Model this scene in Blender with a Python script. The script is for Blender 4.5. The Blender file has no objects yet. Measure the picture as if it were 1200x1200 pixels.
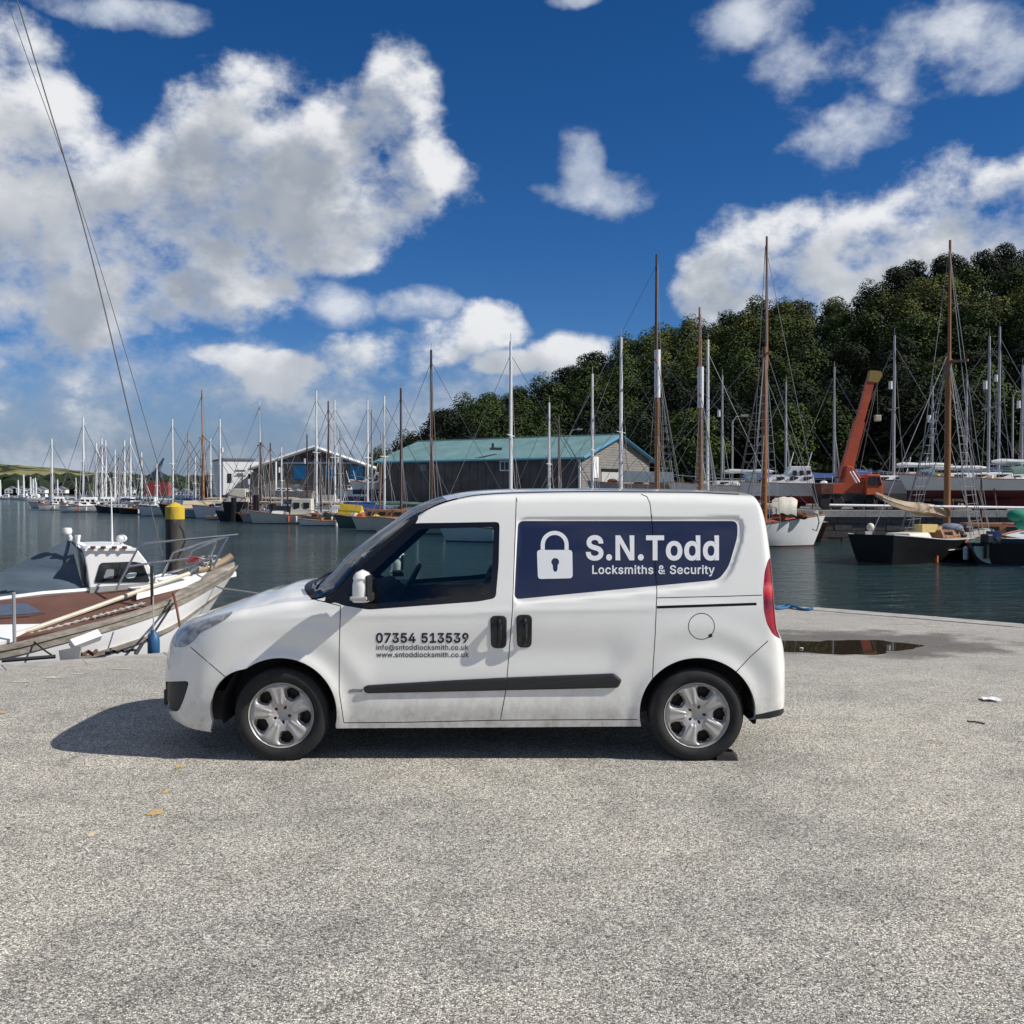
import bpy, bmesh, math, random
from math import sin, cos, pi, radians, atan2, sqrt, exp, hypot
from mathutils import Vector, Matrix
from mathutils.geometry import delaunay_2d_cdt
random.seed(7)
SC = bpy.context.scene
COL = SC.collection
# ------------------------------------------------------------------ camera, light, sky
H_CAM = 1.78
F = 1200.0                       # focal length in pixels of the 1200 px photograph
PITCH = math.atan(24 / F)
cam_data = bpy.data.cameras.new('camera')
cam = bpy.data.objects.new('camera', cam_data)
COL.objects.link(cam)
cam.location = (0, 0, H_CAM)
cam.rotation_euler = (pi / 2 - PITCH, 0, 0)
cam_data.sensor_width = 36
cam_data.lens = 36
cam_data.clip_start = 0.1
cam_data.clip_end = 9000
SC.camera = cam
SC.view_settings.view_transform = 'Standard'
SC.view_settings.look = 'None'
SC.view_settings.gamma = 1
SC.view_settings.exposure = 0.0
SC.cycles.max_bounces = 8
SC.cycles.transparent_max_bounces = 12

SUN = Vector((1.18, -0.27, 1.0)).normalized()      # direction towards the sun
sl = bpy.data.lights.new('sun', 'SUN')
sl.energy = 5.0
sl.angle = radians(0.55)
sl.color = (1.0, 0.965, 0.91)
so = bpy.data.objects.new('sun', sl)
so.rotation_euler = SUN.to_track_quat('Z', 'Y').to_euler()
so.location = (20, -5, 30)
COL.objects.link(so)


class NT:
    """short hand for node trees"""
    def __init__(s, nt):
        s.nt = nt
        s.n = nt.nodes
        s.l = nt.links
    def node(s, t, **kw):
        nd = s.n.new(t)
        for k, v in kw.items():
            setattr(nd, k, v)
        return nd
    def put(s, sock, v):
        if isinstance(v, bpy.types.NodeSocket):
            s.l.new(v, sock)
        elif v is not None:
            sock.default_value = v
    def m(s, op, a, b=None, c=None, clamp=False):
        nd = s.node('ShaderNodeMath', operation=op, use_clamp=clamp)
        s.put(nd.inputs[0], a)
        if b is not None: s.put(nd.inputs[1], b)
        if c is not None: s.put(nd.inputs[2], c)
        return nd.outputs[0]
    def v(s, op, a, b=None):
        nd = s.node('ShaderNodeVectorMath', operation=op)
        s.put(nd.inputs[0], a)
        if b is not None: s.put(nd.inputs[1], b)
        return nd.outputs['Value'] if op in ('LENGTH', 'DOT_PRODUCT', 'DISTANCE') else nd.outputs[0]
    def noise(s, vec, scale, detail=4, rough=0.55, out='Fac', dist=0):
        nd = s.node('ShaderNodeTexNoise')
        if vec is not None: s.put(nd.inputs['Vector'], vec)
        nd.inputs['Scale'].default_value = scale
        nd.inputs['Detail'].default_value = detail
        nd.inputs['Roughness'].default_value = rough
        nd.inputs['Distortion'].default_value = dist
        return nd.outputs[out]
    def vor(s, vec, scale, feature='F1', out='Distance'):
        nd = s.node('ShaderNodeTexVoronoi', feature=feature)
        if vec is not None: s.put(nd.inputs['Vector'], vec)
        nd.inputs['Scale'].default_value = scale
        return nd.outputs[out]
    def ramp(s, f, stops, mode='LINEAR'):
        nd = s.node('ShaderNodeValToRGB')
        s.put(nd.inputs[0], f)
        cr = nd.color_ramp
        cr.interpolation = mode
        while len(cr.elements) < len(stops): cr.elements.new(0.5)
        for e, (p, c) in zip(cr.elements, stops):
            e.position = p
            e.color = (c[0], c[1], c[2], 1) if isinstance(c, (tuple, list)) else (c, c, c, 1)
        return nd.outputs[0]
    def mix(s, f, a, b, blend='MIX'):
        nd = s.node('ShaderNodeMix', data_type='RGBA', blend_type=blend)
        s.put(nd.inputs[0], f)
        for i, x in ((6, a), (7, b)):
            if isinstance(x, (tuple, list)): x = (x[0], x[1], x[2], 1)
            s.put(nd.inputs[i], x)
        return nd.outputs[2]
    def mr(s, val, a, b, c=0.0, d=1.0, smooth=True):
        nd = s.node('ShaderNodeMapRange', interpolation_type='SMOOTHSTEP' if smooth else 'LINEAR')
        s.put(nd.inputs[0], val)
        for i, x in zip((1, 2, 3, 4), (a, b, c, d)): s.put(nd.inputs[i], x)
        return nd.outputs[0]


def build_world():
    w = bpy.data.worlds.new('World')
    SC.world = w
    w.use_nodes = True
    t = NT(w.node_tree)
    t.n.clear()
    out = t.node('ShaderNodeOutputWorld')
    bg = t.node('ShaderNodeBackground')
    bg.inputs['Strength'].default_value = 0.12
    t.l.new(bg.outputs[0], out.inputs[0])
    sky = t.node('ShaderNodeTexSky', sky_type='NISHITA')
    sky.sun_disc = False
    sky.sun_elevation = math.asin(SUN.z)
    sky.sun_rotation = atan2(SUN.x, SUN.y)
    sky.altitude = 0
    sky.air_density = 0.8
    sky.dust_density = 0.0
    sky.ozone_density = 5.0
    hs = t.node('ShaderNodeHueSaturation')
    hs.inputs['Saturation'].default_value = 1.26
    hs.inputs['Value'].default_value = 0.62
    t.l.new(sky.outputs[0], hs.inputs['Color'])
    skyc = t.v('MULTIPLY', hs.outputs[0], (0.96, 0.95, 1.10))
    tc = t.node('ShaderNodeTexCoord')
    d = tc.outputs['Generated']
    sx = t.node('ShaderNodeSeparateXYZ')
    t.l.new(d, sx.inputs[0])
    az = t.m('ARCTAN2', sx.outputs[0], sx.outputs[1])
    el = t.m('ARCSINE', sx.outputs[2])
    cx = t.node('ShaderNodeCombineXYZ')
    t.l.new(az, cx.inputs[0]); t.l.new(el, cx.inputs[1])
    p = cx.outputs[0]
    # clouds, each a lobe of the sky given by azimuth, elevation and size (radians)
    def ae(px, py):
        a = math.atan((px - 600) / F)
        return a, math.atan((576 - py) / F * cos(a))
    crisp = [(-40, 260, 170, 190), (55, 172, 85, 85), (130, 255, 140, 100), (290, 155, 90, 76), (385, 165, 85, 62),
             (468, 125, 52, 62), (484, 190, 46, 62), (300, 240, 210, 85), (150, 290, 200, 105), (385, 300, 66, 42),
             (40, 360, 120, 60), (440, 235, 75, 40),
             (262, 425, 42, 18), (340, 446, 70, 26), (435, 430, 58, 32), (498, 408, 55, 34), (575, 388, 56, 30),
             (668, 418, 58, 30), (600, 430, 46, 20),
             (880, 320, 70, 55), (960, 285, 110, 55), (1060, 275, 90, 50), (1130, 250, 90, 50), (1215, 235, 70, 55),
             (840, 352, 52, 30), (1050, 330, 160, 60), (1200, 300, 120, 60), (1380, 250, 160, 90)]
    soft = [(130, 10, 90, 16), (680, 195, 30, 38), (700, 232, 70, 26), (880, 42, 70, 32), (950, 85, 70, 30), (985, 158, 66, 40),
            (1110, 62, 95, 44), (1050, 105, 55, 26), (1185, 75, 50, 36), (60, 470, 230, 56), (220, 460, 210, 66), (330, 480, 180, 50), (380, 500, 260, 60), (40, 530, 300, 45), (250, 540, 330, 40),
            (330, 500, 240, 46), (110, 520, 260, 34), (480, 475, 190, 48), (400, 365, 60, 25), (670, 5, 30, 10), (30, 445, 80, 20),
            (480, 360, 50, 18)]
    def field(p, d, blobs):
        acc = None
        for (px, py, rx, ry) in blobs:
            a, e = ae(px, py)
            q = t.v('SUBTRACT', p, (a, e, 0))
            q = t.v('MULTIPLY', q, (F / rx, F / ry, 0))
            f = t.m('SUBTRACT', 1.0, t.v('DOT_PRODUCT', q, q))
            acc = f if acc is None else t.m('SMOOTH_MAX', acc, f, 0.35)
        return acc
    big = t.noise(d, 3.2, 3, 0.5)
    infr = t.v('SUBTRACT', p, (0.0, 0.23, 0))
    infr = t.v('MULTIPLY', infr, (1 / 0.62, 1 / 0.42, 0))
    outside = t.mr(t.v('LENGTH', infr), 0.95, 1.25)
    rnd = t.m('ADD', t.m('MULTIPLY', t.m('SUBTRACT', big, 0.515), 9.0), t.m('MULTIPLY', t.m('SUBTRACT', outside, 1.0), 9.0))
    flat = t.v('MULTIPLY', d, (1.0, 1.0, 1.35))
    def dens(sh):
        pp, dd = p, flat
        if sh:
            pp = t.v('ADD', p, (0.022, 0.03, 0)); dd = t.v('ADD', flat, (0.022, 0.0, 0.036))
        warp = t.noise(dd, 9.0, 3, 0.5, 'Color')
        wv = t.v('MULTIPLY', t.v('SUBTRACT', warp, (0.5, 0.5, 0.5)), (0.06, 0.05, 0))
        n1 = t.noise(dd, 14.0, 6 if sh else 9, 0.60)
        puff = t.vor(t.v('ADD', dd, t.v('MULTIPLY', warp, (0.05, 0.05, 0.05))), 20.0)
        ppw = t.v('ADD', pp, wv)
        fc = t.m('MAXIMUM', field(ppw, dd, crisp[:12] + [(430, 425, 175, 60), (620, 405, 100, 45), (1000, 300, 210, 75), (1200, 250, 120, 80)] if sh else crisp), t.m('MINIMUM', rnd, 1.0))
        n1c = t.m('MULTIPLY', t.m('SUBTRACT', n1, 0.475), 3.5)
        pf = t.m('MULTIPLY', t.m('SUBTRACT', 0.5, puff), 0.45)
        c = t.m('ADD', t.m('MINIMUM', t.m('ADD', fc, 0.15), 0.75), t.m('ADD', n1c, pf))
        if sh: c = t.m('ADD', c, t.m('MULTIPLY', fc, 0.9))
        return c, n1, ppw
    c0, n1, ppw = dens(False)
    c1, n2, _ = dens(True)
    ac = t.m('MULTIPLY', t.mr(c0, -0.05, 1.0), 0.97)
    fs = field(ppw, d, soft)
    s0 = t.m('ADD', fs, t.m('MULTIPLY', t.m('SUBTRACT', n1, 0.50), 5.0))
    asoft = t.m('MULTIPLY', t.mr(s0, -0.25, 1.75), 0.88)
    alpha = t.m('MAXIMUM', ac, asoft)
    shade = t.mr(c1, 0.2, 1.8)
    broad = t.noise(d, 5.5, 4, 0.55)
    shade = t.m('MULTIPLY', shade, t.mr(broad, 0.30, 0.60, 0.45, 1.0))
    base = t.mix(shade, (0.86, 0.87, 0.885), (0.32, 0.36, 0.42))
    softc = t.mix(t.mr(n2, 0.36, 0.64), (0.76, 0.80, 0.86), (0.50, 0.57, 0.68))
    low = t.mr(el, 0.02, 0.19, 1.0, 0.0)
    softc = t.mix(low, softc, t.mix(t.mr(n1, 0.42, 0.66), (0.20, 0.25, 0.34), (0.50, 0.555, 0.64)))
    cc = t.mix(ac, softc, base)
    cc = t.mix(t.m('MULTIPLY', low, 0.30), cc, (0.38, 0.44, 0.53))
    scl = t.node('ShaderNodeVectorMath', operation='SCALE')
    t.l.new(cc, scl.inputs[0])
    scl.inputs['Scale'].default_value = 1 / 0.12
    hz = t.mr(el, -0.02, 0.15, 0.95, 0.0)
    bank = t.mix(t.mr(n1, 0.35, 0.65), (0.18 / 0.12, 0.245 / 0.12, 0.35 / 0.12), (0.28 / 0.12, 0.34 / 0.12, 0.42 / 0.12))
    skyc = t.mix(hz, skyc, bank)
    fin = t.mix(alpha, skyc, scl.outputs[0])
    t.l.new(fin, bg.inputs['Color'])


build_world()


# ------------------------------------------------------------------ helpers
def at(px, py, Y):
    """the place at depth Y that shows at that pixel of the photograph"""
    x, y = (px - 600) / F, -(py - 600) / F
    c, s = cos(PITCH), sin(PITCH)
    dy, dz = c + y * s, y * c - s
    return Vector((x / dy * Y, Y, H_CAM + dz / dy * Y))


def gnd(px, py, z=0.0):
    d = at(px, py, 1.0) - Vector((0, 0, H_CAM))
    return Vector((0, 0, H_CAM)) + d * ((z - H_CAM) / d.z)


def proj(p):
    c, s = cos(PITCH), sin(PITCH)
    y, z = p[1], p[2] - H_CAM
    dep = y * c - z * s
    up = y * s + z * c
    return 600 + F * p[0] / dep, 600 - F * up / dep


def mat(name, color, rough=0.6, metal=0.0, var=0.12, scale=8.0, bump=0.0, bscale=40.0, coat=0.0, spec=0.5, coords='Object', stretch=(1, 1, 1), dirt=None):
    m = bpy.data.materials.new(name)
    m.use_nodes = True
    t = NT(m.node_tree)
    b = t.n['Principled BSDF']
    tc = t.node('ShaderNodeTexCoord')
    vec = tc.outputs[coords]
    if stretch != (1, 1, 1): vec = t.v('MULTIPLY', vec, stretch)
    n = t.noise(vec, scale, 5, 0.6)
    lo = tuple(c * (1 - var) for c in color[:3])
    hi = tuple(min(1, c * (1 + var)) for c in color[:3])
    col = t.ramp(n, [(0.3, lo), (0.7, hi)])
    if dirt:
        n2 = t.noise(vec, scale * 0.45, 6, 0.7)
        col = t.mix(t.mr(n2, dirt[1], dirt[1] + 0.16), col, dirt[0])
    t.l.new(col, b.inputs['Base Color'])
    b.inputs['Roughness'].default_value = rough
    b.inputs['Metallic'].default_value = metal
    b.inputs['Specular IOR Level'].default_value = spec
    b.inputs['Coat Weight'].default_value = coat
    b.inputs['Coat Roughness'].default_value = 0.04
    if bump:
        bn = t.node('ShaderNodeBump')
        bn.inputs['Strength'].default_value = bump
        bn.inputs['Distance'].default_value = 0.02
        t.l.new(t.noise(vec, bscale, 4, 0.6), bn.inputs['Height'])
        t.l.new(bn.outputs[0], b.inputs['Normal'])
    return m


def glass_mat(name, tint, gloss_tint=(1, 1, 1), base_reflect=0.04):
    m = bpy.data.materials.new(name)
    m.use_nodes = True
    t = NT(m.node_tree)
    t.n.clear()
    out = t.node('ShaderNodeOutputMaterial')
    tr = t.node('ShaderNodeBsdfTransparent'); tr.inputs[0].default_value = (*tint, 1)
    gl = t.node('ShaderNodeBsdfGlossy'); gl.inputs['Roughness'].default_value = 0.02
    fr = t.node('ShaderNodeFresnel'); fr.inputs[0].default_value = 1.5
    mx = t.node('ShaderNodeMixShader')
    t.l.new(t.m('ADD', fr.outputs[0], base_reflect - 0.04, clamp=True), mx.inputs[0])
    t.l.new(tr.outputs[0], mx.inputs[1]); t.l.new(gl.outputs[0], mx.inputs[2])
    t.l.new(mx.outputs[0], out.inputs[0])
    return m


def tag(o, label=None, cat=None, group=None, kind=None):
    if label: o['label'] = label
    if cat: o['category'] = cat
    if group: o['group'] = group
    if kind: o['kind'] = kind
    return o


def empty(name, loc=(0, 0, 0), rz=0.0):
    o = bpy.data.objects.new(name, None)
    o.empty_display_size = 0.2
    o.location = loc
    o.rotation_euler = (0, 0, rz)
    COL.objects.link(o)
    return o


def copy_tree(o, parent=None):
    c = o.copy()
    COL.objects.link(c)
    if parent: c.parent = parent
    for ch in list(o.children): copy_tree(ch, c)
    return c


class MB:
    def __init__(s):
        s.V = []; s.Fc = []
    def add(s, V, Fc):
        b = len(s.V)
        s.V += [tuple(v) for v in V]
        s.Fc += [tuple(i + b for i in f) for f in Fc]
        return s
    def box(s, c, size, rz=0.0, ry=0.0, rx=0.0):
        hx, hy, hz = size[0] / 2, size[1] / 2, size[2] / 2
        M = Matrix.Translation(c) @ Matrix.Rotation(rz, 4, 'Z') @ Matrix.Rotation(ry, 4, 'Y') @ Matrix.Rotation(rx, 4, 'X')
        V = [M @ Vector((x, y, z)) for x in (-hx, hx) for y in (-hy, hy) for z in (-hz, hz)]
        return s.add(V, [(0, 1, 3, 2), (4, 6, 7, 5), (0, 4, 5, 1), (2, 3, 7, 6), (0, 2, 6, 4), (1, 5, 7, 3)])
    def tube(s, pts, r, n=8, caps=True, r2=None):
        pts = [Vector(p) for p in pts]
        k = len(pts)
        rs = r if isinstance(r, (list, tuple)) else [r + ((r2 if r2 is not None else r) - r) * i / max(1, k - 1) for i in range(k)]
        V = []
        up = None
        for i, p in enumerate(pts):
            d = (pts[min(i + 1, k - 1)] - pts[max(i - 1, 0)])
            if d.length < 1e-9: d = Vector((0, 0, 1))
            d.normalize()
            if up is None:
                up = Vector((0, 0, 1)) if abs(d.z) < 0.9 else Vector((1, 0, 0))
            a = d.cross(up)
            if a.length < 1e-4: a = d.cross(Vector((0.3, 1, 0)))
            a.normalize()
            b = a.cross(d); b.normalize()
            up = b
            for j in range(n):
                th = 2 * pi * j / n
                V.append(p + (a * cos(th) + b * sin(th)) * rs[i])
        Fc = []
        for i in range(k - 1):
            for j in range(n):
                j2 = (j + 1) % n
                Fc.append((i * n + j, i * n + j2, (i + 1) * n + j2, (i + 1) * n + j))
        if caps and n > 2:
            Fc.append(tuple(range(n - 1, -1, -1)))
            Fc.append(tuple((k - 1) * n + j for j in range(n)))
        return s.add(V, Fc)
    def loft(s, secs, closed=False, cap0=False, cap1=False):
        n = len(secs[0]); V = [p for sec in secs for p in sec]; Fc = []
        for i in range(len(secs) - 1):
            for j in range(n if closed else n - 1):
                j2 = (j + 1) % n
                Fc.append((i * n + j, i * n + j2, (i + 1) * n + j2, (i + 1) * n + j))
        if cap0: Fc.append(tuple(range(n - 1, -1, -1)))
        if cap1: Fc.append(tuple((len(secs) - 1) * n + j for j in range(n)))
        return s.add(V, Fc)
    def lathe(s, prof, n=32, M=Matrix.Identity(4), closed=False):
        """profile (radius, height) about local z"""
        secs = []
        for j in range(n):
            th = 2 * pi * j / n
            secs.append([M @ Vector((r * cos(th), r * sin(th), z)) for r, z in prof])
        secs.append(secs[0])
        return s.loft(secs)
    def prism(s, poly, d, M=Matrix.Identity(4)):
        """polygon in the local xy plane extruded by d along z"""
        n = len(poly)
        V = [M @ Vector((x, y, 0)) for x, y in poly] + [M @ Vector((x, y, d)) for x, y in poly]
        Fc = [tuple(range(n - 1, -1, -1)), tuple(range(n, 2 * n))]
        for i in range(n): Fc.append((i, (i + 1) % n, (i + 1) % n + n, i + n))
        return s.add(V, Fc)
    def ball(s, c, r, sq=(1, 1, 1), n=10, m=7):
        V = []; Fc = []
        for i in range(m + 1):
            ph = pi * i / m
            for j in range(n):
                th = 2 * pi * j / n
                V.append((c[0] + r * sq[0] * sin(ph) * cos(th), c[1] + r * sq[1] * sin(ph) * sin(th), c[2] + r * sq[2] * cos(ph)))
        for i in range(m):
            for j in range(n):
                j2 = (j + 1) % n
                Fc.append((i * n + j, (i + 1) * n + j, (i + 1) * n + j2, i * n + j2))
        return s.add(V, Fc)
    def mesh(s, name, m, smooth=False):
        me = bpy.data.meshes.new(name)
        me.from_pydata(s.V, [], s.Fc)
        me.validate(clean_customdata=False)
        me.update()
        if m is not None: me.materials.append(m)
        if smooth:
            me.polygons.foreach_set('use_smooth', [True] * len(me.polygons))
            try: me.set_sharp_from_angle(angle=radians(smooth if smooth is not True else 40))
            except Exception: pass
        return me
    def build(s, name, m, parent=None, smooth=False, bevel=0.0):
        o = bpy.data.objects.new(name, s.mesh(name, m, smooth))
        COL.objects.link(o)
        if parent: o.parent = parent
        if bevel:
            md = o.modifiers.new('bevel', 'BEVEL'); md.width = bevel; md.segments = 2; md.limit_method = 'ANGLE'
        return o


def interp(xs, ys, x):
    """monotone-ish cubic through points"""
    if x <= xs[0]: return ys[0]
    if x >= xs[-1]: return ys[-1]
    i = 0
    while xs[i + 1] < x: i += 1
    def sl(k):
        if k <= 0: return (ys[1] - ys[0]) / (xs[1] - xs[0])
        if k >= len(xs) - 1: return (ys[-1] - ys[-2]) / (xs[-1] - xs[-2])
        a = (ys[k] - ys[k - 1]) / (xs[k] - xs[k - 1]); b = (ys[k + 1] - ys[k]) / (xs[k + 1] - xs[k])
        return 0 if a * b <= 0 else 2 * a * b / (a + b)
    h = xs[i + 1] - xs[i]; t = (x - xs[i]) / h
    m0, m1 = sl(i) * h, sl(i + 1) * h
    return ((2 * t**3 - 3 * t**2 + 1) * ys[i] + (t**3 - 2 * t**2 + t) * m0 + (-2 * t**3 + 3 * t**2) * ys[i + 1] + (t**3 - t**2) * m1)
# ------------------------------------------------------------------ near quay, water
Z_WATER = -1.25
def ground_mat():
    m = bpy.data.materials.new('worn_concrete')
    m.use_nodes = True
    t = NT(m.node_tree)
    b = t.n['Principled BSDF']
    g = t.node('ShaderNodeNewGeometry').outputs['Position']
    warp = t.v('ADD', g, t.v('MULTIPLY', t.noise(g, 60, 2, 0.5, 'Color'), (0.012, 0.012, 0.012)))
    st = t.node('ShaderNodeTexVoronoi', feature='F1')
    t.l.new(warp, st.inputs['Vector']); st.inputs['Scale'].default_value = 135
    st.inputs['Randomness'].default_value = 1.0
    cellc = st.outputs['Color']
    sep = t.node('ShaderNodeSeparateColor'); t.l.new(cellc, sep.inputs[0])
    stone = t.ramp(sep.outputs[0], [(0.0, (0.045, 0.045, 0.045)), (0.2, (0.17, 0.167, 0.16)), (0.5, (0.40, 0.39, 0.365)), (0.8, (0.56, 0.545, 0.505)), (1.0, (0.76, 0.75, 0.70))])
    gap = t.mr(st.outputs['Distance'], 0.42, 0.75)
    col = t.mix(t.m('MULTIPLY', gap, 0.75), stone, (0.17, 0.165, 0.155))
    fine = t.noise(g, 260, 4, 0.65)
    col = t.mix(0.55, col, t.ramp(fine, [(0.3, 0.28), (0.5, 0.58), (0.72, 1.0)]), 'MULTIPLY')
    mid = t.noise(g, 30, 4, 0.6)
    col = t.mix(0.5, col, t.ramp(mid, [(0.3, 0.7), (0.7, 1.0)]), 'MULTIPLY')
    col = t.mix(1.0, col, (2.16, 2.07, 1.90), 'MULTIPLY')
    big = t.noise(g, 0.55, 6, 0.62)
    col = t.mix(0.9, col, t.ramp(big, [(0.28, (0.55, 0.55, 0.56)), (0.45, (0.86, 0.86, 0.86)), (0.58, (1.02, 1.0, 0.97)), (0.74, (1.18, 1.14, 1.10))]), 'MULTIPLY')
    med = t.noise(g, 2.6, 5, 0.7)
    col = t.mix(0.75, col, t.ramp(med, [(0.28, 0.62), (0.5, 0.96), (0.7, 1.1)]), 'MULTIPLY')
    # sparse dark spots and tar dots
    sp = t.vor(g, 5.0)
    col = t.mix(t.m('MULTIPLY', t.mr(sp, 0.035, 0.05, 1.0, 0.0), 0.6), col, (0.05, 0.05, 0.05))
    # pale worn strip towards the quay edge, warmer
    sxyz = t.node('ShaderNodeSeparateXYZ'); t.l.new(g, sxyz.inputs[0])
    far = t.mr(t.m('ADD', sxyz.outputs[1], t.m('MULTIPLY', big, 2.0)), 8.5, 13.0)
    col = t.mix(t.m('MULTIPLY', far, 0.5), col, (0.43, 0.41, 0.37))
    # damp ground round the puddle (the puddle lies at PUD)
    q = t.v('MULTIPLY', t.v('SUBTRACT', g, (PUD[0] + 0.25, PUD[1] + 0.35, 0)), (1 / 2.3, 1 / 1.35, 0))
    wet = t.m('ADD', t.v('LENGTH', q), t.m('MULTIPLY', t.m('SUBTRACT', t.noise(g, 1.7, 5, 0.6), 0.5), 1.5))
    wetf = t.mr(wet, 0.55, 0.95, 1.0, 0.0)
    col = t.mix(t.m('MULTIPLY', wetf, 0.85), col, t.mix(1.0, col, (0.34, 0.32, 0.30), 'MULTIPLY'))
    t.l.new(col, b.inputs['Base Color'])
    t.l.new(t.mr(wetf, 0.0, 1.0, 0.9, 0.5), b.inputs['Roughness'])
    b.inputs['Specular IOR Level'].default_value = 0.3
    bn = t.node('ShaderNodeBump')
    bn.inputs['Strength'].default_value = 0.75
    bn.inputs['Distance'].default_value = 0.006
    hgt = t.m('ADD', t.m('MULTIPLY', gap, -1.0), t.m('MULTIPLY', fine, 0.8))
    t.l.new(hgt, bn.inputs['Height'])
    t.l.new(bn.outputs[0], b.inputs['Normal'])
    return m


def water_mat():
    m = bpy.data.materials.new('harbour_water')
    m.use_nodes = True
    t = NT(m.node_tree)
    b = t.n['Principled BSDF']
    g = t.node('ShaderNodeNewGeometry').outputs['Position']
    n = t.noise(g, 0.03, 4, 0.6)
    col = t.ramp(n, [(0.35, (0.014, 0.034, 0.030)), (0.65, (0.022, 0.046, 0.040))])
    t.l.new(col, b.inputs['Base Color'])
    b.inputs['Roughness'].default_value = 0.09
    b.inputs['IOR'].default_value = 1.33
    w1 = t.noise(t.v('MULTIPLY', g, (0.7, 1.3, 1)), 1.0, 5, 0.62, dist=0.4)
    w2 = t.noise(t.v('MULTIPLY', g, (1.0, 1.6, 1)), 5.5, 4, 0.6, dist=0.3)
    gust = t.mr(t.noise(g, 0.05, 3, 0.5), 0.35, 0.65, 0.6, 1.25)
    h = t.m('ADD', t.m('MULTIPLY', w1, 0.62), t.m('MULTIPLY', w2, 0.10))
    bn = t.node('ShaderNodeBump')
    bn.inputs['Strength'].default_value = 1.0
    bn.inputs['Distance'].default_value = 1.0
    t.l.new(t.m('MULTIPLY', h, gust), bn.inputs['Height'])
    t.l.new(bn.outputs[0], b.inputs['Normal'])
    return m


PUD = gnd(985, 758)
M_GROUND = ground_mat()
M_WATER = water_mat()
M_COPE = mat('coping_concrete', (0.40, 0.375, 0.335), 0.9, var=0.2, scale=5, bump=0.5, bscale=60, spec=0.2, dirt=((0.22, 0.2, 0.18), 0.6))
M_QWALL = mat('wet_quay_wall', (0.10, 0.10, 0.085), 0.8, var=0.4, scale=2.5, bump=0.6, bscale=12)
# edge line of the quay
EL = [gnd(-700, 846), gnd(-300, 806), gnd(0, 779), gnd(95, 772), gnd(190, 764.5), gnd(300, 757), gnd(420, 747), gnd(560, 735), gnd(700, 723), gnd(800, 714.5), gnd(860, 710.5), gnd(905, 709.5), gnd(960, 712), gnd(1060, 720), gnd(1200, 731.5), gnd(1500, 757), gnd(2200, 820)]
EL = [Vector((p.x, p.y, 0)) for p in EL]
def quay():
    W = 0.42
    inner = []
    for i, p in enumerate(EL):
        d = EL[min(i + 1, len(EL) - 1)] - EL[max(i - 1, 0)]
        n = Vector((d.y, -d.x, 0)).normalized()
        inner.append(p + n * W)
    V = [tuple(p) for p in inner] + [(60, -4, 0), (60, -25, 0), (-60, -25, 0), (-60, -4, 0)]
    o = MB().add(V, [tuple(range(len(V) - 1, -1, -1))]).build('ground', M_GROUND)
    tag(o, 'speckled pale grey worn concrete quayside', None, None, 'structure')
    # wall below the edge
    wall = MB()
    secs = [[(p.x, p.y, -0.10), (p.x + 0.0, p.y, -4.0)] for p in EL]
    wall.loft(secs)
    wo = wall.build('quay_wall', M_QWALL)
    tag(wo, 'dark wet wall of the near quay below its edge', None, None, 'structure')
    # coping stones
    cope = empty('quay_edge')
    tag(cope, 'rounded pale concrete kerb along the edge of the near quay', None, None, 'structure')
    # walk along the polyline
    acc = []
    for i in range(len(EL) - 1):
        L = (EL[i + 1] - EL[i]).length
        k = max(1, round(L / 1.5))
        for j in range(k):
            acc.append((EL[i].lerp(EL[i + 1], j / k), inner[i].lerp(inner[i + 1], j / k)))
    acc.append((EL[-1], inner[-1]))
    for i in range(len(acc) - 1):
        (a, ai), (b, bi) = acc[i], acc[i + 1]
        d = (b - a).normalized() * 0.004
        hz = 0.012 + random.uniform(-0.004, 0.004)
        secs = []
        for (o_, in_) in ((a + d, ai + d), (b - d, bi - d)):
            q = in_ - o_
            secs.append([o_ + Vector((0, 0, -0.35)), o_ + Vector((0, 0, -0.05)), o_ + q * 0.06 + Vector((0, 0, hz - 0.012)), o_ + q * 0.18 + Vector((0, 0, hz)), in_ + Vector((0, 0, hz * 0.7)), in_ + Vector((0, 0, -0.35))])
        MB().loft(secs, True, True, True).build('coping_stone', M_COPE, cope)
    # puddle: an irregular sheet of water
    pts = []
    for k in range(56):
        th = 2 * pi * k / 56
        r = 1 + 0.13 * sin(2 * th + 1) + 0.10 * sin(3 * th) + 0.06 * sin(5 * th + 2) + 0.05 * sin(9 * th) + 0.03 * sin(17 * th)
        pts.append((PUD.x + 0.80 * r * cos(th), PUD.y + 0.58 * r * sin(th), 0.004))
    mp = bpy.data.materials.new('puddle_water'); mp.use_nodes = True
    t = NT(mp.node_tree); b = t.n['Principled BSDF']
    b.inputs['Base Color'].default_value = (0.035, 0.024, 0.016, 1); b.inputs['Roughness'].default_value = 0.02; b.inputs['IOR'].default_value = 1.33
    o = MB().add(pts, [tuple(range(56))]).build('puddle', mp)
    tag(o, 'shallow brown puddle on the concrete behind the van', None, None, 'structure')
    MB().ball((PUD.x - 0.50, PUD.y - 0.18, 0.012), 0.022, (1.2, 1, 0.5), 8, 5).build('pebble', mat('pale_pebble', (0.55, 0.53, 0.5)), o)


def water_and_land():
    R = 7000
    o = MB().add([(-R, -300, Z_WATER), (R, -300, Z_WATER), (R, R, Z_WATER), (-R, R, Z_WATER)], [(0, 1, 2, 3)]).build('water', M_WATER)
    tag(o, 'rippled dark teal harbour water', None, None, 'structure')


quay()
water_and_land()

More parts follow.
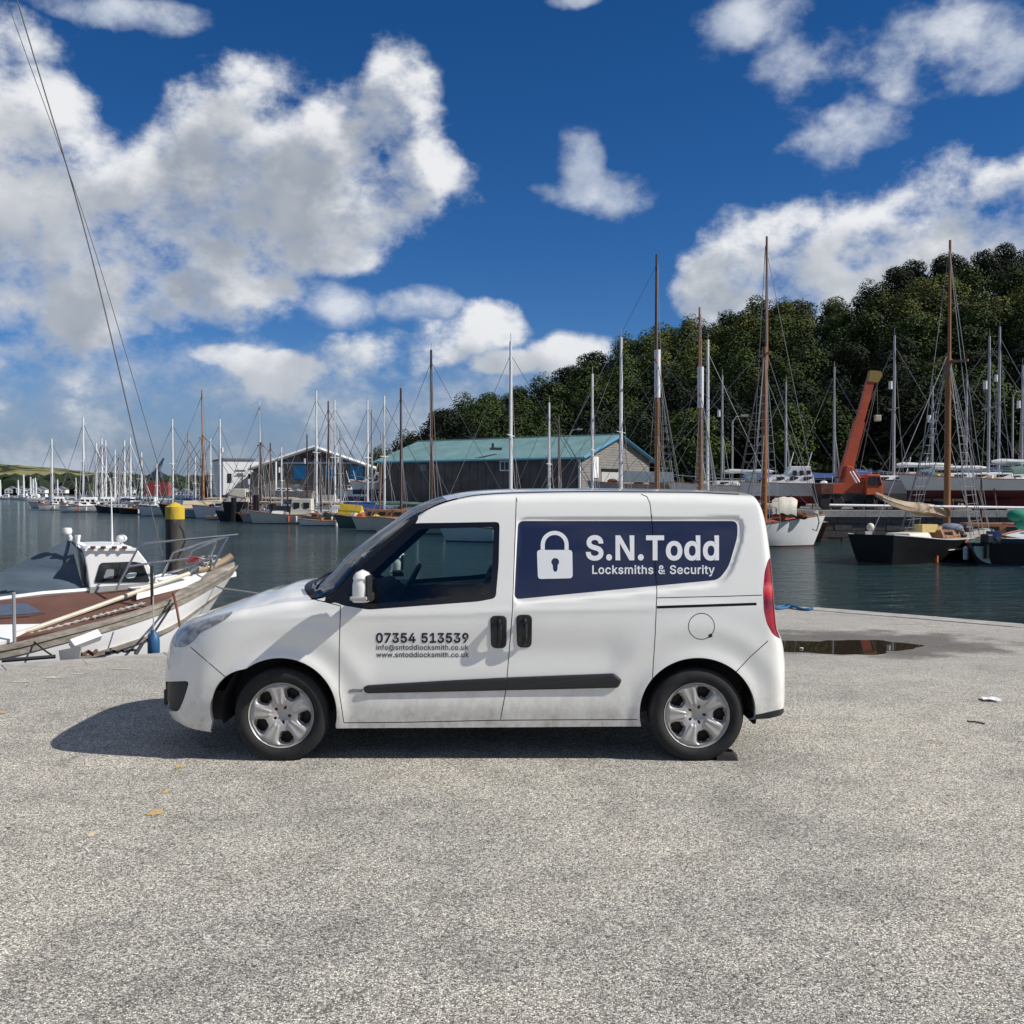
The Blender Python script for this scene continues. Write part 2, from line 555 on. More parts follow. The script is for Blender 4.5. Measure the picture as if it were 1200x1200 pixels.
# faded paint patches (left by old markings)
M_PAINT = mat('faded_yellow_paint', (0.55, 0.36, 0.12), 0.85, var=0.35, scale=30, dirt=((0.42, 0.38, 0.3), 0.48))
M_PAINT2 = mat('faded_cream_paint', (0.60, 0.50, 0.33), 0.85, var=0.3, scale=20, dirt=((0.42, 0.40, 0.35), 0.45))
def patch(px, py, rx, ry, m, k=0):
    rr = random.Random(px * 7 + py)
    c = gnd(px, py)
    n = 22
    V = []
    for i in range(n):
        th = 2 * pi * i / n
        r = rr.uniform(0.5, 1.15)
        V.append((c.x + rx * r * cos(th), c.y + ry * r * sin(th), 0.004))
    o = MB().add(V, [tuple(range(n))]).build('paint_patch', m)
    o['kind'] = 'structure'
    return o
o1 = patch(182, 953, 0.055, 0.07, M_PAINT); patch(209, 899, 0.03, 0.07, M_PAINT); patch(194, 928, 0.02, 0.05, M_PAINT)
patch(107, 978, 0.03, 0.05, M_PAINT2)
patch(62, 794, 0.12, 0.07, M_PAINT2); patch(92, 790, 0.07, 0.05, M_PAINT2); patch(140, 784, 0.16, 0.03, M_PAINT2); patch(25, 799, 0.14, 0.04, M_PAINT2); patch(3, 835, 0.06, 0.05, M_PAINT)
patch(1060, 731, 0.30, 0.04, M_PAINT2); patch(1095, 734, 0.12, 0.05, M_PAINT2)

def litter():
    c = gnd(1161, 821)
    M_P = mat('white_paper', (0.8, 0.8, 0.78), 0.7, var=0.05)
    V = []
    for i in range(4):
        for j in range(3):
            u, v = i / 3 - 0.5, j / 2 - 0.5
            V.append((c.x + u * 0.13 + v * 0.03, c.y + v * 0.13 - u * 0.05, 0.008 + 0.016 * abs(sin(3.1 * u + 2 * v))))
    Fc = [(i * 3 + j, (i + 1) * 3 + j, (i + 1) * 3 + j + 1, i * 3 + j + 1) for i in range(3) for j in range(2)]
    o = MB().add(V, Fc).build('paper_scrap', M_P)
    tag(o, 'small crumpled white paper scrap lying on the concrete right of the van', 'litter')
    a, b = gnd(1133, 846), gnd(1154, 849)
    tag(MB().tube([a + Vector((0, 0, .006)), a.lerp(b, .5) + Vector((0, .01, .009)), b + Vector((0, 0, .006))], 0.006, 5).build('twig', mat('dark_twig', (0.06, 0.05, 0.04))), 'thin dark twig on the concrete near the paper scrap', 'twig')
    # blue rope on the quay edge
    pts = []
    for i in range(40):
        u = i / 39
        p = gnd(890 + 62 * u, 711 + 4.2 * u + 1.2 * sin(9 * u))
        pts.append((p.x, p.y, 0.03 + 0.012 * sin(13 * u)))
    r = MB().tube(pts, 0.022, 6)
    pts2 = [(x, y - 0.10 - 0.12 * sin(5 * i / 39), z) for i, (x, y, z) in enumerate(pts)]
    r.tube(pts2, 0.022, 6)
    tag(r.build('rope', mat('blue_rope', (0.03, 0.13, 0.24), 0.8, var=0.4, scale=40), None, True), 'loose blue rope lying on the quay edge behind the van', 'rope')
litter()
# ------------------------------------------------------------------ the van
YS = 6.72            # outermost side plane facing the camera
YC = YS + 0.915      # centre line
XF_S, XR_S = -1.75, 1.62     # where the rounded corners start
NEXP = 3.3
ZL = [0.18, 0.30, 0.40, 0.50, 0.62, 0.75, 0.88, 0.98, 1.06, 1.14, 1.25, 1.40, 1.55, 1.66, 1.80]
WL = [0.890, 0.905, 0.9105, 0.912, 0.9125, 0.912, 0.909, 0.902, 0.890, 0.875, 0.853, 0.822, 0.788, 0.760, 0.718]
def w_side(z): return interp(ZL, WL, z)
def xf(z): return min(interp([0.15, 0.22, 0.30, 0.42, 0.60, 0.75, 0.84, 0.92, 1.0], [-2.30, -2.40, -2.44, -2.455, -2.44, -2.405, -2.34, -2.22, -2.05], z), -1.95)
def xr(z): return interp([0.15, 0.30, 0.42, 0.60, 0.72, 0.80, 0.86, 0.95, 1.3, 1.5, 1.62, 1.70, 1.77], [1.84, 1.855, 1.86, 1.86, 1.85, 1.83, 1.80, 1.785, 1.765, 1.745, 1.722, 1.69, 1.64], z)
ARC_F, ARC_R = 1.30, 0.95
S0, S1 = XF_S - ARC_F, XR_S + ARC_R
# height of the upper edge of the side (bonnet edge, windscreen pillar, roof edge)
ES = [S0, -2.6, -2.2, XF_S, -1.50, -1.32, -1.21, -1.02, -0.79, -0.55, -0.39, -0.22, 0.02, 0.50, 1.20, 1.55, S1]
EZ = [0.86, 0.88, 0.93, 1.005, 1.050, 1.062, 1.092, 1.288, 1.487, 1.665, 1.722, 1.752, 1.766, 1.774, 1.770, 1.756, 1.735]
def z_edge(s): return interp(ES, EZ, s)
def r_edge(s): return interp([S0, -1.9, -1.4, -1.2, -0.6, -0.2, 0.2, 1.6, S1], [0.03, 0.07, 0.07, 0.02, 0.02, 0.05, 0.075, 0.075, 0.06], s)
W1, W2 = (-1.525, 0.305), (1.222, 0.305)     # wheel centres
RECESS = []          # filled below: outline of the recessed side window blank
def sdist(poly, x, y):
    """signed distance, positive inside"""
    inside = False; dm = 1e9; n = len(poly)
    for i in range(n):
        x1, y1 = poly[i]; x2, y2 = poly[(i + 1) % n]
        if (y1 > y) != (y2 > y) and x < (x2 - x1) * (y - y1) / (y2 - y1) + x1: inside = not inside
        dx, dy = x2 - x1, y2 - y1
        L = dx * dx + dy * dy
        t = 0 if L == 0 else max(0, min(1, ((x - x1) * dx + (y - y1) * dy) / L))
        d = hypot(x - x1 - t * dx, y - y1 - t * dy)
        if d < dm: dm = d
    return dm if inside else -dm
def sstep(a, b, x):
    t = max(0, min(1, (x - a) / (b - a)))
    return t * t * (3 - 2 * t)
def half_w(s, x, z):
    w = w_side(z)
    for (cx, cz), amp in ((W1, 0.020), (W2, 0.014)):
        rho = hypot(x - cx, z - cz)
        if rho < 0.9:
            w += amp * exp(-((rho - 0.375) / 0.055) ** 2) * sstep(-0.05, 0.15, z - cz + 0.1)
            w += 0.006 * exp(-((rho - 0.58) / 0.07) ** 2) * sstep(0.0, 0.3, z - cz)
    if -1.15 < x < 0.85:
        # shallow hollow of the doors
        k = sstep(-1.15, -0.85, x) * (1 - sstep(0.6, 0.85, x))
        w -= 0.012 * k * exp(-((z - 0.72) / 0.12) ** 2)
        w += 0.006 * k * exp(-((z - 0.36) / 0.07) ** 2)
    # soft crease under the windows
    zc = 0.955 + 0.03 * (x + 1.2)
    w += 0.005 * exp(-((z - zc) / 0.025) ** 2) * sstep(-1.9, -1.3, x) * (1 - sstep(1.2, 1.6, x))
    if RECESS and -0.05 < x < 1.6 and 1.0 < z < 1.65:
        w -= 0.013 * sstep(-0.012, 0.012, sdist(RECESS, x, z))
    ze = z_edge(s); r = r_edge(s)
    over = z - (ze - r)
    if over > 0: w -= r - sqrt(max(0, r * r - over * over)) if over < r else r
    return w
def lift(s, z, off=0.0):
    """side surface coordinates -> world point, off = outward offset"""
    if s < XF_S:
        th = max(0, (s - S0) / ARC_F) * pi / 2
        a = XF_S - xf(z)
        x = XF_S - a * max(0, cos(th)) ** (2 / NEXP)
        w = half_w(s, x, z) * max(0, sin(th)) ** (2 / NEXP)
    elif s > XR_S:
        th = max(0, (S1 - s) / ARC_R) * pi / 2
        a = xr(z) - XR_S
        n = 5.0
        x = XR_S + a * max(0, cos(th)) ** (2 / n)
        w = half_w(s, x, z) * max(0, sin(th)) ** (2 / n)
    else:
        x = s; w = half_w(s, x, z)
    p = Vector((x, YC - w, z))
    if off: p += nrm(s, z) * off
    return p
def nrm(s, z):
    e = 0.004
    sa, sb = max(S0 + 1e-4, s - e), min(S1 - 1e-4, s + e)
    za, zb = z - e, min(z_edge(s) - 1e-4, z + e)
    if zb <= za: za = zb - e
    n = (lift(sb, z) - lift(sa, z)).cross(lift(s, zb) - lift(s, za))
    if n.length < 1e-12: return Vector((0, -1, 0))
    n.normalize()
    return n
def img2s(px, py):
    z = at(px, py, 6.8).z
    s = 0.0
    for _ in range(7):
        lo, hi = S0 + 0.30, S1 - 0.45
        zz = max(0.12, min(1.80, z))
        for _ in range(26):
            mid = (lo + hi) / 2
            if proj(lift(mid, zz))[0] < px: lo = mid
            else: hi = mid
        s = (lo + hi) / 2
        z = at(px, py, lift(s, zz).y).z
    return (s, z)
def dens_poly(poly, step=9, closed=True):
    out = []
    n = len(poly)
    for i in range(n if closed else n - 1):
        a, b = poly[i], poly[(i + 1) % n]
        k = max(1, int(hypot(b[0] - a[0], b[1] - a[1]) / step))
        for j in range(k): out.append((a[0] + (b[0] - a[0]) * j / k, a[1] + (b[1] - a[1]) * j / k))
    if not closed: out.append(poly[-1])
    return out
def toS(poly, closed=True, step=9): return [img2s(*p) for p in dens_poly(poly, step, closed)]
def rounded(poly, r, k=4):
    """round the corners of a polygon (px units)"""
    out = []; n = len(poly)
    for i in range(n):
        p0, p1, p2 = Vector(poly[i - 1]), Vector(poly[i]), Vector(poly[(i + 1) % n])
        a = (p0 - p1); b = (p2 - p1)
        rr = min(r, a.length * 0.45, b.length * 0.45)
        a = p1 + a.normalized() * rr; b = p1 + b.normalized() * rr
        for j in range(k + 1):
            t = j / k
            q = a * (1 - t) ** 2 + p1 * 2 * t * (1 - t) + b * t * t
            out.append((q.x, q.y))
    return out
def strip_poly(line, w):
    """thin polygon around a line, px units"""
    L = [Vector(p) for p in line]; up = []; dn = []
    for i, p in enumerate(L):
        d = (L[min(i + 1, len(L) - 1)] - L[max(i - 1, 0)]).normalized()
        n = Vector((-d.y, d.x)) * w / 2
        up.append(tuple(p + n)); dn.append(tuple(p - n))
    return up + dn[::-1]
def inpoly(poly, x, y):
    ins = False; n = len(poly)
    for i in range(n):
        x1, y1 = poly[i]; x2, y2 = poly[i - 1]
        if (y1 > y) != (y2 > y) and x < (x2 - x1) * (y - y1) / (y2 - y1) + x1: ins = not ins
    return ins

STICK = rounded([(607, 610.5), (864, 610.5), (864.5, 628), (854, 664), (842, 679.5), (602.5, 702.5)], 7, 4)
REC_PX = rounded([(607, 607), (870, 607), (871, 628), (858, 668), (846, 685), (770, 693), (602, 708)], 12, 4)
RECESS = []
RECESS = toS(REC_PX, True, 40)
WIN = rounded([(382, 697), (487, 613), (530, 612.5), (585.5, 611.5), (584.5, 660), (581, 701), (560, 705), (432, 714.5), (399, 709)], 5, 3)
GLS = rounded([(404, 700), (492, 620), (579, 617.5), (577, 660), (574.5, 696), (540, 700), (436, 707.5)], 5, 3)
HEADL = rounded([(202, 752), (212, 735), (227, 723), (250, 715), (268, 713), (273.5, 717), (265, 726), (250, 734), (235, 741), (226, 752), (217, 758.5), (204, 758.5)], 4, 3)
FOG = rounded([(188, 799), (222, 798), (216.5, 817), (209, 834.5), (188, 831)], 5, 3)
TAIL = rounded([(911.5, 648), (905, 651), (900, 656), (896, 670), (894, 692), (895, 716), (898.6, 731), (905.5, 743.5), (912, 748), (922, 748), (922, 648)], 3, 3)
SILLB = [(395, 852.5), (470, 851.5), (587, 850), (745, 848.5)]
SEAMS = [
    [(399, 710), (397.5, 764), (397.5, 811), (403, 847)],
    [(605, 583), (604, 618), (600.5, 715), (597, 760), (593, 808), (586.5, 843)],
    [(751, 579), (758, 582), (761.8, 590), (763.8, 610), (769.8, 692), (768, 740), (764.5, 796)],
    [(403, 847), (470, 846.5), (586, 844), (670, 843.5), (747, 843.2)],
    [(223.5, 758.5), (245, 777), (272, 800)],
    [(861, 789), (880, 769), (900, 751)],
    [(770, 700.6), (850, 698.8), (893, 697.4)],
    [(349, 700), (367, 702), (399, 710)],
]
FUEL = [(822 + 15.8 * cos(a * pi / 12), 734 + 15.8 * sin(a * pi / 12)) for a in range(24)]
FUELI = [(822 + 14.8 * cos(a * pi / 12), 734 + 14.8 * sin(a * pi / 12)) for a in range(24)]
RAIL = [(769.8, 710), (886.6, 706.2), (886.6, 709.4), (769.8, 713.3)]
BUMPB = [(876.5, 842), (882, 838.5), (924, 829), (924, 836), (905, 841), (877, 847)]
def arch_poly(W, r):
    return [(W[0] + r * cos(radians(a)), W[1] + r * 1.0 * sin(radians(a))) for a in range(-40, 221, 4)]
ARCH1 = [(-1.93, 0.05)] + [(-1.93, 0.20)] + [(W1[0] + 0.372 * cos(radians(a)), W1[1] + 0.02 + 0.362 * sin(radians(a))) for a in range(190, -16, -4)] + [(-1.155, 0.05)]
ARCH2 = [(0.842, 0.05)] + [(W2[0] + 0.382 * cos(radians(a)), W2[1] + 0.02 + 0.362 * sin(radians(a))) for a in range(194, -12, -4)] + [(1.565, 0.23), (1.56, 0.05)]
BOT_S = [S0, -2.6, -2.30, -2.15, -1.93, -1.16, 0.0, 0.82, 1.55, 1.56, 1.9, S1]
BOT_Z = [0.235, 0.235, 0.225, 0.20, 0.185, 0.215, 0.222, 0.228, 0.24, 0.275, 0.30, 0.32]
def z_bot(s):
    for i in range(len(BOT_S) - 1):
        if BOT_S[i] <= s <= BOT_S[i + 1]:
            return BOT_Z[i] + (BOT_Z[i + 1] - BOT_Z[i]) * (s - BOT_S[i]) / (BOT_S[i + 1] - BOT_S[i])
    return BOT_Z[-1]

def van_side():
    """triangulate the side in its own 2D coordinates with every outline as an edge, sort triangles into panels"""
    regs = {}
    regs['glass'] = toS(GLS); regs['win'] = toS(WIN); regs['head'] = toS(HEADL, True, 5); regs['fog'] = toS(FOG, True, 6)
    regs['tail'] = [(min(s, S1 - 0.62), z) for s, z in toS(TAIL, True, 8)]
    seams = [toS(strip_poly(l, 1.0)) for l in SEAMS]
    fuel = toS(FUEL, True, 30); fueli = toS(FUELI, True, 30)
    rail = toS(RAIL); bumpb = toS(BUMPB)
    # panel borders as lines in s,z
    VV = []; EE = []
    def addp(poly, closed=True):
        b = len(VV); n = len(poly)
        VV.extend(poly)
        EE.extend([(b + i, b + (i + 1) % n) for i in range(n if closed else n - 1)])
    for k in regs: addp(regs[k])
    for s_ in seams: addp(s_)
    addp(fuel); addp(fueli); addp(rail); addp(bumpb); addp(ARCH1); addp(ARCH2); addp(RECESS)
    stick = toS(STICK, True, 12); addp(stick)
    # outline
    out = []
    ns = 260
    for i in range(ns + 1):
        s = S0 + (S1 - S0) * i / ns
        out.append((s, z_bot(s)))
    for i in range(ns, -1, -1):
        s = S0 + (S1 - S0) * i / ns
        out.append((s, z_edge(s)))
    addp(out)
    addp([img2s(487, 613.4), img2s(496, 601)], False)
    S487, S380 = img2s(489, 612)[0], img2s(381, 699)[0]
    for i in range(1, ns):
        s = S0 + (S1 - S0) * i / ns
        ze, zb, r = z_edge(s), z_bot(s), r_edge(s)
        n = int((ze - r - zb) / 0.026)
        for j in range(1, n + 1):
            VV.append((s, zb + (ze - r - zb) * j / n))
        for a in (18, 36, 54, 72, 84):
            VV.append((s, ze - r + r * sin(radians(a))))
    res = delaunay_2d_cdt([Vector(v) for v in VV], EE, [], 0, 1e-5)
    P2, T = res[0], res[2]
    seam_line = lambda k: [img2s(*p) for p in SEAMS[k]]
    def z_at(line, s):
        if s <= line[0][0]: return line[0][1]
        for a, b in zip(line, line[1:]):
            if a[0] <= s <= b[0]: return a[1] + (b[1] - a[1]) * (s - a[0]) / max(1e-9, b[0] - a[0])
        return line[-1][1]
    def s_at(line, z):
        best = None
        L = sorted(line, key=lambda q: q[1])
        if z <= L[0][1]: return L[0][0]
        for a, b in zip(L, L[1:]):
            if a[1] <= z <= b[1]: return a[0] + (b[0] - a[0]) * (z - a[1]) / max(1e-9, b[1] - a[1])
        return L[-1][0]
    L0, L1, L2, L3 = seam_line(0), seam_line(1), seam_line(2), seam_line(3)
    LB, LR = seam_line(4), seam_line(5)
    L0[0] = (L0[0][0], 5)
    groups = {}
    for f in T:
        c = (P2[f[0]] + P2[f[1]] + P2[f[2]]) / 3
        s, z = c
        if z < z_bot(s) - 1e-6 or z > z_edge(s) + 1e-5: continue
        if s < S0 or s > S1: continue
        if inpoly(ARCH1, s, z) or inpoly(ARCH2, s, z): continue
        key = None
        if inpoly(regs['glass'], s, z): key = 'glass'
        elif inpoly(regs['win'], s, z): key = 'win'
        elif inpoly(regs['head'], s, z): key = 'head'
        elif inpoly(regs['fog'], s, z): key = 'fog'
        elif inpoly(regs['tail'], s, z): key = 'tail'
        elif inpoly(rail, s, z): key = 'rail'
        elif inpoly(bumpb, s, z): key = 'bumpb'
        elif inpoly(fueli, s, z): key = 'fuel'
        elif inpoly(fuel, s, z): key = 'seam'
        else:
            for q in seams:
                if inpoly(q, s, z): key = 'seam'; break
        if key is None:
            if s < W1[0] - 0.2 and (s < LB[0][0] or z < z_at(LB, s)) : key = 'fbump' if (s < LB[0][0] and z < 0.80) or (s >= LB[0][0]) else 'fender'
            elif s > W2[0] + 0.2 and z < z_at(LR, s) and z < 0.86: key = 'rbump'
            elif s > LR[-1][0] and z < 0.80: key = 'rbump'
            elif s < s_at(L0, z) and z < 1.12: key = 'fender'
            elif z < z_at(L3, s) and -1.2 < s < 0.9: key = 'sill'
            elif s < s_at(L1, z): key = 'door'
            elif s < s_at(L2, z): key = 'slide'
            else: key = 'quarter'
        if key in ('door', 'fender') and z > 1.045 and s < S487 and s > S380: key = 'win'
        if key in ('slide', 'quarter') and inpoly(stick, s, z): key += '_stick'
        groups.setdefault(key, []).append(tuple(f))
    pts = [lift(max(S0, min(S1, p.x)), p.y) for p in P2]
    nrs = {}
    for g in groups.values():
        for f in g:
            for i in f:
                if i not in nrs: nrs[i] = nrm(max(S0 + 2e-3, min(S1 - 2e-3, P2[i].x)), P2[i].y)
    return groups, pts, nrs


def paint_mat():
    m = bpy.data.materials.new('white_van_paint'); m.use_nodes = True
    t = NT(m.node_tree); b = t.n['Principled BSDF']
    g = t.node('ShaderNodeNewGeometry').outputs['Position']
    sx = t.node('ShaderNodeSeparateXYZ'); t.l.new(g, sx.inputs[0])
    low = t.mr(sx.outputs[2], 0.18, 0.62, 1.0, 0.0)
    n = t.noise(g, 9, 7, 0.72)
    streak = t.noise(t.v('MULTIPLY', g, (7, 7, 3)), 2.0, 5, 0.7)
    d = t.m('MULTIPLY', low, t.mr(t.m('ADD', t.m('MULTIPLY', n, 0.6), t.m('MULTIPLY', streak, 0.4)), 0.38, 0.68))
    d = t.m('ADD', t.m('MULTIPLY', d, 0.70), t.m('MULTIPLY', t.mr(t.noise(g, 3.0, 6, 0.7), 0.5, 0.8), 0.06))
    d = t.m('ADD', d, t.m('MULTIPLY', low, 0.10))
    # fine splashes
    sp = t.m('MULTIPLY', t.mr(t.vor(g, 42), 0.10, 0.16, 1.0, 0.0), t.m('MULTIPLY', low, t.mr(t.noise(g, 6, 3), 0.5, 0.6)))
    d = t.m('MAXIMUM', d, t.m('MULTIPLY', sp, 0.6))
    t.l.new(t.mix(d, (0.85, 0.835, 0.775), (0.30, 0.255, 0.185)), b.inputs['Base Color'])
    t.l.new(t.mr(d, 0, 0.5, 0.32, 0.75), b.inputs['Roughness'])
    b.inputs['Coat Weight'].default_value = 0.9
    t.l.new(t.mr(d, 0, 0.5, 0.04, 0.4), b.inputs['Coat Roughness'])
    return m
M_WHITE = paint_mat()
M_BLACKPL = mat('black_plastic', (0.018, 0.018, 0.019), 0.5, var=0.2, scale=30, bump=0.1, bscale=300)
M_BLACKGL = mat('gloss_black_trim', (0.008, 0.008, 0.009), 0.14, var=0.1)
M_GAP = mat('panel_gap_shadow', (0.03, 0.03, 0.03), 0.8)
M_NAVY = mat('navy_vinyl', (0.0075, 0.014, 0.052), 0.30, var=0.05, coat=0.5)
M_STW = mat('white_vinyl', (0.80, 0.80, 0.80), 0.35, var=0.02, coat=0.3)
M_TXT = mat('dark_navy_lettering', (0.012, 0.014, 0.03), 0.4, var=0.05)
M_RUB = mat('tyre_rubber', (0.016, 0.016, 0.016), 0.82, var=0.35, scale=14, dirt=((0.05, 0.045, 0.04), 0.62))
M_RIM = mat('silver_wheel_cover', (0.46, 0.44, 0.415), 0.42, metal=0.3, var=0.12, scale=18, dirt=((0.20, 0.17, 0.14), 0.62))
M_STEEL = mat('dark_brake_steel', (0.05, 0.045, 0.04), 0.6, metal=0.5)
M_INT = mat('dark_grey_interior', (0.035, 0.036, 0.038), 0.8)
M_GLASS = glass_mat('side_window_glass', (0.76, 0.88, 0.87), base_reflect=0.045)
M_WSCR = glass_mat('windscreen_glass', (0.68, 0.80, 0.79))


def lens_mats():
    m = bpy.data.materials.new('headlamp_lens'); m.use_nodes = True
    t = NT(m.node_tree); b = t.n['Principled BSDF']
    g = t.node('ShaderNodeNewGeometry').outputs['Position']
    v = t.vor(t.v('MULTIPLY', g, (1, 1, 1.6)), 11)
    v2 = t.noise(g, 22, 3, 0.6, dist=1.5)
    c = t.ramp(t.m('ADD', t.m('MULTIPLY', v, 0.6), t.m('MULTIPLY', v2, 0.6)), [(0.25, (0.16, 0.16, 0.155)), (0.42, (0.30, 0.30, 0.29)), (0.58, (0.46, 0.46, 0.44)), (0.75, (0.20, 0.20, 0.195))])
    t.l.new(c, b.inputs['Base Color']); b.inputs['Roughness'].default_value = 0.35; b.inputs['Metallic'].default_value = 0.0
    b.inputs['Coat Weight'].default_value = 1.0; b.inputs['Coat Roughness'].default_value = 0.02
    m2 = bpy.data.materials.new('red_tail_lens'); m2.use_nodes = True
    t = NT(m2.node_tree); b = t.n['Principled BSDF']
    g = t.node('ShaderNodeNewGeometry').outputs['Position']
    sx = t.node('ShaderNodeSeparateXYZ'); t.l.new(g, sx.inputs[0])
    z = sx.outputs[2]
    n = t.noise(t.v('MULTIPLY', g, (3, 3, 1)), 16, 3, 0.6, dist=1.0)
    zz = t.m('ADD', z, t.m('MULTIPLY', n, 0.05))
    c = t.ramp(t.mr(zz, 0.80, 1.40, smooth=False), [(0.0, (0.16, 0.004, 0.010)), (0.30, (0.36, 0.005, 0.014)), (0.46, (0.12, 0.003, 0.008)), (0.55, (0.50, 0.012, 0.02)), (0.62, (0.62, 0.10, 0.09)), (0.68, (0.34, 0.006, 0.014)), (0.9, (0.20, 0.004, 0.010)), (1.0, (0.30, 0.01, 0.02))])
    t.l.new(c, b.inputs['Base Color']); b.inputs['Roughness'].default_value = 0.15; b.inputs['Coat Weight'].default_value = 1
    return m, m2


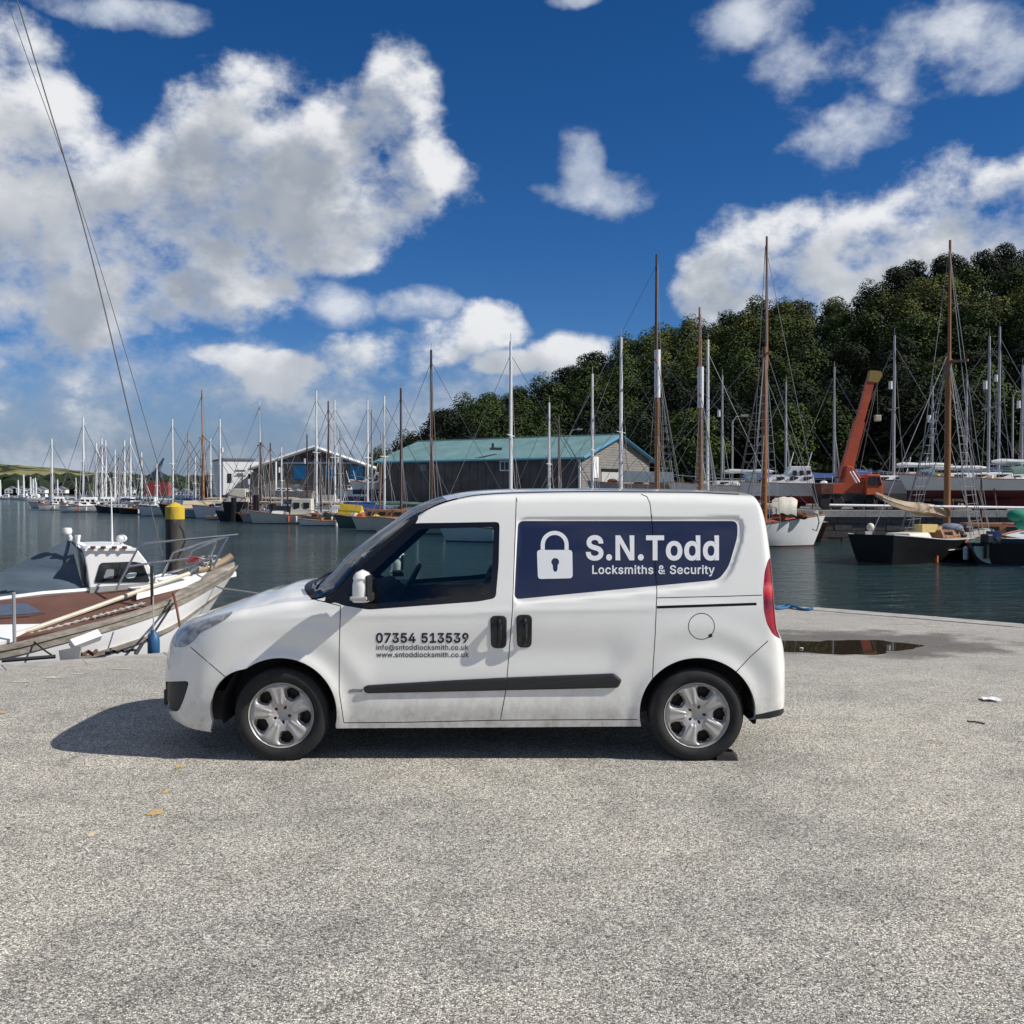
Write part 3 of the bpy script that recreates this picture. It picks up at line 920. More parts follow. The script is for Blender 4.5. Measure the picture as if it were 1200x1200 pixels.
GLYPHS = {
    '&': (448, ['197 -7 165 -5 136 1 110 12 88 26 69 42 54 62 43 84 36 108 34 133 36 154 40 173 47 189 58 205 70 220 85 235 101 249 120 264 140 279 216 335 223 340 230 346 237 352 243 359 249 367 255 375 259 384 261 394 262 405 260 420 255 434 245 445 233 454 219 459 201 461 189 460 178 457 168 453 159 447 151 440 145 431 141 421 138 411 137 399 138 386 141 375 145 363 152 352 159 340 169 327 179 314 191 300 204 284 438 0 364 0 171 231 153 254 136 274 121 293 108 310 96 327 87 344 81 361 77 379 75 398 77 420 82 440 91 458 102 474 117 488 134 499 154 507 176 512 200 513 224 512 246 507 266 499 283 488 297 475 308 459 317 442 322 424 324 404 323 389 320 375 315 362 309 349 301 336 291 325 281 314 269 303 256 293 154 217 135 202 121 188 110 174 103 161 98 146 97 131 98 115 102 101 109 87 118 76 130 66 143 57 158 51 175 48 193 46 213 48 232 52 251 59 269 69 286 81 301 95 315 112 327 131 336 151 343 174 348 198 349 224 408 224 406 194 403 167 397 144 389 124 380 107 371 92 361 80 353 70 345 62 333 47 315 30 294 17 271 7 246 -1 221 -5']),
    '.': (188, ['95 -4 83 -3 73 1 63 9 55 18 51 29 50 41 51 53 55 64 63 73 73 81 83 85 95 87 107 85 118 81 128 73 135 64 140 53 141 41 140 29 135 18 128 9 118 1 107 -3']),
    '0': (453, ['227 -7 191 -3 158 7 130 24 105 48 85 77 69 113 57 155 50 202 48 254 50 306 57 353 69 395 85 431 106 461 130 484 159 502 191 512 227 516 262 512 295 502 323 484 348 461 368 431 384 395 396 353 403 306 405 254 403 202 396 155 384 113 368 77 348 48 323 24 295 7 263 -3', '227 50 250 52 271 60 290 74 306 92 320 116 330 144 338 176 342 213 344 254 342 295 338 332 330 365 320 393 306 416 290 435 271 449 250 457 227 460 203 457 182 449 163 435 147 416 134 393 123 365 115 332 111 295 109 254 111 213 115 176 123 144 134 116 147 92 163 74 182 60 203 52']),
    '1': (453, ['76 0 76 55 391 55 391 0', '276 509 276 0 212 0 212 448 86 358 86 427 198 509']),
    '3': (453, ['218 -7 188 -5 159 1 133 10 108 22 88 38 70 57 57 79 48 104 44 132 109 132 112 115 118 100 126 87 137 76 150 66 165 59 182 54 200 51 219 50 239 51 258 55 275 61 291 69 304 80 315 93 323 108 328 125 329 145 328 163 323 180 316 196 306 211 292 223 275 234 254 241 229 246 201 248 157 248 157 299 288 448 70 452 70 509 372 509 372 461 211 278 211 289 247 290 279 286 308 276 333 262 354 244 371 222 383 198 391 173 393 145 390 116 383 90 370 66 354 45 333 27 309 12 281 2 251 -5']),
    '4': (453, ['40 105 40 158 247 509 311 509 109 166 413 163 413 105', '282 0 282 121 282 146 282 318 343 318 343 0']),
    '5': (453, ['221 -7 192 -5 165 1 140 11 118 25 99 41 83 60 71 82 63 105 60 130 122 130 125 115 130 102 138 89 148 78 160 68 173 60 188 54 204 51 221 50 241 51 259 56 276 64 291 75 304 89 314 104 322 122 326 141 328 162 326 183 321 203 314 221 303 237 290 251 275 262 257 270 238 275 218 277 201 276 184 273 167 268 152 262 139 255 128 246 67 253 96 509 366 509 366 452 151 452 134 301 148 311 162 318 178 325 194 330 212 333 229 334 252 332 274 328 294 321 313 311 330 299 345 285 358 269 370 251 379 231 386 210 390 187 391 163 388 132 381 102 369 76 352 52 332 32 309 15 282 3 253 -4']),
    '7': (453, ['97 0 323 448 62 452 62 509 391 509 391 449 165 0']),
    '9': (453, ['226 516 256 513 285 506 310 494 333 478 352 458 368 434 380 408 387 378 389 347 387 322 382 296 373 270 359 240 340 207 315 168 200 0 130 0 301 248 302 238 295 229 287 221 278 214 268 207 257 202 245 198 232 195 218 195 188 197 161 203 137 214 116 229 98 247 83 269 72 294 66 321 64 352 66 382 73 411 85 436 101 459 120 479 143 494 168 506 196 513', '226 460 207 459 190 454 174 446 160 435 148 423 138 407 131 390 127 372 125 352 127 331 131 313 138 295 148 280 160 268 174 257 190 250 207 245 226 243 245 245 263 249 279 257 293 267 305 280 314 295 322 312 326 330 327 350 326 371 322 390 314 407 305 422 293 435 279 446 263 454 245 459']),
    '@': (676, ['355 -135 307 -133 262 -126 221 -114 184 -98 151 -77 122 -53 98 -24 77 9 61 46 50 87 43 131 40 179 43 226 50 269 61 309 78 346 98 379 123 408 151 433 184 454 220 470 260 482 303 489 349 492 394 489 435 482 472 469 506 452 536 432 562 407 584 380 603 351 617 319 627 285 633 251 635 215 635 191 633 166 631 142 627 118 622 96 615 76 605 57 593 42 579 28 561 18 541 13 517 11 503 11 490 13 476 17 463 21 451 28 441 36 432 45 426 56 423 68 413 54 402 41 388 30 371 20 351 15 326 13 298 15 273 23 251 35 232 52 216 73 204 96 195 123 190 152 188 182 190 212 197 239 207 265 220 287 237 306 257 322 279 334 304 341 330 343 351 342 369 338 385 331 398 323 409 314 416 306 419 335 474 335 474 110 475 97 479 85 485 74 493 66 505 61 518 59 533 61 546 66 557 76 565 89 571 106 576 127 579 152 580 182 581 215 579 245 575 273 567 301 555 327 541 351 523 373 502 393 477 410 450 424 419 434 385 440 347 442 309 440 274 434 242 424 213 410 187 393 164 372 144 347 128 320 115 289 105 255 100 218 98 178 100 138 105 100 115 66 128 35 144 8 165 -17 188 -37 215 -54 246 -68 280 -78 317 -83 357 -85 376 -85 394 -83 412 -80 428 -77 444 -73 458 -69 471 -65 481 -62 489 -59 504 -107 493 -111 480 -116 464 -120 447 -124 429 -128 411 -131 392 -133 374 -135', '329 65 350 66 368 71 382 78 395 89 405 102 412 118 417 138 421 160 422 185 421 210 417 231 411 249 403 263 393 274 381 282 366 287 350 290 331 292 313 290 297 285 283 277 271 267 260 254 252 239 246 222 243 204 242 185 243 164 246 144 251 125 258 108 267 94 279 81 293 72 310 67']),
    'H': (517, ['60 0 60 509 125 509 125 289 392 289 392 509 457 509 457 0 392 0 392 232 125 232 125 0']),
    'L': (393, ['60 0 60 509 125 509 125 57 361 57 361 0']),
    'N': (523, ['60 0 60 509 136 509 400 105 400 509 463 509 463 0 387 0 125 400 125 0']),
    'S': (447, ['224 -9 188 -7 156 -1 128 9 102 23 81 40 64 60 51 83 42 109 38 137 104 137 108 118 114 102 123 88 136 76 150 66 166 59 185 53 204 50 224 49 246 50 267 54 286 60 303 69 317 79 329 92 338 106 344 122 346 139 344 154 340 168 332 179 322 189 310 197 296 205 280 211 263 217 245 222 184 239 145 253 112 269 86 289 67 313 56 341 52 372 54 400 62 425 75 448 92 468 113 484 138 498 165 508 195 514 227 516 259 514 289 508 316 498 340 484 360 468 377 449 390 427 398 403 401 378 337 378 332 402 320 421 302 437 280 449 254 456 225 459 204 457 185 454 167 448 152 440 139 430 129 418 121 405 117 391 115 376 117 359 122 345 131 334 142 324 155 315 169 308 184 302 198 297 212 293 264 279 279 275 295 270 312 264 328 256 344 248 359 238 372 226 384 213 395 198 402 180 407 161 408 139 406 112 399 87 386 64 370 43 349 25 323 11 294 0 261 -7']),
    'T': (449, ['32 452 32 509 417 509 417 452 257 452 257 0 193 0 193 452']),
    'c': (396, ['207 -8 174 -5 144 3 117 16 93 35 72 58 56 85 44 116 37 150 34 187 37 225 44 260 56 291 72 318 93 341 117 360 144 374 174 382 207 384 226 384 243 381 260 377 276 371 291 364 305 356 318 346 330 335 340 322 349 308 356 293 362 277 303 262 300 272 295 281 290 289 284 297 278 304 270 311 261 316 252 321 242 325 231 328 220 329 207 330 184 328 163 321 145 310 130 296 118 278 108 258 102 236 98 212 96 187 98 163 102 139 108 117 118 97 130 80 145 66 163 55 184 49 207 46 220 47 232 49 243 52 253 55 262 60 271 66 279 73 285 80 292 89 297 98 301 107 304 117 363 102 357 86 350 70 341 56 331 43 319 32 306 21 292 12 277 5 261 -1 244 -5 226 -7']),
    'd': (424, ['195 -8 165 -6 137 3 111 16 89 34 70 57 55 84 43 116 36 151 34 189 36 227 43 261 55 293 70 320 89 342 112 361 137 374 165 382 196 384 218 383 237 379 253 373 267 364 278 355 287 346 295 336 301 327 306 319 311 509 372 509 372 0 313 0 313 59 301 50 295 41 287 31 277 21 266 12 252 4 236 -3 217 -7', '205 47 226 49 246 55 263 65 278 78 290 95 299 115 306 138 310 162 312 189 310 216 306 241 300 263 290 282 278 299 263 312 246 322 227 328 205 330 182 328 162 322 145 311 130 298 118 281 108 261 102 239 98 215 96 189 98 163 102 139 109 117 118 97 130 80 145 66 162 55 182 49']),
    'e': (404, ['212 -8 177 -5 145 3 117 16 92 35 72 58 56 85 44 116 37 150 34 187 36 224 44 258 55 290 71 317 91 340 115 359 142 373 172 382 205 384 226 383 246 380 266 374 285 366 303 355 319 341 334 324 347 305 357 282 365 256 370 227 371 194 371 169 75 169 75 221 338 221 310 202 308 226 304 248 298 269 288 286 277 301 263 314 246 323 227 328 205 330 183 328 164 323 146 313 131 301 119 286 109 270 102 251 97 231 96 211 96 178 98 151 102 127 110 106 121 88 135 73 151 61 169 53 190 48 212 46 227 47 241 49 254 53 265 58 276 65 285 73 294 82 300 93 306 105 365 91 358 72 348 55 335 39 320 26 302 14 283 4 261 -3 237 -7']),
    'f': (254, ['228 379 228 327 6 327 6 379', '81 0 81 432 82 452 87 470 96 486 107 499 120 510 135 519 152 525 169 529 187 530 201 530 212 529 222 527 231 525 238 523 243 521 227 468 220 471 209 473 202 474 195 474 178 472 164 468 154 460 147 449 143 435 142 419 142 0']),
    'h': (410, ['114 227 114 0 53 0 53 509 114 509 114 287 102 287 116 319 132 344 152 362 175 374 200 382 227 384 252 383 275 377 295 369 313 356 328 340 341 321 350 298 355 271 357 240 357 0 296 0 296 235 293 263 286 286 273 304 256 318 235 326 210 329 192 328 176 324 161 317 147 308 136 297 126 283 119 266 115 248']),
    'i': (167, ['53 0 53 379 114 379 114 0', '84 443 73 444 63 448 54 455 47 463 43 472 41 483 43 494 47 504 54 512 63 518 73 522 84 524 95 522 105 518 114 512 121 504 125 494 126 483 125 472 121 463 114 455 105 448 95 444']),
    'k': (381, ['110 137 110 212 121 212 284 379 360 379 184 199 177 199', '53 0 53 509 114 509 114 0', '294 0 148 186 191 229 372 0']),
    'l': (189, ['139 -2 112 0 91 8 74 20 62 37 55 59 53 84 53 509 114 509 114 99 114 83 117 71 120 62 126 57 135 53 146 52 157 52 164 53 170 54 181 3 175 1 169 0 162 -1 154 -2 147 -2']),
    'm': (610, ['53 0 53 379 112 379 112 295 114 314 122 331 132 346 144 358 158 368 172 376 187 382 203 385 219 386 245 383 268 375 287 361 303 342 314 320 321 295 312 295 318 312 326 329 337 343 350 356 364 366 381 375 398 381 417 385 437 386 458 385 478 380 497 372 514 361 529 346 541 328 550 307 555 283 557 255 557 0 496 0 496 254 493 279 485 298 473 313 456 323 438 329 419 330 402 329 387 326 374 320 363 312 353 302 345 290 340 277 336 263 335 247 335 0 274 0 274 260 272 280 265 297 253 311 238 322 220 328 199 330 185 329 171 326 158 320 145 312 135 302 126 289 119 274 115 257 114 238 114 0']),
    'n': (410, ['114 227 114 0 53 0 53 379 112 379 112 287 102 287 116 319 132 344 152 362 175 374 200 382 227 384 252 383 275 377 295 369 313 356 328 340 341 321 350 298 355 271 357 240 357 0 296 0 296 235 293 263 286 286 273 304 256 318 235 326 210 329 192 328 176 324 161 317 147 308 136 297 126 283 119 266 115 248']),
    'o': (415, ['207 -8 174 -5 144 3 117 16 93 35 72 58 56 85 44 116 37 150 34 187 37 225 44 260 56 291 72 318 93 341 117 360 144 374 174 382 207 384 241 382 271 374 299 360 323 341 343 318 359 291 371 260 379 225 381 187 379 150 371 116 359 85 343 58 323 35 299 16 271 3 241 -5', '207 46 231 49 252 55 270 66 285 80 298 97 307 117 314 139 318 163 319 187 318 212 314 236 307 258 298 278 285 296 270 310 252 321 231 328 207 330 184 328 163 321 145 310 130 296 118 278 108 258 102 236 98 212 96 187 98 163 102 139 108 117 118 97 130 80 145 66 163 55 184 49']),
    'r': (259, ['53 0 53 379 112 379 112 321 124 339 137 354 152 367 171 377 191 383 213 385 223 385 229 384 240 384 243 322 236 324 223 325 215 326 207 326 190 324 174 321 159 315 146 306 135 296 126 284 119 269 115 254 114 237 114 0']),
    's': (365, ['182 -8 157 -7 133 -3 112 3 93 12 76 24 62 38 50 54 41 73 36 94 94 107 101 87 111 72 124 60 141 52 160 47 181 45 206 47 227 53 244 62 258 74 265 88 268 103 266 115 262 126 254 136 243 144 229 150 212 155 149 170 118 180 92 192 72 208 58 227 50 249 47 274 49 295 55 314 65 332 79 347 95 360 115 370 137 378 161 383 187 384 212 383 234 379 254 372 271 363 286 352 299 339 309 324 318 308 324 290 268 277 262 291 254 304 243 316 228 325 210 331 187 333 166 331 147 326 131 317 119 305 111 292 109 277 110 264 115 253 124 243 136 235 152 229 172 223 229 209 261 200 287 187 306 171 320 153 328 131 331 107 329 85 323 65 312 47 298 31 281 18 260 6 236 -2 210 -7']),
    't': (227, ['204 379 204 327 6 327 6 379', '65 471 126 471 126 98 127 83 130 70 136 61 144 55 156 51 170 50 180 50 191 52 197 53 213 2 207 0 200 -2 192 -3 184 -3 176 -4 168 -4 138 -1 113 7 92 21 77 41 68 64 65 93']),
    'u': (410, ['182 -5 158 -3 135 2 115 11 97 23 82 39 69 59 60 82 54 109 53 139 53 379 114 379 114 144 116 117 124 94 137 75 154 61 175 53 200 50 218 51 234 55 249 62 263 71 274 83 283 97 290 113 295 132 296 153 296 379 357 379 357 0 298 0 298 92 307 92 294 60 277 35 257 17 234 5 209 -3']),
    'w': (567, ['138 0 23 379 87 379 133 214 140 190 147 164 154 137 161 107 168 75 175 41 165 41 172 74 179 105 186 135 192 163 199 189 206 214 252 379 316 379 362 214 368 189 375 163 382 136 388 106 395 75 402 41 391 41 399 75 406 106 413 135 420 163 427 189 434 214 480 379 545 379 429 0 368 0 319 172 314 189 309 207 305 225 300 243 295 262 291 280 286 299 281 318 277 338 291 338 286 319 281 299 277 280 272 262 267 243 263 225 258 207 253 189 248 172 199 0']),
    'y': (389, ['47 -139 61 -86 71 -87 83 -89 94 -90 104 -89 113 -86 122 -81 130 -74 138 -64 145 -51 151 -36 163 -1 17 379 84 379 165 155 173 132 180 109 187 87 193 64 199 42 206 21 184 21 190 42 196 64 202 87 209 110 216 132 224 155 305 379 371 379 204 -58 196 -77 187 -93 177 -107 165 -119 153 -128 139 -136 125 -141 109 -144 91 -145 82 -145 73 -144 65 -143 57 -142 52 -140']),
}

def text_mesh(body, bold=0.0):
    """fill the letter outlines; the letters sit side by side with their own advances"""
    V = []; Fc = []; x = 0.0
    for ch in body:
        if ch == ' ':
            x += 0.26; continue
        adv, ls = GLYPHS[ch]
        loops = []
        for l in ls:
            q = [int(k) for k in l.split()]
            loops.append([(q[i] / 1000, q[i + 1] / 1000) for i in range(0, len(q), 2)])
        areas = [sum(l[i - 1][0] * l[i][1] - l[i][0] * l[i - 1][1] for i in range(len(l))) for l in loops]
        big = max(areas, key=abs)
        sgn = [1 if a_ * big > 0 else -1 for a_ in areas]
        if bold:
            fat = []
            for l in loops:
                sg = bold * (1 if big > 0 else -1)
                q = []
                for i in range(len(l)):
                    a, c, e = Vector(l[i - 1]), Vector(l[i]), Vector(l[(i + 1) % len(l)])
                    d1, d2 = (c - a).normalized(), (e - c).normalized()
                    n1, n2 = Vector((d1.y, -d1.x)), Vector((d2.y, -d2.x))
                    m = n1 + n2
                    if m.length < 1e-6: m = n1
                    m.normalize()
                    q.append(tuple(c + m * sg / max(0.6, m.dot(n1))))
                fat.append(q)
            loops = fat
        VV = []; EE = []
        for l in loops:
            b = len(VV); n = len(l); VV += l; EE += [(b + i, b + (i + 1) % n) for i in range(n)]
        r = delaunay_2d_cdt([Vector(v) for v in VV], EE, [], 0, 1e-5)
        b = len(V)
        V += [(v.x + x, v.y) for v in r[0]]
        for f in r[2]:
            c = (r[0][f[0]] + r[0][f[1]] + r[0][f[2]]) / 3
            if sum(sg * inpoly(l, c.x, c.y) for l, sg in zip(loops, sgn)) > 0: Fc.append(tuple(i + b for i in f))
        x += adv / 1000 + 0.028
    return V, Fc


def put_flat(name, V, Fc, m, parent, off=0.0018):
    """V in photograph pixels on the van's side -> lies on that surface"""
    pts = [lift(*img2s(*v), off) for v in V]
    return MB().add([p - parent.location for p in pts], Fc).build(name, m, parent)


def put_text(name, body, x0, x1, base, cap, m, parent, bold=0.0, slope=0.0):
    V, Fc = text_mesh(body, bold)
    xa = min(v[0] for v in V); xb = max(v[0] for v in V)
    CapV, _ = text_mesh('H', bold)
    h = max(v[1] for v in CapV) - bold
    P = [(x0 + (v[0] - xa) / (xb - xa) * (x1 - x0), base - v[1] / h * cap + slope * ((v[0] - xa) / (xb - xa))) for v in V]
    return put_flat(name, P, Fc, m, parent)


def wheel(parent, W, rot):
    cx, cz = W
    w = empty('wheel', Vector((cx, YS + 0.10, 0.302)) - parent.location, 0)
    w.parent = parent
    Mx = Matrix.Rotation(pi / 2, 4, 'X')      # lathe axis z -> -y (outwards, towards the camera)
    # tyre
    prof = [(0.205, -0.13), (0.235, -0.13), (0.285, -0.12), (0.303, -0.10)]
    for i in range(5):
        a = -0.10 + i * 0.036
        prof += [(0.309, a), (0.309, a + 0.026), (0.303, a + 0.028), (0.303, a + 0.034)]
    prof += [(0.308, 0.073), (0.302, 0.083), (0.288, 0.094), (0.262, 0.099), (0.24, 0.096), (0.224, 0.086), (0.218, 0.075)]
    t = MB().lathe(prof, 72, Mx)
    t.V = [(x, y, max(z, -0.3005)) if z > -0.304 else (x, y, -0.3005) for x, y, z in t.V]
    t.build('tyre', M_RUB, w, 30)
    # wheel cover with five windows and five broad spokes
    nr, na = 30, 200
    V = []; Fc = []
    def hole(r, a):
        k = ((a - rot + 36) % 72) - 36
        rc = (r - 0.152) / 0.042
        wd = 17.0 * (1.0 + 0.12 * (r - 0.152) / 0.042)
        ac = k / wd
        return (abs(rc) ** 3 + abs(ac) ** 3) ** (1 / 3)
    for i in range(nr + 1):
        r = 0.02 + (0.217 - 0.02) * i / nr
        for j in range(na):
            a = 360 * j / na
            h = hole(r, a)
            k = ((a - rot + 36) % 72) - 36
            base = 0.062 + 0.016 * sin(min(1, r / 0.19) * pi / 2) - 0.012 * exp(-(r / 0.055) ** 4)
            if r > 0.198: base -= 0.012 * sstep(0.198, 0.206, r) - 0.018 * sstep(0.207, 0.216, r)
            sp = abs(abs(k) - 36) / 17.0                       # 0 at the middle of a spoke
            if 0.065 < r < 0.2: base += 0.007 * sstep(1.0, 0.6, sp) * sstep(0.065, 0.08, r) * (1 - sstep(0.18, 0.197, r)) - 0.003 * exp(-(sp / 0.35) ** 2)
            base -= 0.040 * (1 - sstep(0.90, 1.12, h))
            for q in range(5):
                la = radians(rot + 36 + 72 * q + 72 * 0.5)
                if hypot(r * cos(radians(a)) - 0.052 * cos(la), r * sin(radians(a)) - 0.052 * sin(la)) < 0.0095: base -= 0.022
            x, z = r * cos(radians(a)), r * sin(radians(a))
            V.append((x, -base, z))
    for i in range(nr):
        for j in range(na):
            r = 0.02 + (0.217 - 0.02) * (i + 0.5) / nr; a = 360 * (j + 0.5) / na
            if hole(r, a) < 0.86: continue
            j2 = (j + 1) % na
            Fc.append((i * na + j, i * na + j2, (i + 1) * na + j2, (i + 1) * na + j))
    Fc.append(tuple(range(na)))
    MB().add(V, Fc).build('wheel_cover', M_RIM, w, 50)
    MB().lathe([(0.0, 0.0), (0.13, 0.004), (0.135, -0.01), (0.208, -0.012), (0.212, 0.07)], 40, Mx).build('brake_disc', M_STEEL, w, True)
    for q in range(5):
        la = radians(rot + 72 * q)
        MB().lathe([(0, 0.055), (0.007, 0.055), (0.009, 0.04)], 6, Matrix.Translation((0.052 * cos(la), 0, 0.052 * sin(la))) @ Mx).build('wheel_nut', M_BLACKGL, w)
    return w


def build_van():
    van = empty('van', (0, YC, 0))
    tag(van, 'small white panel van parked side on with a navy padlock sign on its side', 'van')
    O = van.location
    m_head, m_tail = lens_mats()
    groups, pts, nrs = van_side()
    inset = {'seam': 0.007, 'fog': 0.018, 'rail': 0.012, 'win': 0.001, 'glass': 0.004}
    spec = {'fender': ('front_wing', M_WHITE), 'fbump': ('front_bumper', M_WHITE), 'rbump': ('rear_bumper', M_WHITE), 'sill': ('sill', M_WHITE),
            'door': ('front_door', M_WHITE), 'slide': ('sliding_door', M_WHITE), 'quarter': ('rear_quarter_panel', M_WHITE),
            'slide_stick': ('sign_panel', M_NAVY), 'quarter_stick': ('sign_panel', M_NAVY),
            'glass': ('side_window', M_GLASS), 'win': ('window_frame', M_BLACKGL), 'head': ('headlight', m_head), 'fog': ('lower_grille', M_BLACKPL),
            'tail': ('tail_light', m_tail), 'seam': ('panel_gap', M_GAP), 'rail': ('door_rail', M_BLACKPL), 'fuel': ('fuel_flap', M_WHITE),
            'bumpb': ('bumper_trim', M_BLACKPL)}
    made = {}
    for side in (0, 1):
        for key, tris in groups.items():
            name, m = spec[key]
            if side and key == 'fuel': name = 'fuel_flap'
            idx = {}; V = []; N = []; Fc = []
            off = inset.get(key, 0.0)
            mm = M_WHITE if (side and key.endswith('_stick')) else m
            for f in tris:
                q = []
                for i in f:
                    if i not in idx:
                        idx[i] = len(V)
                        n = nrs[i]; p = pts[i] - n * off
                        if key == 'head': p = pts[i] + n * 0.002
                        if side: p = Vector((p.x, 2 * YC - p.y, p.z)); n = Vector((n.x, -n.y, n.z))
                        V.append(p - O); N.append(n)
                    q.append(idx[i])
                if side: q = q[::-1]
                Fc.append(tuple(q))
            me = bpy.data.meshes.new(name)
            me.from_pydata([tuple(v) for v in V], [], Fc)
            me.materials.append(mm)
            me.polygons.foreach_set('use_smooth', [True] * len(me.polygons))
            me.normals_split_custom_set_from_vertices([tuple(n) for n in N])
            o = bpy.data.objects.new(name, me); COL.objects.link(o); o.parent = van
            if key in ('slide_stick', 'quarter_stick') and not side:
                made[key] = o
            if not side: made[key] = o
    # top sheet
    def edge_pt(s): return lift(s, z_edge(s))
    def bow(s): return interp([S0, -1.75, -1.3, -1.1, -0.5, -0.2, 0.3, 1.5, S1], [0.0, 0.02, 0.17, 0.17, 0.10, 0.06, 0.02, -0.01, 0.0], s)
    def crown(s): return interp([S0, -2.4, -1.75, -1.4, -1.2, -0.8, -0.45, -0.1, 0.5, 1.5, S1], [0.0, 0.02, 0.05, 0.055, 0.05, 0.036, 0.034, 0.034, 0.03, 0.028, 0.0], s)
    SS = sorted(set([S0 + (S1 - S0) * i / 200 for i in range(201)]))
    S_COWL, S_HEAD = -1.33, -0.42
    NT_ = 24
    def row(s, dz=0.0):
        e = edge_pt(s); R = []
        w = YC - e.y
        for j in range(NT_ + 1):
            t = -1 + 2 * j / NT_
            k = 1 - abs(t) ** 2.4
            R.append(Vector((e.x - bow(s) * k, YC + w * t, e.z + crown(s) * k + dz)) - O)
        return R
    def sheet(name, m, sa, sb, dz=0.0, smooth=60, parent=van):
        ss = [sa] + [s for s in SS if sa < s < sb] + [sb]
        return MB().loft([row(s, dz)[::-1] for s in ss]).build(name, m, parent, smooth)
    sheet('bonnet', M_WHITE, S0, S_COWL)
    ws = sheet('windscreen', M_WSCR, S_COWL + 0.06, S_HEAD)
    sheet('cowl', M_BLACKPL, S_COWL, S_COWL + 0.06)
    sheet('roof', M_WHITE, S_HEAD, S1)
    sheet('headlining', M_INT, S_HEAD, 1.55, -0.05)
    # dark line where windscreen meets the pillar, gutter strips on the roof
    for sd in (0, 1):
        def ep(s, up=0.004, inn=0.012):
            e = edge_pt(s)
            y = e.y + inn
            if sd: y = 2 * YC - y
            return Vector((e.x, y, e.z + up)) - O
        MB().tube([ep(S_COWL + (S_HEAD + 0.05 - S_COWL) * i / 24, 0.0, 0.008) for i in range(25)], 0.012, 6).build('windscreen_seal', M_BLACKGL, van, True)
        MB().tube([ep(-0.40 + 1.95 * i / 30, 0.003, 0.02) for i in range(31)], 0.007, 6).build('roof_gutter', M_BLACKPL, van, True)
    # wipers
    for a, b in (((-0.50, 0.08), (0.25, 0.10)), ((0.10, 0.08), (0.66, 0.12))):
        y0, y1 = a[0], b[0]
        def wp(y, k):
            s = S_COWL + 0.07 + k
            e = edge_pt(s); w = YC - e.y; t = y / w; kk = 1 - abs(t) ** 2.4
            return Vector((e.x - bow(s) * kk, y, e.z + crown(s) * kk + 0.02))
        MB().tube([wp(y0 + (y1 - y0) * i / 8, 0.01 + 0.06 * i / 8) for i in range(9)], 0.009, 5).build('wiper', M_BLACKPL, van)
    MB().tube([wp(-0.70 + 0.05 * i, -0.035) + Vector((0, 0, -0.004)) for i in range(5)], 0.02, 6).build('washer_cover', M_BLACKPL, van)
    # wheel wells, floor
    for W in (W1, W2):
        for sd in (-1, 1):
            secs = []
            for a in range(-20, 201, 8):
                c_, s_ = cos(radians(a)), sin(radians(a))
                y_out = sd * 0.885; y_in = sd * 0.55
                x, z = W[0] + 0.40 * c_, max(0.24, W[1] + 0.02 + 0.39 * s_)
                secs.append([(x, y_out, z), (x, y_in, z), (W[0], y_in, W[1])])
            MB().loft(secs).build('wheel_arch_liner', M_GAP, van)
            # arch return lip
            if sd == -1:
                poly = ARCH1 if W is W1 else ARCH2
                secs = []
                for (s, z) in dens_poly(poly[1:-1], 0.03, False):
                    p = lift(s, max(z, z_bot(s)), 0) - O
                    secs.append([p, p + Vector((0, 0.045, 0))])
                MB().loft(secs).build('arch_lip', M_WHITE, van, True)
    fl = MB()
    fl.box((-0.15, 0, 0.27), (1.95, 1.66, 0.08)); fl.box((-1.525, 0, 0.40), (0.9, 1.06, 0.25)); fl.box((1.22, 0, 0.42), (0.8, 1.06, 0.2)); fl.box((-2.12, 0, 0.33), (0.35, 1.4, 0.2)); fl.box((1.68, 0, 0.36), (0.16, 1.66, 0.1))
    fl.build('underbody', M_GAP, van)
    # wheels
    w1 = wheel(van, W1, 64 + 72); w2 = wheel(van, W2, 72)
    for w in (w1, w2):
        c = copy_tree(w, van)
        c.rotation_euler = (0, 0, pi)
        c.location = Vector((w.location.x, -w.location.y, w.location.z))
    # number plate, grille on the nose
    MB().box((-2.475, 0, 0.47), (0.03, 0.52, 0.11)).build('number_plate', mat('white_number_plate', (0.75, 0.75, 0.72), 0.4), van)
    MB().box((-2.44, 0, 0.33), (0.03, 0.9, 0.11)).build('front_grille', M_BLACKPL, van, bevel=0.01)
    # mirrors
    for sd in (0, 1):
        f = -1 if not sd else 1
        c = at(423, 690, 6.58) - O
        if sd: c = Vector((c.x, -c.y, c.z))
        secs = []
        # head: sections from bottom to top
        for i in range(13):
            u = i / 12
            z = c.z - 0.082 + 0.205 * u
            k = max(0.02, 1 - abs(2 * u - 0.85) ** 3.0 * 0.85) if u > 0.5 else 1 - 0.10 * (1 - u * 2) ** 2
            if u > 0.7: k = sqrt(max(0.0, 1 - ((u - 0.7) / 0.301) ** 2)) * 0.98 + 0.02
            sec = []
            for j in range(16):
                th = 2 * pi * j / 16
                ex = abs(cos(th)) ** 0.7 * (1 if cos(th) > 0 else -1); ey = abs(sin(th)) ** 0.7 * (1 if sin(th) > 0 else -1)
                sec.append((c.x + 0.010 * u + 0.057 * k * ex, c.y + 0.085 * k * ey, z))
            secs.append(sec)
        MB().loft(secs, True, True, True).build('mirror_housing', M_WHITE, van, True)
        MB().box((c.x - 0.004, c.y + f * 0.004, c.z - 0.055), (0.112, 0.170, 0.026)).build('mirror_indicator', mat('clear_indicator_lens', (0.42, 0.42, 0.40), 0.2, coat=1.0), van, bevel=0.008)
        MB().box((c.x + 0.052, c.y, c.z + 0.01), (0.022, 0.165, 0.165)).build('mirror_back', M_BLACKPL, van, bevel=0.01)
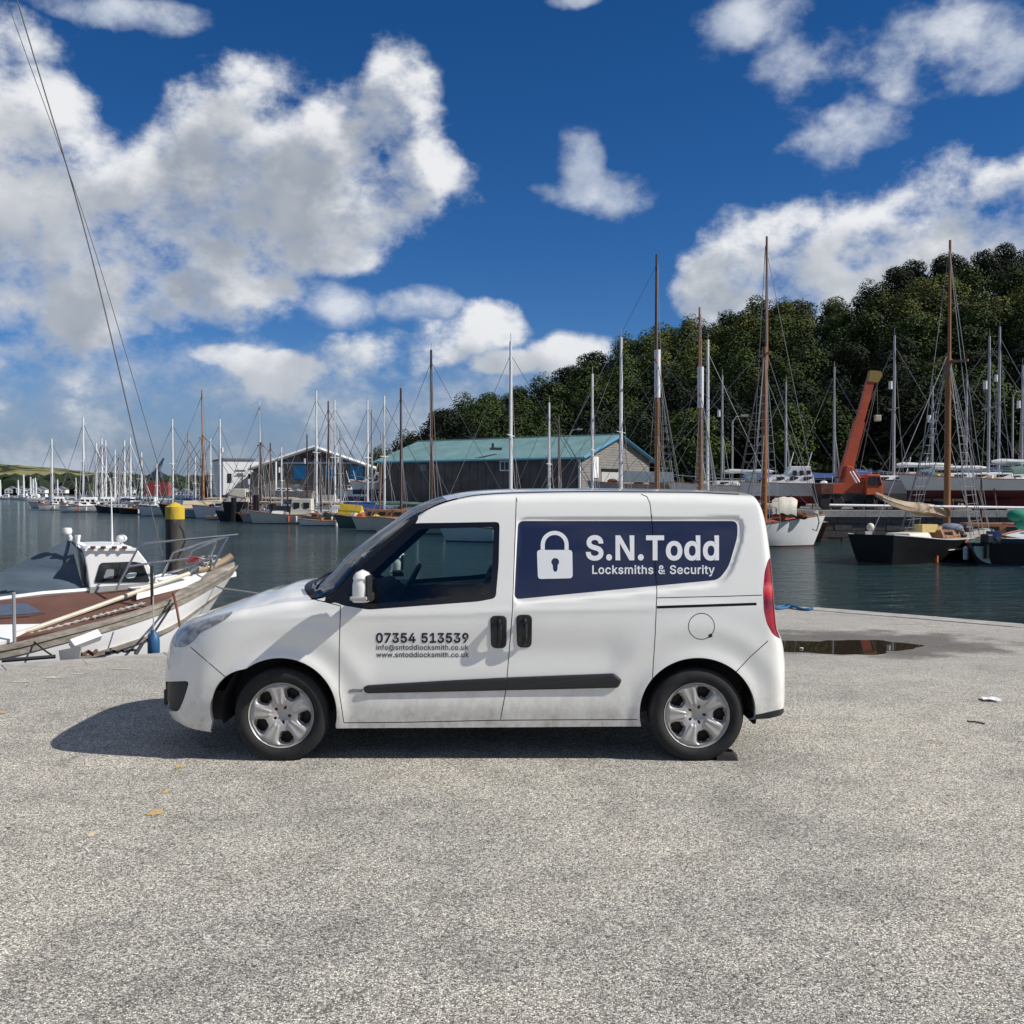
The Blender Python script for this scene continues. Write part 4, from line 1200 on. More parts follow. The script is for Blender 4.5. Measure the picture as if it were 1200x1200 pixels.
        MB().box((c.x + 0.02, c.y - f * 0.09, c.z - 0.06), (0.10, 0.11, 0.055)).build('mirror_arm', M_BLACKPL, van, bevel=0.012)
    # side strip, handles (near side and mirrored)
    ST = rounded([(426.3, 805), (431, 802.8), (520, 797.5), (594.6, 793.8), (595.2, 808.6), (520, 810.4), (431, 812.2), (427, 810)], 2, 3)
    SB = rounded([(592.8, 793.8), (660, 791.2), (719.5, 789), (728.7, 796.5), (724, 805.6), (660, 807.2), (592.2, 808.6)], 3, 3)
    def pad(name, polypx, h, m, edge=0.6, sides=(0, 1), step=8):
        P = [Vector(p) for p in dens_poly(polypx, step)]
        cx = sum((p for p in P), Vector((0, 0))) / len(P)
        n = len(P)
        # inset ring towards the axis
        ring0 = [img2s(*p) for p in P]
        xs0, xs1 = min(p.x for p in P), max(p.x for p in P)
        ins = []
        for i, p in enumerate(P):
            d = (P[(i + 1) % n] - P[i - 1])
            nn = Vector((-d.y, d.x))
            if nn.length < 1e-6: nn = Vector((0, 1))
            nn.normalize()
            if not inpoly([tuple(q) for q in P], p.x + nn.x * 0.3, p.y + nn.y * 0.3): nn = -nn
            ins.append(p + nn * edge)
        ring1 = [img2s(*p) for p in ins]
        for sd in sides:
            V = []
            for (q, hh) in [(r, -0.004) for r in ring0] + [(r, h * 0.65) for r in ring0] + [(r, h) for r in ring1]:
                p = lift(q[0], q[1], hh) - O
                if sd: p.y = -p.y
                V.append(p)
            Fc = []
            for a in (0, n):
                for i in range(n): Fc.append((a + i, a + (i + 1) % n, a + n + (i + 1) % n, a + n + i))
            Fc.append(tuple(2 * n + i for i in range(n)))
            o = MB().add(V, Fc).build(name, m, van)
        return o
    pad('side_moulding', ST, 0.018, M_BLACKPL, 2.2); pad('side_moulding', SB, 0.018, M_BLACKPL, 2.2)
    for hx0, hx1, hy0, hy1 in ((574.3, 594, 721.5, 759.6), (604.7, 623.6, 720.3, 758.8)):
        poly = rounded([(hx0, hy0), (hx1, hy0), (hx1 - 0.6, hy1), (hx0 + 1.2, hy1)], 6.5, 5)
        pad('door_handle', poly, 0.006, M_BLACKPL, 1.2, step=3)
        mx = (hx0 + hx1) / 2 + 1.0
        for sd in (0, 1):
            V = []
            for i in range(13):
                u = i / 12
                p = lift(*img2s(mx, hy0 + 4 + (hy1 - hy0 - 9) * u), 0.012 + 0.030 * sin(pi * u) ** 0.5) - O
                if sd: p.y = -p.y
                V.append(p)
            MB().tube(V, 0.015, 8).build('door_pull', M_BLACKGL, van, True)
    pad('side_badge', [(409, 808.6), (413, 807.2), (425, 807.4), (424, 811), (408.5, 811.4)], 0.002, mat('grey_badge', (0.25, 0.25, 0.25), 0.4), 0.3)
    pad('flap_latch', [(830, 744), (834, 742), (835, 746), (831, 747.5)], 0.001, M_BLACKPL, 0.2, (0,))
    # lettering and padlock sign
    sgn = made['slide_stick']
    class Par: location = O
    def tx(*a, **k):
        o = put_text(*a, van, **k); return o
    tx('lettering', 'S.N.Todd', 686.5, 842.5, 655.3, 26.5, M_STW, bold=0.026)
    tx('lettering', 'Locksmiths & Security', 694, 837.5, 672.4, 9.6, M_STW, bold=0.016)
    tx('lettering', '07354 513539', 440.6, 549.2, 752.8, 10.6, M_TXT, bold=0.027)
    tx('lettering', 'info@sntoddlocksmith.co.uk', 441, 549, 761.4, 5.6, M_TXT, bold=0.013)
    tx('lettering', 'www.sntoddlocksmith.co.uk', 441, 549.4, 770.0, 5.6, M_TXT, bold=0.013)
    def flat_poly(name, outer, holes, m, off=0.0018):
        VV = []; EE = []
        for poly in [outer] + holes:
            b = len(VV); n = len(poly); VV.extend(poly); EE.extend([(b + i, b + (i + 1) % n) for i in range(n)])
        x0, x1 = min(v[0] for v in outer), max(v[0] for v in outer); y0, y1 = min(v[1] for v in outer), max(v[1] for v in outer)
        for i in range(1, 9):
            for j in range(1, 9): VV.append((x0 + (x1 - x0) * i / 9.0, y0 + (y1 - y0) * j / 9.0))
        r = delaunay_2d_cdt([Vector(v) for v in VV], EE, [], 0, 1e-4)
        Fc = []
        for f in r[2]:
            c = (r[0][f[0]] + r[0][f[1]] + r[0][f[2]]) / 3
            if inpoly(outer, *c) and not any(inpoly(h, *c) for h in holes): Fc.append(tuple(f)[::-1])
        return put_flat(name, [tuple(v) for v in r[0]], Fc, m, van, off)
    body = rounded([(629.2, 644.5), (670.6, 644.5), (671.2, 677.6), (630.4, 678.6)], 4, 4)
    kh = [(650.6 + 4.6 * cos(radians(a)), 658.6 + 4.6 * sin(radians(a))) for a in range(130, 411, 20)] + [(653.2, 668), (651.8, 670), (649.6, 670), (648.2, 668)]
    flat_poly('padlock_body', body, [kh], M_STW)
    def arc(r, xc=650.0, yc=638.5, k=1.0): return [(xc + r * cos(radians(a)), yc - r * k * sin(radians(a))) for a in range(0, 181, 12)]
    sh = [(666.4, 644.4)] + arc(16.4, k=1.0) + [(633.6, 644.4), (638.4, 644.4)] + arc(11.6)[::-1] + [(661.6, 644.4)]
    flat_poly('padlock_shackle', sh, [], M_STW)
    # interior seen through the glass
    inn = MB()
    inn.box((-0.02, 0, 0.82), (0.05, 1.56, 1.05)).build('bulkhead', M_INT, van)
    MB().box((-1.12, 0, 0.78), (0.50, 1.5, 0.55), 0, -0.25).build('dashboard', M_INT, van, bevel=0.06)
    for y in (-0.40, 0.40):
        s = MB()
        s.box((-0.40, y, 0.62), (0.52, 0.5, 0.16)); s.box((-0.17, y, 0.90), (0.13, 0.48, 0.60), 0, 0.16)
        s.build('front_seat', M_INT, van, bevel=0.05)
    for sd in (-1, 1):
        MB().box((-0.58, sd * 0.80, 0.70), (1.1, 0.06, 0.62)).build('door_lining', M_INT, van)
    MB().lathe([(0.165 + 0.016 * cos(a * pi / 4), 0.016 * sin(a * pi / 4)) for a in range(9)], 26, Matrix.Translation((-0.80, 0.36, 1.06)) @ Matrix.Rotation(radians(-62), 4, 'Y')).build('steering_wheel', M_BLACKPL, van, True)
    MB().box((-0.86, 0.36, 1.05), (0.05, 0.28, 0.06), 0, 0.5).build('steering_spoke', M_BLACKPL, van)
    MB().box((-0.80, 0.0, 1.50), (0.03, 0.22, 0.07)).build('rear_view_mirror', M_BLACKPL, van)
    MB().box((-0.62, -0.30, 1.62), (0.16, 0.36, 0.012), 0, 0.12).build('sun_visor', mat('grey_visor', (0.3, 0.31, 0.3)), van)
    MB().tube([(-0.95, 0.62, 1.55), (-0.95, 0.62, 1.40)], 0.012, 6).build('grab_handle', M_BLACKPL, van)
    # small dark wedge shape beside the rear tyre
    c = gnd(853, 888)
    o = MB().loft([[(c.x - 0.09, c.y - 0.08, 0), (c.x + 0.05, c.y - 0.08, 0), (c.x + 0.03, c.y - 0.07, 0.035), (c.x - 0.09, c.y - 0.07, 0.05)],
                   [(c.x - 0.09, c.y + 0.10, 0), (c.x + 0.08, c.y + 0.08, 0), (c.x + 0.04, c.y + 0.07, 0.04), (c.x - 0.09, c.y + 0.07, 0.06)]], True, True, True).build('dark_wedge', M_RUB, None)
    tag(o, 'small black wedge lying against the back of the rear tyre', 'wheel chock')
    return van
build_van()
# ------------------------------------------------------------------ far yard, hills, woods
M_YARD = mat('yard_gravel', (0.20, 0.19, 0.17), 0.95, var=0.35, scale=0.8, spec=0.1)
M_STONE = mat('quay_stone', (0.085, 0.08, 0.07), 0.85, var=0.5, scale=1.2, bump=0.5, bscale=6)
Z_YARD = 0.55
YARD = [(90, 58), (40, 62), (19.2, 63.5), (17.5, 70), (6, 84), (-6, 99), (-21, 112), (-36, 120), (-41, 132), (-55, 210), (-110, 420)]
def yard():
    V = [(x, y, Z_YARD) for x, y in YARD] + [(-110, 900, Z_YARD), (400, 900, Z_YARD), (400, 58, Z_YARD)]
    o = MB().add(V, [tuple(range(len(V)))[::-1]]).build('yard_ground', M_YARD)
    tag(o, 'gravelled boatyard ground across the water', None, None, 'structure')
    w = MB()
    w.loft([[(x, y, Z_YARD - 0.35), (x, y, -5)] for x, y in YARD])
    wl = w.build('harbour_wall', M_STONE)
    tag(wl, 'dark stone wall of the boatyard quay across the water', None, None, 'structure')
    # dressed stones of the nearest stretch, in courses
    a, b = Vector((19.2, 63.5, 0)), Vector((31.0, 62.7, 0))
    L = (b - a).length; d = (b - a) / L; rz = atan2(d.y, d.x)
    R = random.Random(3)
    meshes = []
    for k in range(6):
        Lb = R.uniform(0.8, 1.5)
        mb = MB().box((Lb / 2, 0, 0), (Lb - 0.03, 0.22, 0.40))
        meshes.append((Lb, mb.mesh('stone_block', M_STONE)))
    for row in range(4):
        u = -0.2 * row
        while u < L:
            Lb, me = R.choice(meshes)
            o = bpy.data.objects.new('stone_block', me); COL.objects.link(o); o.parent = wl
            p = a + d * u
            o.location = (p.x, p.y - 0.05 + R.uniform(-0.03, 0.03), Z_YARD - 0.55 - 0.43 * row)
            o.rotation_euler = (0, 0, rz)
            u += Lb
    # pale capping along the same stretch
    for i in range(len(YARD) - 2):
        p, q = Vector((*YARD[i], 0)), Vector((*YARD[i + 1], 0))
        n = max(1, int((q - p).length / 2.5)); dd = (q - p) / n
        for j in range(n):
            c = p + dd * (j + 0.5)
            MB().box((c.x, c.y + 0.1, Z_YARD - 0.14), (dd.length - 0.02, 0.7, 0.40), atan2(dd.y, dd.x)).build('capping_stone', M_COPE, wl)
yard()

def far_hills():
    m = bpy.data.materials.new('far_fields'); m.use_nodes = True
    t = NT(m.node_tree); b = t.n['Principled BSDF']; b.inputs['Roughness'].default_value = 1.0; b.inputs['Specular IOR Level'].default_value = 0.0
    g = t.node('ShaderNodeNewGeometry').outputs['Position']
    st = t.node('ShaderNodeTexVoronoi', feature='F1'); t.l.new(t.v('ADD', t.v('MULTIPLY', g, (1, 0.6, 2.0)), t.v('MULTIPLY', t.noise(g, 0.006, 3, out='Color'), (90, 90, 0))), st.inputs['Vector']); st.inputs['Scale'].default_value = 0.006
    sc = t.node('ShaderNodeSeparateColor'); t.l.new(st.outputs['Color'], sc.inputs[0])
    field = t.ramp(sc.outputs[0], [(0.0, (0.13, 0.155, 0.06)), (0.4, (0.17, 0.18, 0.08)), (0.7, (0.24, 0.215, 0.11)), (1.0, (0.15, 0.18, 0.07))])
    ed = t.node('ShaderNodeTexVoronoi', feature='DISTANCE_TO_EDGE')
    t.l.new(st.inputs['Vector'].links[0].from_socket, ed.inputs['Vector']); ed.inputs['Scale'].default_value = 0.006
    hedge = t.mr(ed.outputs['Distance'], 0.03, 0.06, 1, 0)
    wood = t.mr(t.noise(g, 0.006, 5, 0.6), 0.52, 0.57)
    f = t.m('MAXIMUM', hedge, wood)
    sx = t.node('ShaderNodeSeparateXYZ'); t.l.new(g, sx.inputs[0])
    lowf = t.mr(sx.outputs[2], 14, 26, 1, 0)
    f = t.m('MAXIMUM', f, lowf)
    t.l.new(t.mix(f, field, t.ramp(t.noise(g, 0.05, 4), [(0.3, (0.020, 0.030, 0.018)), (0.7, (0.05, 0.065, 0.035))])), b.inputs['Base Color'])
    R = random.Random(5)
    from mathutils import noise as mn
    def top(px): return interp([-500, -200, 0, 60, 110, 150, 200, 260, 330, 420, 600, 900], [60, 50, 31.5, 27, 21, 20.5, 14, 12, 14, 16, 18, 25], px)
    V = []; Fc = []
    nx, ny = 240, 14
    for j in range(ny):
        for i in range(nx):
            px = -900 + 1900 * i / (nx - 1)
            Y = 1300 + 90 * j
            k = sin(min(1, j / 8) * pi / 2) ** 1.3
            X = (px - 600) / F * Y
            z = (top(px) + 0) * k / F * Y * 1.0 + 1.78 * k + mn.noise(Vector((X * 0.008, Y * 0.008, 0))) * 5 * k - 1.2 * (1 - k)
            z += max(0, mn.noise(Vector((X * 0.05, Y * 0.05, 3)))) * 7 * (0.5 if k > 0.85 else 1) * (1 if k > 0.03 else 0)
            V.append((X, Y, z if j else -3))
    for j in range(ny - 1):
        for i in range(nx - 1):
            Fc.append((j * nx + i, j * nx + i + 1, (j + 1) * nx + i + 1, (j + 1) * nx + i))
    o = MB().add(V, Fc).build('hills', m, None, True)
    tag(o, 'low green hills with fields and hedges beyond the river', None, None, 'structure')
    # belt of woodland along the far shore: one mass
    mw = mat('far_woodland', (0.030, 0.042, 0.025), 1.0, var=0.5, scale=0.06, spec=0)
    b2 = MB()
    for i in range(700):
        px = R.uniform(-250, 640); Y = R.uniform(900, 1290)
        X = (px - 600) / F * Y
        r = R.uniform(6, 13)
        z = 0.5 + (Y - 900) / 390 * 8
        b2.ball((X, Y, z + r * 0.3), r, (1.3, 1, 0.75 + R.random() * 0.4), 6, 4)
    o = b2.build('far_woodland', mw)
    tag(o, 'dark belt of woodland along the far shore', None, None, 'stuff')
    sh = MB().add([(-1400, 880, -0.9), (700, 880, -0.9), (700, 1400, 0.6), (-1400, 1400, 0.6)], [(0, 1, 2, 3)]).build('far_shore', M_YARD)
    tag(sh, 'far river shore below the woods', None, None, 'structure')
far_hills()

def sil(px):
    xs = [300, 418, 430, 455, 480, 505, 530, 560, 600, 640, 665, 690, 720, 760, 800, 830, 860, 880, 900, 930, 960, 985, 1010, 1040, 1060, 1090, 1130, 1160, 1200, 1300, 1500, 2000]
    ys = [574, 560, 541, 520, 505, 490, 470, 462, 455, 441, 432, 416, 405, 384, 376, 368, 360, 348, 350, 353, 348, 350, 335, 316, 309, 300, 298, 291, 283, 258, 215, 170]
    return interp(xs, ys, px)
ROWS = [(116, 0.47), (126, 0.60), (138, 0.72), (151, 0.84), (166, 0.93), (182, 1.0)]
def top_z(X, Y):
    px = 600 + F * X / Y
    k = interp([r[0] for r in ROWS], [r[1] for r in ROWS], Y)
    return H_CAM + (576 - sil(px)) * k / F * Y
def crown_z(X, Y): return max(Z_YARD, top_z(X, Y) - 11.0)
def wood():
    V = []; Fc = []
    nx, ny = 70, 26
    for j in range(ny):
        Y = 112 + 5.0 * j
        for i in range(nx):
            X = -20 - 0.1 * j + 280 * i / (nx - 1)
            yy = min(Y, 182)
            z = crown_z(X * yy / Y if Y > 182 else X, yy) * (1 + (Y - yy) * 0.001) if Y > 112 else Z_YARD
            V.append((X, Y, z - 0.15))
    for j in range(ny - 1):
        for i in range(nx - 1): Fc.append((j * nx + i, j * nx + i + 1, (j + 1) * nx + i + 1, (j + 1) * nx + i))
    m = mat('wood_floor', (0.025, 0.028, 0.015), 1.0, var=0.4, scale=0.3, spec=0)
    o = MB().add(V, Fc).build('hillside', m, None, True)
    tag(o, 'steep wooded hillside behind the boatyard', None, None, 'structure')

    def leaf_mat(name, lo, hi):
        m = bpy.data.materials.new(name); m.use_nodes = True
        t = NT(m.node_tree); b = t.n['Principled BSDF']
        oi = t.node('ShaderNodeObjectInfo')
        g = t.node('ShaderNodeNewGeometry')
        n = t.noise(g.outputs['Position'], 0.35, 4, 0.6)
        rnd = g.outputs['Random Per Island']
        f = t.m('ADD', t.m('MULTIPLY', n, 0.6), t.m('ADD', t.m('MULTIPLY', rnd, 0.25), t.m('MULTIPLY', oi.outputs['Random'], 0.3)))
        t.l.new(t.ramp(f, [(0.3, lo), (0.85, hi)]), b.inputs['Base Color'])
        b.inputs['Roughness'].default_value = 0.75; b.inputs['Specular IOR Level'].default_value = 0.15
        b.inputs['Transmission Weight'].default_value = 0.0
        return m
    MLF = [leaf_mat('broadleaf_foliage', (0.016, 0.027, 0.008), (0.08, 0.11, 0.026)), leaf_mat('sunlit_toned_foliage', (0.030, 0.038, 0.011), (0.17, 0.19, 0.045)), leaf_mat('shade_toned_foliage', (0.008, 0.013, 0.006), (0.024, 0.032, 0.012))]  # olive and dark tones carry sun and shade in the leaf colour
    MBK = mat('tree_bark', (0.06, 0.05, 0.04), 0.9, var=0.3, scale=3)
    R = random.Random(11)
    protos = []
    for k in range(9):
        b = MB()
        hgt = 11.5
        lobes = []
        for q in range(17):
            a = R.uniform(0, 2 * pi); rr = R.uniform(0.5, 3.6); zz = R.uniform(2.6, hgt - 1.8)
            sh = 1 - abs(zz - 5.5) / 9.5
            lobes.append((rr * sh * cos(a), rr * sh * sin(a), zz, R.uniform(1.1, 2.1) * (0.7 if k % 3 == 1 else 1)))
        lobes.append((0, 0, hgt - 1.7, 1.7)); lobes.append((0.5, 0.3, 6.5, 3.0))
        spiky = (k % 3 == 1)
        for (lx, ly, lz, lr) in lobes:
            nl = int(lr * lr * 165)
            for _ in range(nl):
                th = R.uniform(0, 2 * pi); u = R.uniform(-1, 1); rad = lr * (R.uniform(0.55, 1.0) ** 0.5) * (1 + 0.22 * R.random() ** 3)
                s_ = sqrt(1 - u * u)
                c = Vector((lx + rad * s_ * cos(th), ly + rad * s_ * sin(th), lz + rad * u * (1.35 if spiky else 0.85)))
                nrm_ = Vector((s_ * cos(th) + R.uniform(-.7, .7), s_ * sin(th) + R.uniform(-.7, .7), u + 0.35 + R.uniform(-.7, .7))).normalized()
                a1 = nrm_.cross(Vector((R.uniform(-1, 1), R.uniform(-1, 1), R.uniform(-1, 1)))).normalized(); b1 = nrm_.cross(a1)
                sz = R.uniform(0.06, 0.15)
                b.add([c + a1 * sz * 1.5, c + b1 * sz, c - a1 * sz * 1.5, c - b1 * sz], [(0, 1, 2, 3)])
        crown_me = b.mesh('crown', MLF[k // 3 % 3])
        tr = MB()
        tr.tube([(0, 0, -1), (0.1, 0, 2.5), (0.0, 0.15, 5.5), (0.2, 0, 9.0)], [0.34, 0.27, 0.2, 0.07], 7)
        for q in range(6):
            l = lobes[q]; h0 = R.uniform(2.2, 5)
            tr.tube([(0.05, 0.05, h0), (l[0] * 0.5, l[1] * 0.5, (h0 + l[2]) / 2 + 0.3), (l[0], l[1], l[2])], [0.13, 0.09, 0.03], 5)
        protos.append((crown_me, tr.mesh('trunk', MBK)))
    LAB = ['bushy green broadleaf tree in the wood behind the boatyard', 'sunlit-toned olive green tree in the wood behind the boatyard', 'shade-toned dark green tree in the wood behind the boatyard']
    GRP = ['green trees of the hillside wood', 'sunlit-toned olive trees of the hillside wood', 'shade-toned dark trees of the hillside wood']
    n = 0
    for ri, (Y, k) in enumerate(ROWS):
        X0, X1 = (350 - 600) / F * Y, (1250 - 600) / F * Y + 16
        X = X0 + R.uniform(0, 4)
        while X < X1:
            yy = Y + R.uniform(-4, 4)
            if 576 - sil(600 + F * X / yy) > 12 and (600 + F * X / yy > 450 or yy > 158):
                px = 600 + F * X / yy
                s = R.uniform(0.92, 1.10) * (1.0 if ri < 5 else 0.92)
                tz = top_z(X, yy)
                if tz - Z_YARD < 11.0 * s: s = max(0.4, (tz - Z_YARD) / 11.3)
                sunlit_tone = ri >= 3 and px > 700
                fam = (R.choice([2, 2, 2, 0]) if ri < 2 else R.choice([0, 2, 0])) if not sunlit_tone else R.choice([1, 1, 0, 0])  # shaded foot and sunlit upper rows are painted by foliage tone
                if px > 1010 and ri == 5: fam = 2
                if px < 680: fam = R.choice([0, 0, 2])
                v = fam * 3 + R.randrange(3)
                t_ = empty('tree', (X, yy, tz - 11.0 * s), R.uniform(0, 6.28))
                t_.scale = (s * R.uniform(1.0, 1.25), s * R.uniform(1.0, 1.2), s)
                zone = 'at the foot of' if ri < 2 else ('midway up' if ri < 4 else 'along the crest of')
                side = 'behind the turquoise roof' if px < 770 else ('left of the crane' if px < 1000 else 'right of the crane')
                kind_ = ['bushy green', 'sunlit-toned olive green', 'shade-toned dark green'][fam]
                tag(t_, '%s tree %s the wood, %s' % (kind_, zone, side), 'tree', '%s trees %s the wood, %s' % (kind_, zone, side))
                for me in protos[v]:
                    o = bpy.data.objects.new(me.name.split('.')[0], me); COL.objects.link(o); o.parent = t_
                n += 1
            X += R.uniform(4.2, 6.2)
    # low scrub filling the foot of the wood, its shade put into the colour
    b = MB()
    for _ in range(26000):
        X = R.uniform(-22, 72); Y = R.uniform(108, 121)
        if 576 - sil(600 + F * X / Y) < 10 or 600 + F * X / Y < 452: continue
        z0 = crown_z(X, Y)
        c = Vector((X, Y, z0 + R.uniform(0, 4.2) * (0.5 + 0.5 * sin(X * 0.9) ** 2)))
        n_ = Vector((R.uniform(-1, 1), R.uniform(-1, 1), R.uniform(-.3, 1))).normalized()
        a1 = n_.cross(Vector((R.uniform(-1, 1), 1, R.uniform(-1, 1)))).normalized(); b1 = n_.cross(a1); sz = R.uniform(0.2, 0.42)
        b.add([c + a1 * sz * 1.4, c + b1 * sz, c - a1 * sz * 1.4, c - b1 * sz], [(0, 1, 2, 3)])
    o = b.build('undergrowth', MLF[2]); tag(o, 'shade-toned dark scrub and brambles at the foot of the wood', None, None, 'stuff')
wood()

# ------------------------------------------------------------------ buildings across the water
M_TIMB = mat('weathered_grey_boards', (0.215, 0.20, 0.18), 0.9, var=0.35, scale=3, stretch=(0.3, 0.3, 6))
M_SHEET = mat('dark_grey_sheeting', (0.085, 0.08, 0.075), 0.8, var=0.3, scale=0.7)
M_TURQ = mat('turquoise_roof_sheet', (0.16, 0.285, 0.275), 0.6, var=0.18, scale=0.5, dirt=((0.16, 0.19, 0.16), 0.6))
M_BLUEF = mat('blue_fascia_paint', (0.05, 0.22, 0.34), 0.5)
M_BLUED = mat('bright_blue_door_paint', (0.015, 0.27, 0.56), 0.5)
M_WHITEW = mat('white_painted_wall', (0.75, 0.75, 0.73), 0.7, var=0.06)
M_DARKW = mat('dark_window_pane', (0.02, 0.022, 0.025), 0.2)
M_SLATE = mat('grey_roof_sheet', (0.16, 0.16, 0.165), 0.7, var=0.2, scale=1)
M_BROWNR = mat('red_brown_wall', (0.12, 0.045, 0.035), 0.8)

def green_shed():
    P0 = Vector((6.3, 94, 0)); u = Vector((-0.83, 0.56, 0)).normalized(); v = Vector((0.56, 0.83, 0)).normalized()
    L, W, ez, rz = 24.5, 14.0, 5.0, 7.25
    ob = empty('boat_shed', (P0.x, P0.y, Z_YARD))
    tag(ob, 'long grey timber boat shed with a turquoise sheet roof behind the van', 'shed')
    O = ob.location
    def W_(a, b, z): return P0 + u * a + v * b + Vector((0, 0, z)) - O
    def quad(name, pts, m, parent=ob): return MB().add(pts, [tuple(range(len(pts)))]).build(name, m, parent)
    MB().add([W_(0, 0, Z_YARD), W_(L, 0, Z_YARD), W_(L, 0, ez), W_(0, 0, ez)], [(0, 1, 2, 3)]).build('side_wall', M_SHEET, ob)
    MB().add([W_(0, W, Z_YARD), W_(L, W, Z_YARD), W_(L, W, ez), W_(0, W, ez)], [(3, 2, 1, 0)]).build('side_wall', M_SHEET, ob)
    quad('gable_wall', [W_(0, 0, Z_YARD), W_(0, W, Z_YARD), W_(0, W, ez), W_(0, W / 2, rz), W_(0, 0, ez)], M_TIMB)
    quad('gable_wall', [W_(L, 0, Z_YARD), W_(L, W, Z_YARD), W_(L, W, ez), W_(L, W / 2, rz), W_(L, 0, ez)], M_SHEET)
    # boards of the gable
    z = Z_YARD
    R = random.Random(2)
    while z < rz - 0.3:
        b0 = 0.05 if z < ez else (z + 0.24 - ez) / (rz - ez) * W / 2 + 0.05
        q = 0.03 + R.uniform(0, 0.02)
        m_ = MB()
        pa, pb = W_(-q, b0, z), W_(-q, W - b0, z)
        pts = [pa, pb, pb + Vector((0, 0, 0.225)), pa + Vector((0, 0, 0.225))]
        m_.add([p for p in pts] + [p + u * q for p in pts], [(3, 2, 1, 0), (0, 1, 5, 4), (2, 3, 7, 6)])
        m_.build('board', M_TIMB, ob)
        z += 0.25
    # vertical ribs of the side sheeting
    for k in range(24):
        a = 0.5 + k * 1.02
        c = W_(a, -0.02, (Z_YARD + ez) / 2)
        MB().box(c, (0.10, 0.05, ez - Z_YARD), atan2(u.y, u.x)).build('wall_rib', M_SHEET, ob)
    # roof slopes, sheets and ribs
    oh = 0.5
    for sd in (0, 1):
        def rp(a, k, up=0.0):
            b = (-0.35 + (W / 2 + 0.35) * k) if not sd else (W + 0.35 - (W / 2 + 0.35) * k)
            zz = ez - 0.12 + (rz - ez + 0.12) * k + 0.06 + up
            return W_(a, b, zz)
        n = 22; st = (L + 2 * oh) / n
        for i in range(n):
            a0, a1 = -oh + st * i, -oh + st * (i + 1) - 0.03
            up = R.uniform(0, 0.012)
            pts = [rp(a0, 0, up), rp(a1, 0, up), rp(a1, 1, up), rp(a0, 1, up)]
            V = pts + [p - Vector((0, 0, 0.05)) for p in pts]
            MB().add(V, [(0, 1, 2, 3) if sd else (3, 2, 1, 0), (4, 5, 6, 7), (0, 1, 5, 4), (1, 2, 6, 5), (2, 3, 7, 6), (3, 0, 4, 7)]).build('roof_sheet', M_TURQ, ob)
        # fascia
        MB().tube([rp(-oh - 0.02, 0, -0.12), rp(-oh - 0.02, 1, -0.12)], 0.17, 4).build('fascia', M_BLUEF, ob)
        MB().tube([rp(-oh, -0.01, -0.10), rp(L + oh, -0.01, -0.10)], 0.09, 4).build('gutter', M_BLUEF, ob)
    MB().tube([W_(-oh, W / 2, rz + 0.05), W_(L + oh, W / 2, rz + 0.05)], 0.13, 6).build('ridge_cap', M_TURQ, ob)
    def on_side(px0, px1, py0, py1, name, m, parent=ob, depth=0.06, wall=0):
        # rectangle of the wall found through two pixels
        def hit(px, py):
            d = at(px, py, 1.0) - Vector((0, 0, H_CAM)); C = Vector((0, 0, H_CAM))
            nn = v if wall == 0 else u
            k = (P0 - C).dot(nn) / d.dot(nn)
            return C + d * k
        a, b, c = hit(px0, py1), hit(px1, py1), hit(px0, py0)
        h = c.z - a.z; w = (b - a); w.z = 0; nrm_ = (-v if wall == 0 else -u)
        c0 = a + w / 2 + Vector((0, 0, h / 2)) + nrm_ * depth / 2 - O
        return MB().box(c0, (w.length, depth, h), atan2(w.y, w.x)).build(name, m, parent)
    wn = on_side(586, 598, 540, 552, 'window_frame', M_WHITEW)
    on_side(587.4, 591.4, 541.5, 550.5, 'window_pane', M_DARKW, ob, 0.10); on_side(592.4, 596.6, 541.5, 550.5, 'window_pane', M_DARKW, ob, 0.10)
    on_side(493, 500, 544, 552, 'wall_patch', M_SLATE)
    on_side(704, 726, 553, 577, 'roller_door', mat('pale_grey_door', (0.42, 0.42, 0.40), 0.6), ob, 0.10, 1)
    on_side(694, 700, 535, 560, 'notice_board', M_WHITEW, ob, 0.14, 1)
    on_side(704, 724, 549, 552.6, 'door_head', M_DARKW, ob, 0.12, 1)
    on_side(678.5, 680.5, 537, 577, 'corner_post', M_WHITEW, ob, 0.1, 0)
    # small dark vent on the roof
    p = rp(0, 0) if False else at(581, 526, 100.5) - O
    MB().box(p, (1.1, 0.5, 0.25), 0.5).box(p + Vector((-0.3, 0, 0.3)), (0.2, 0.2, 0.5), 0.3).build('roof_vent', M_DARKW, ob)
green_shed()

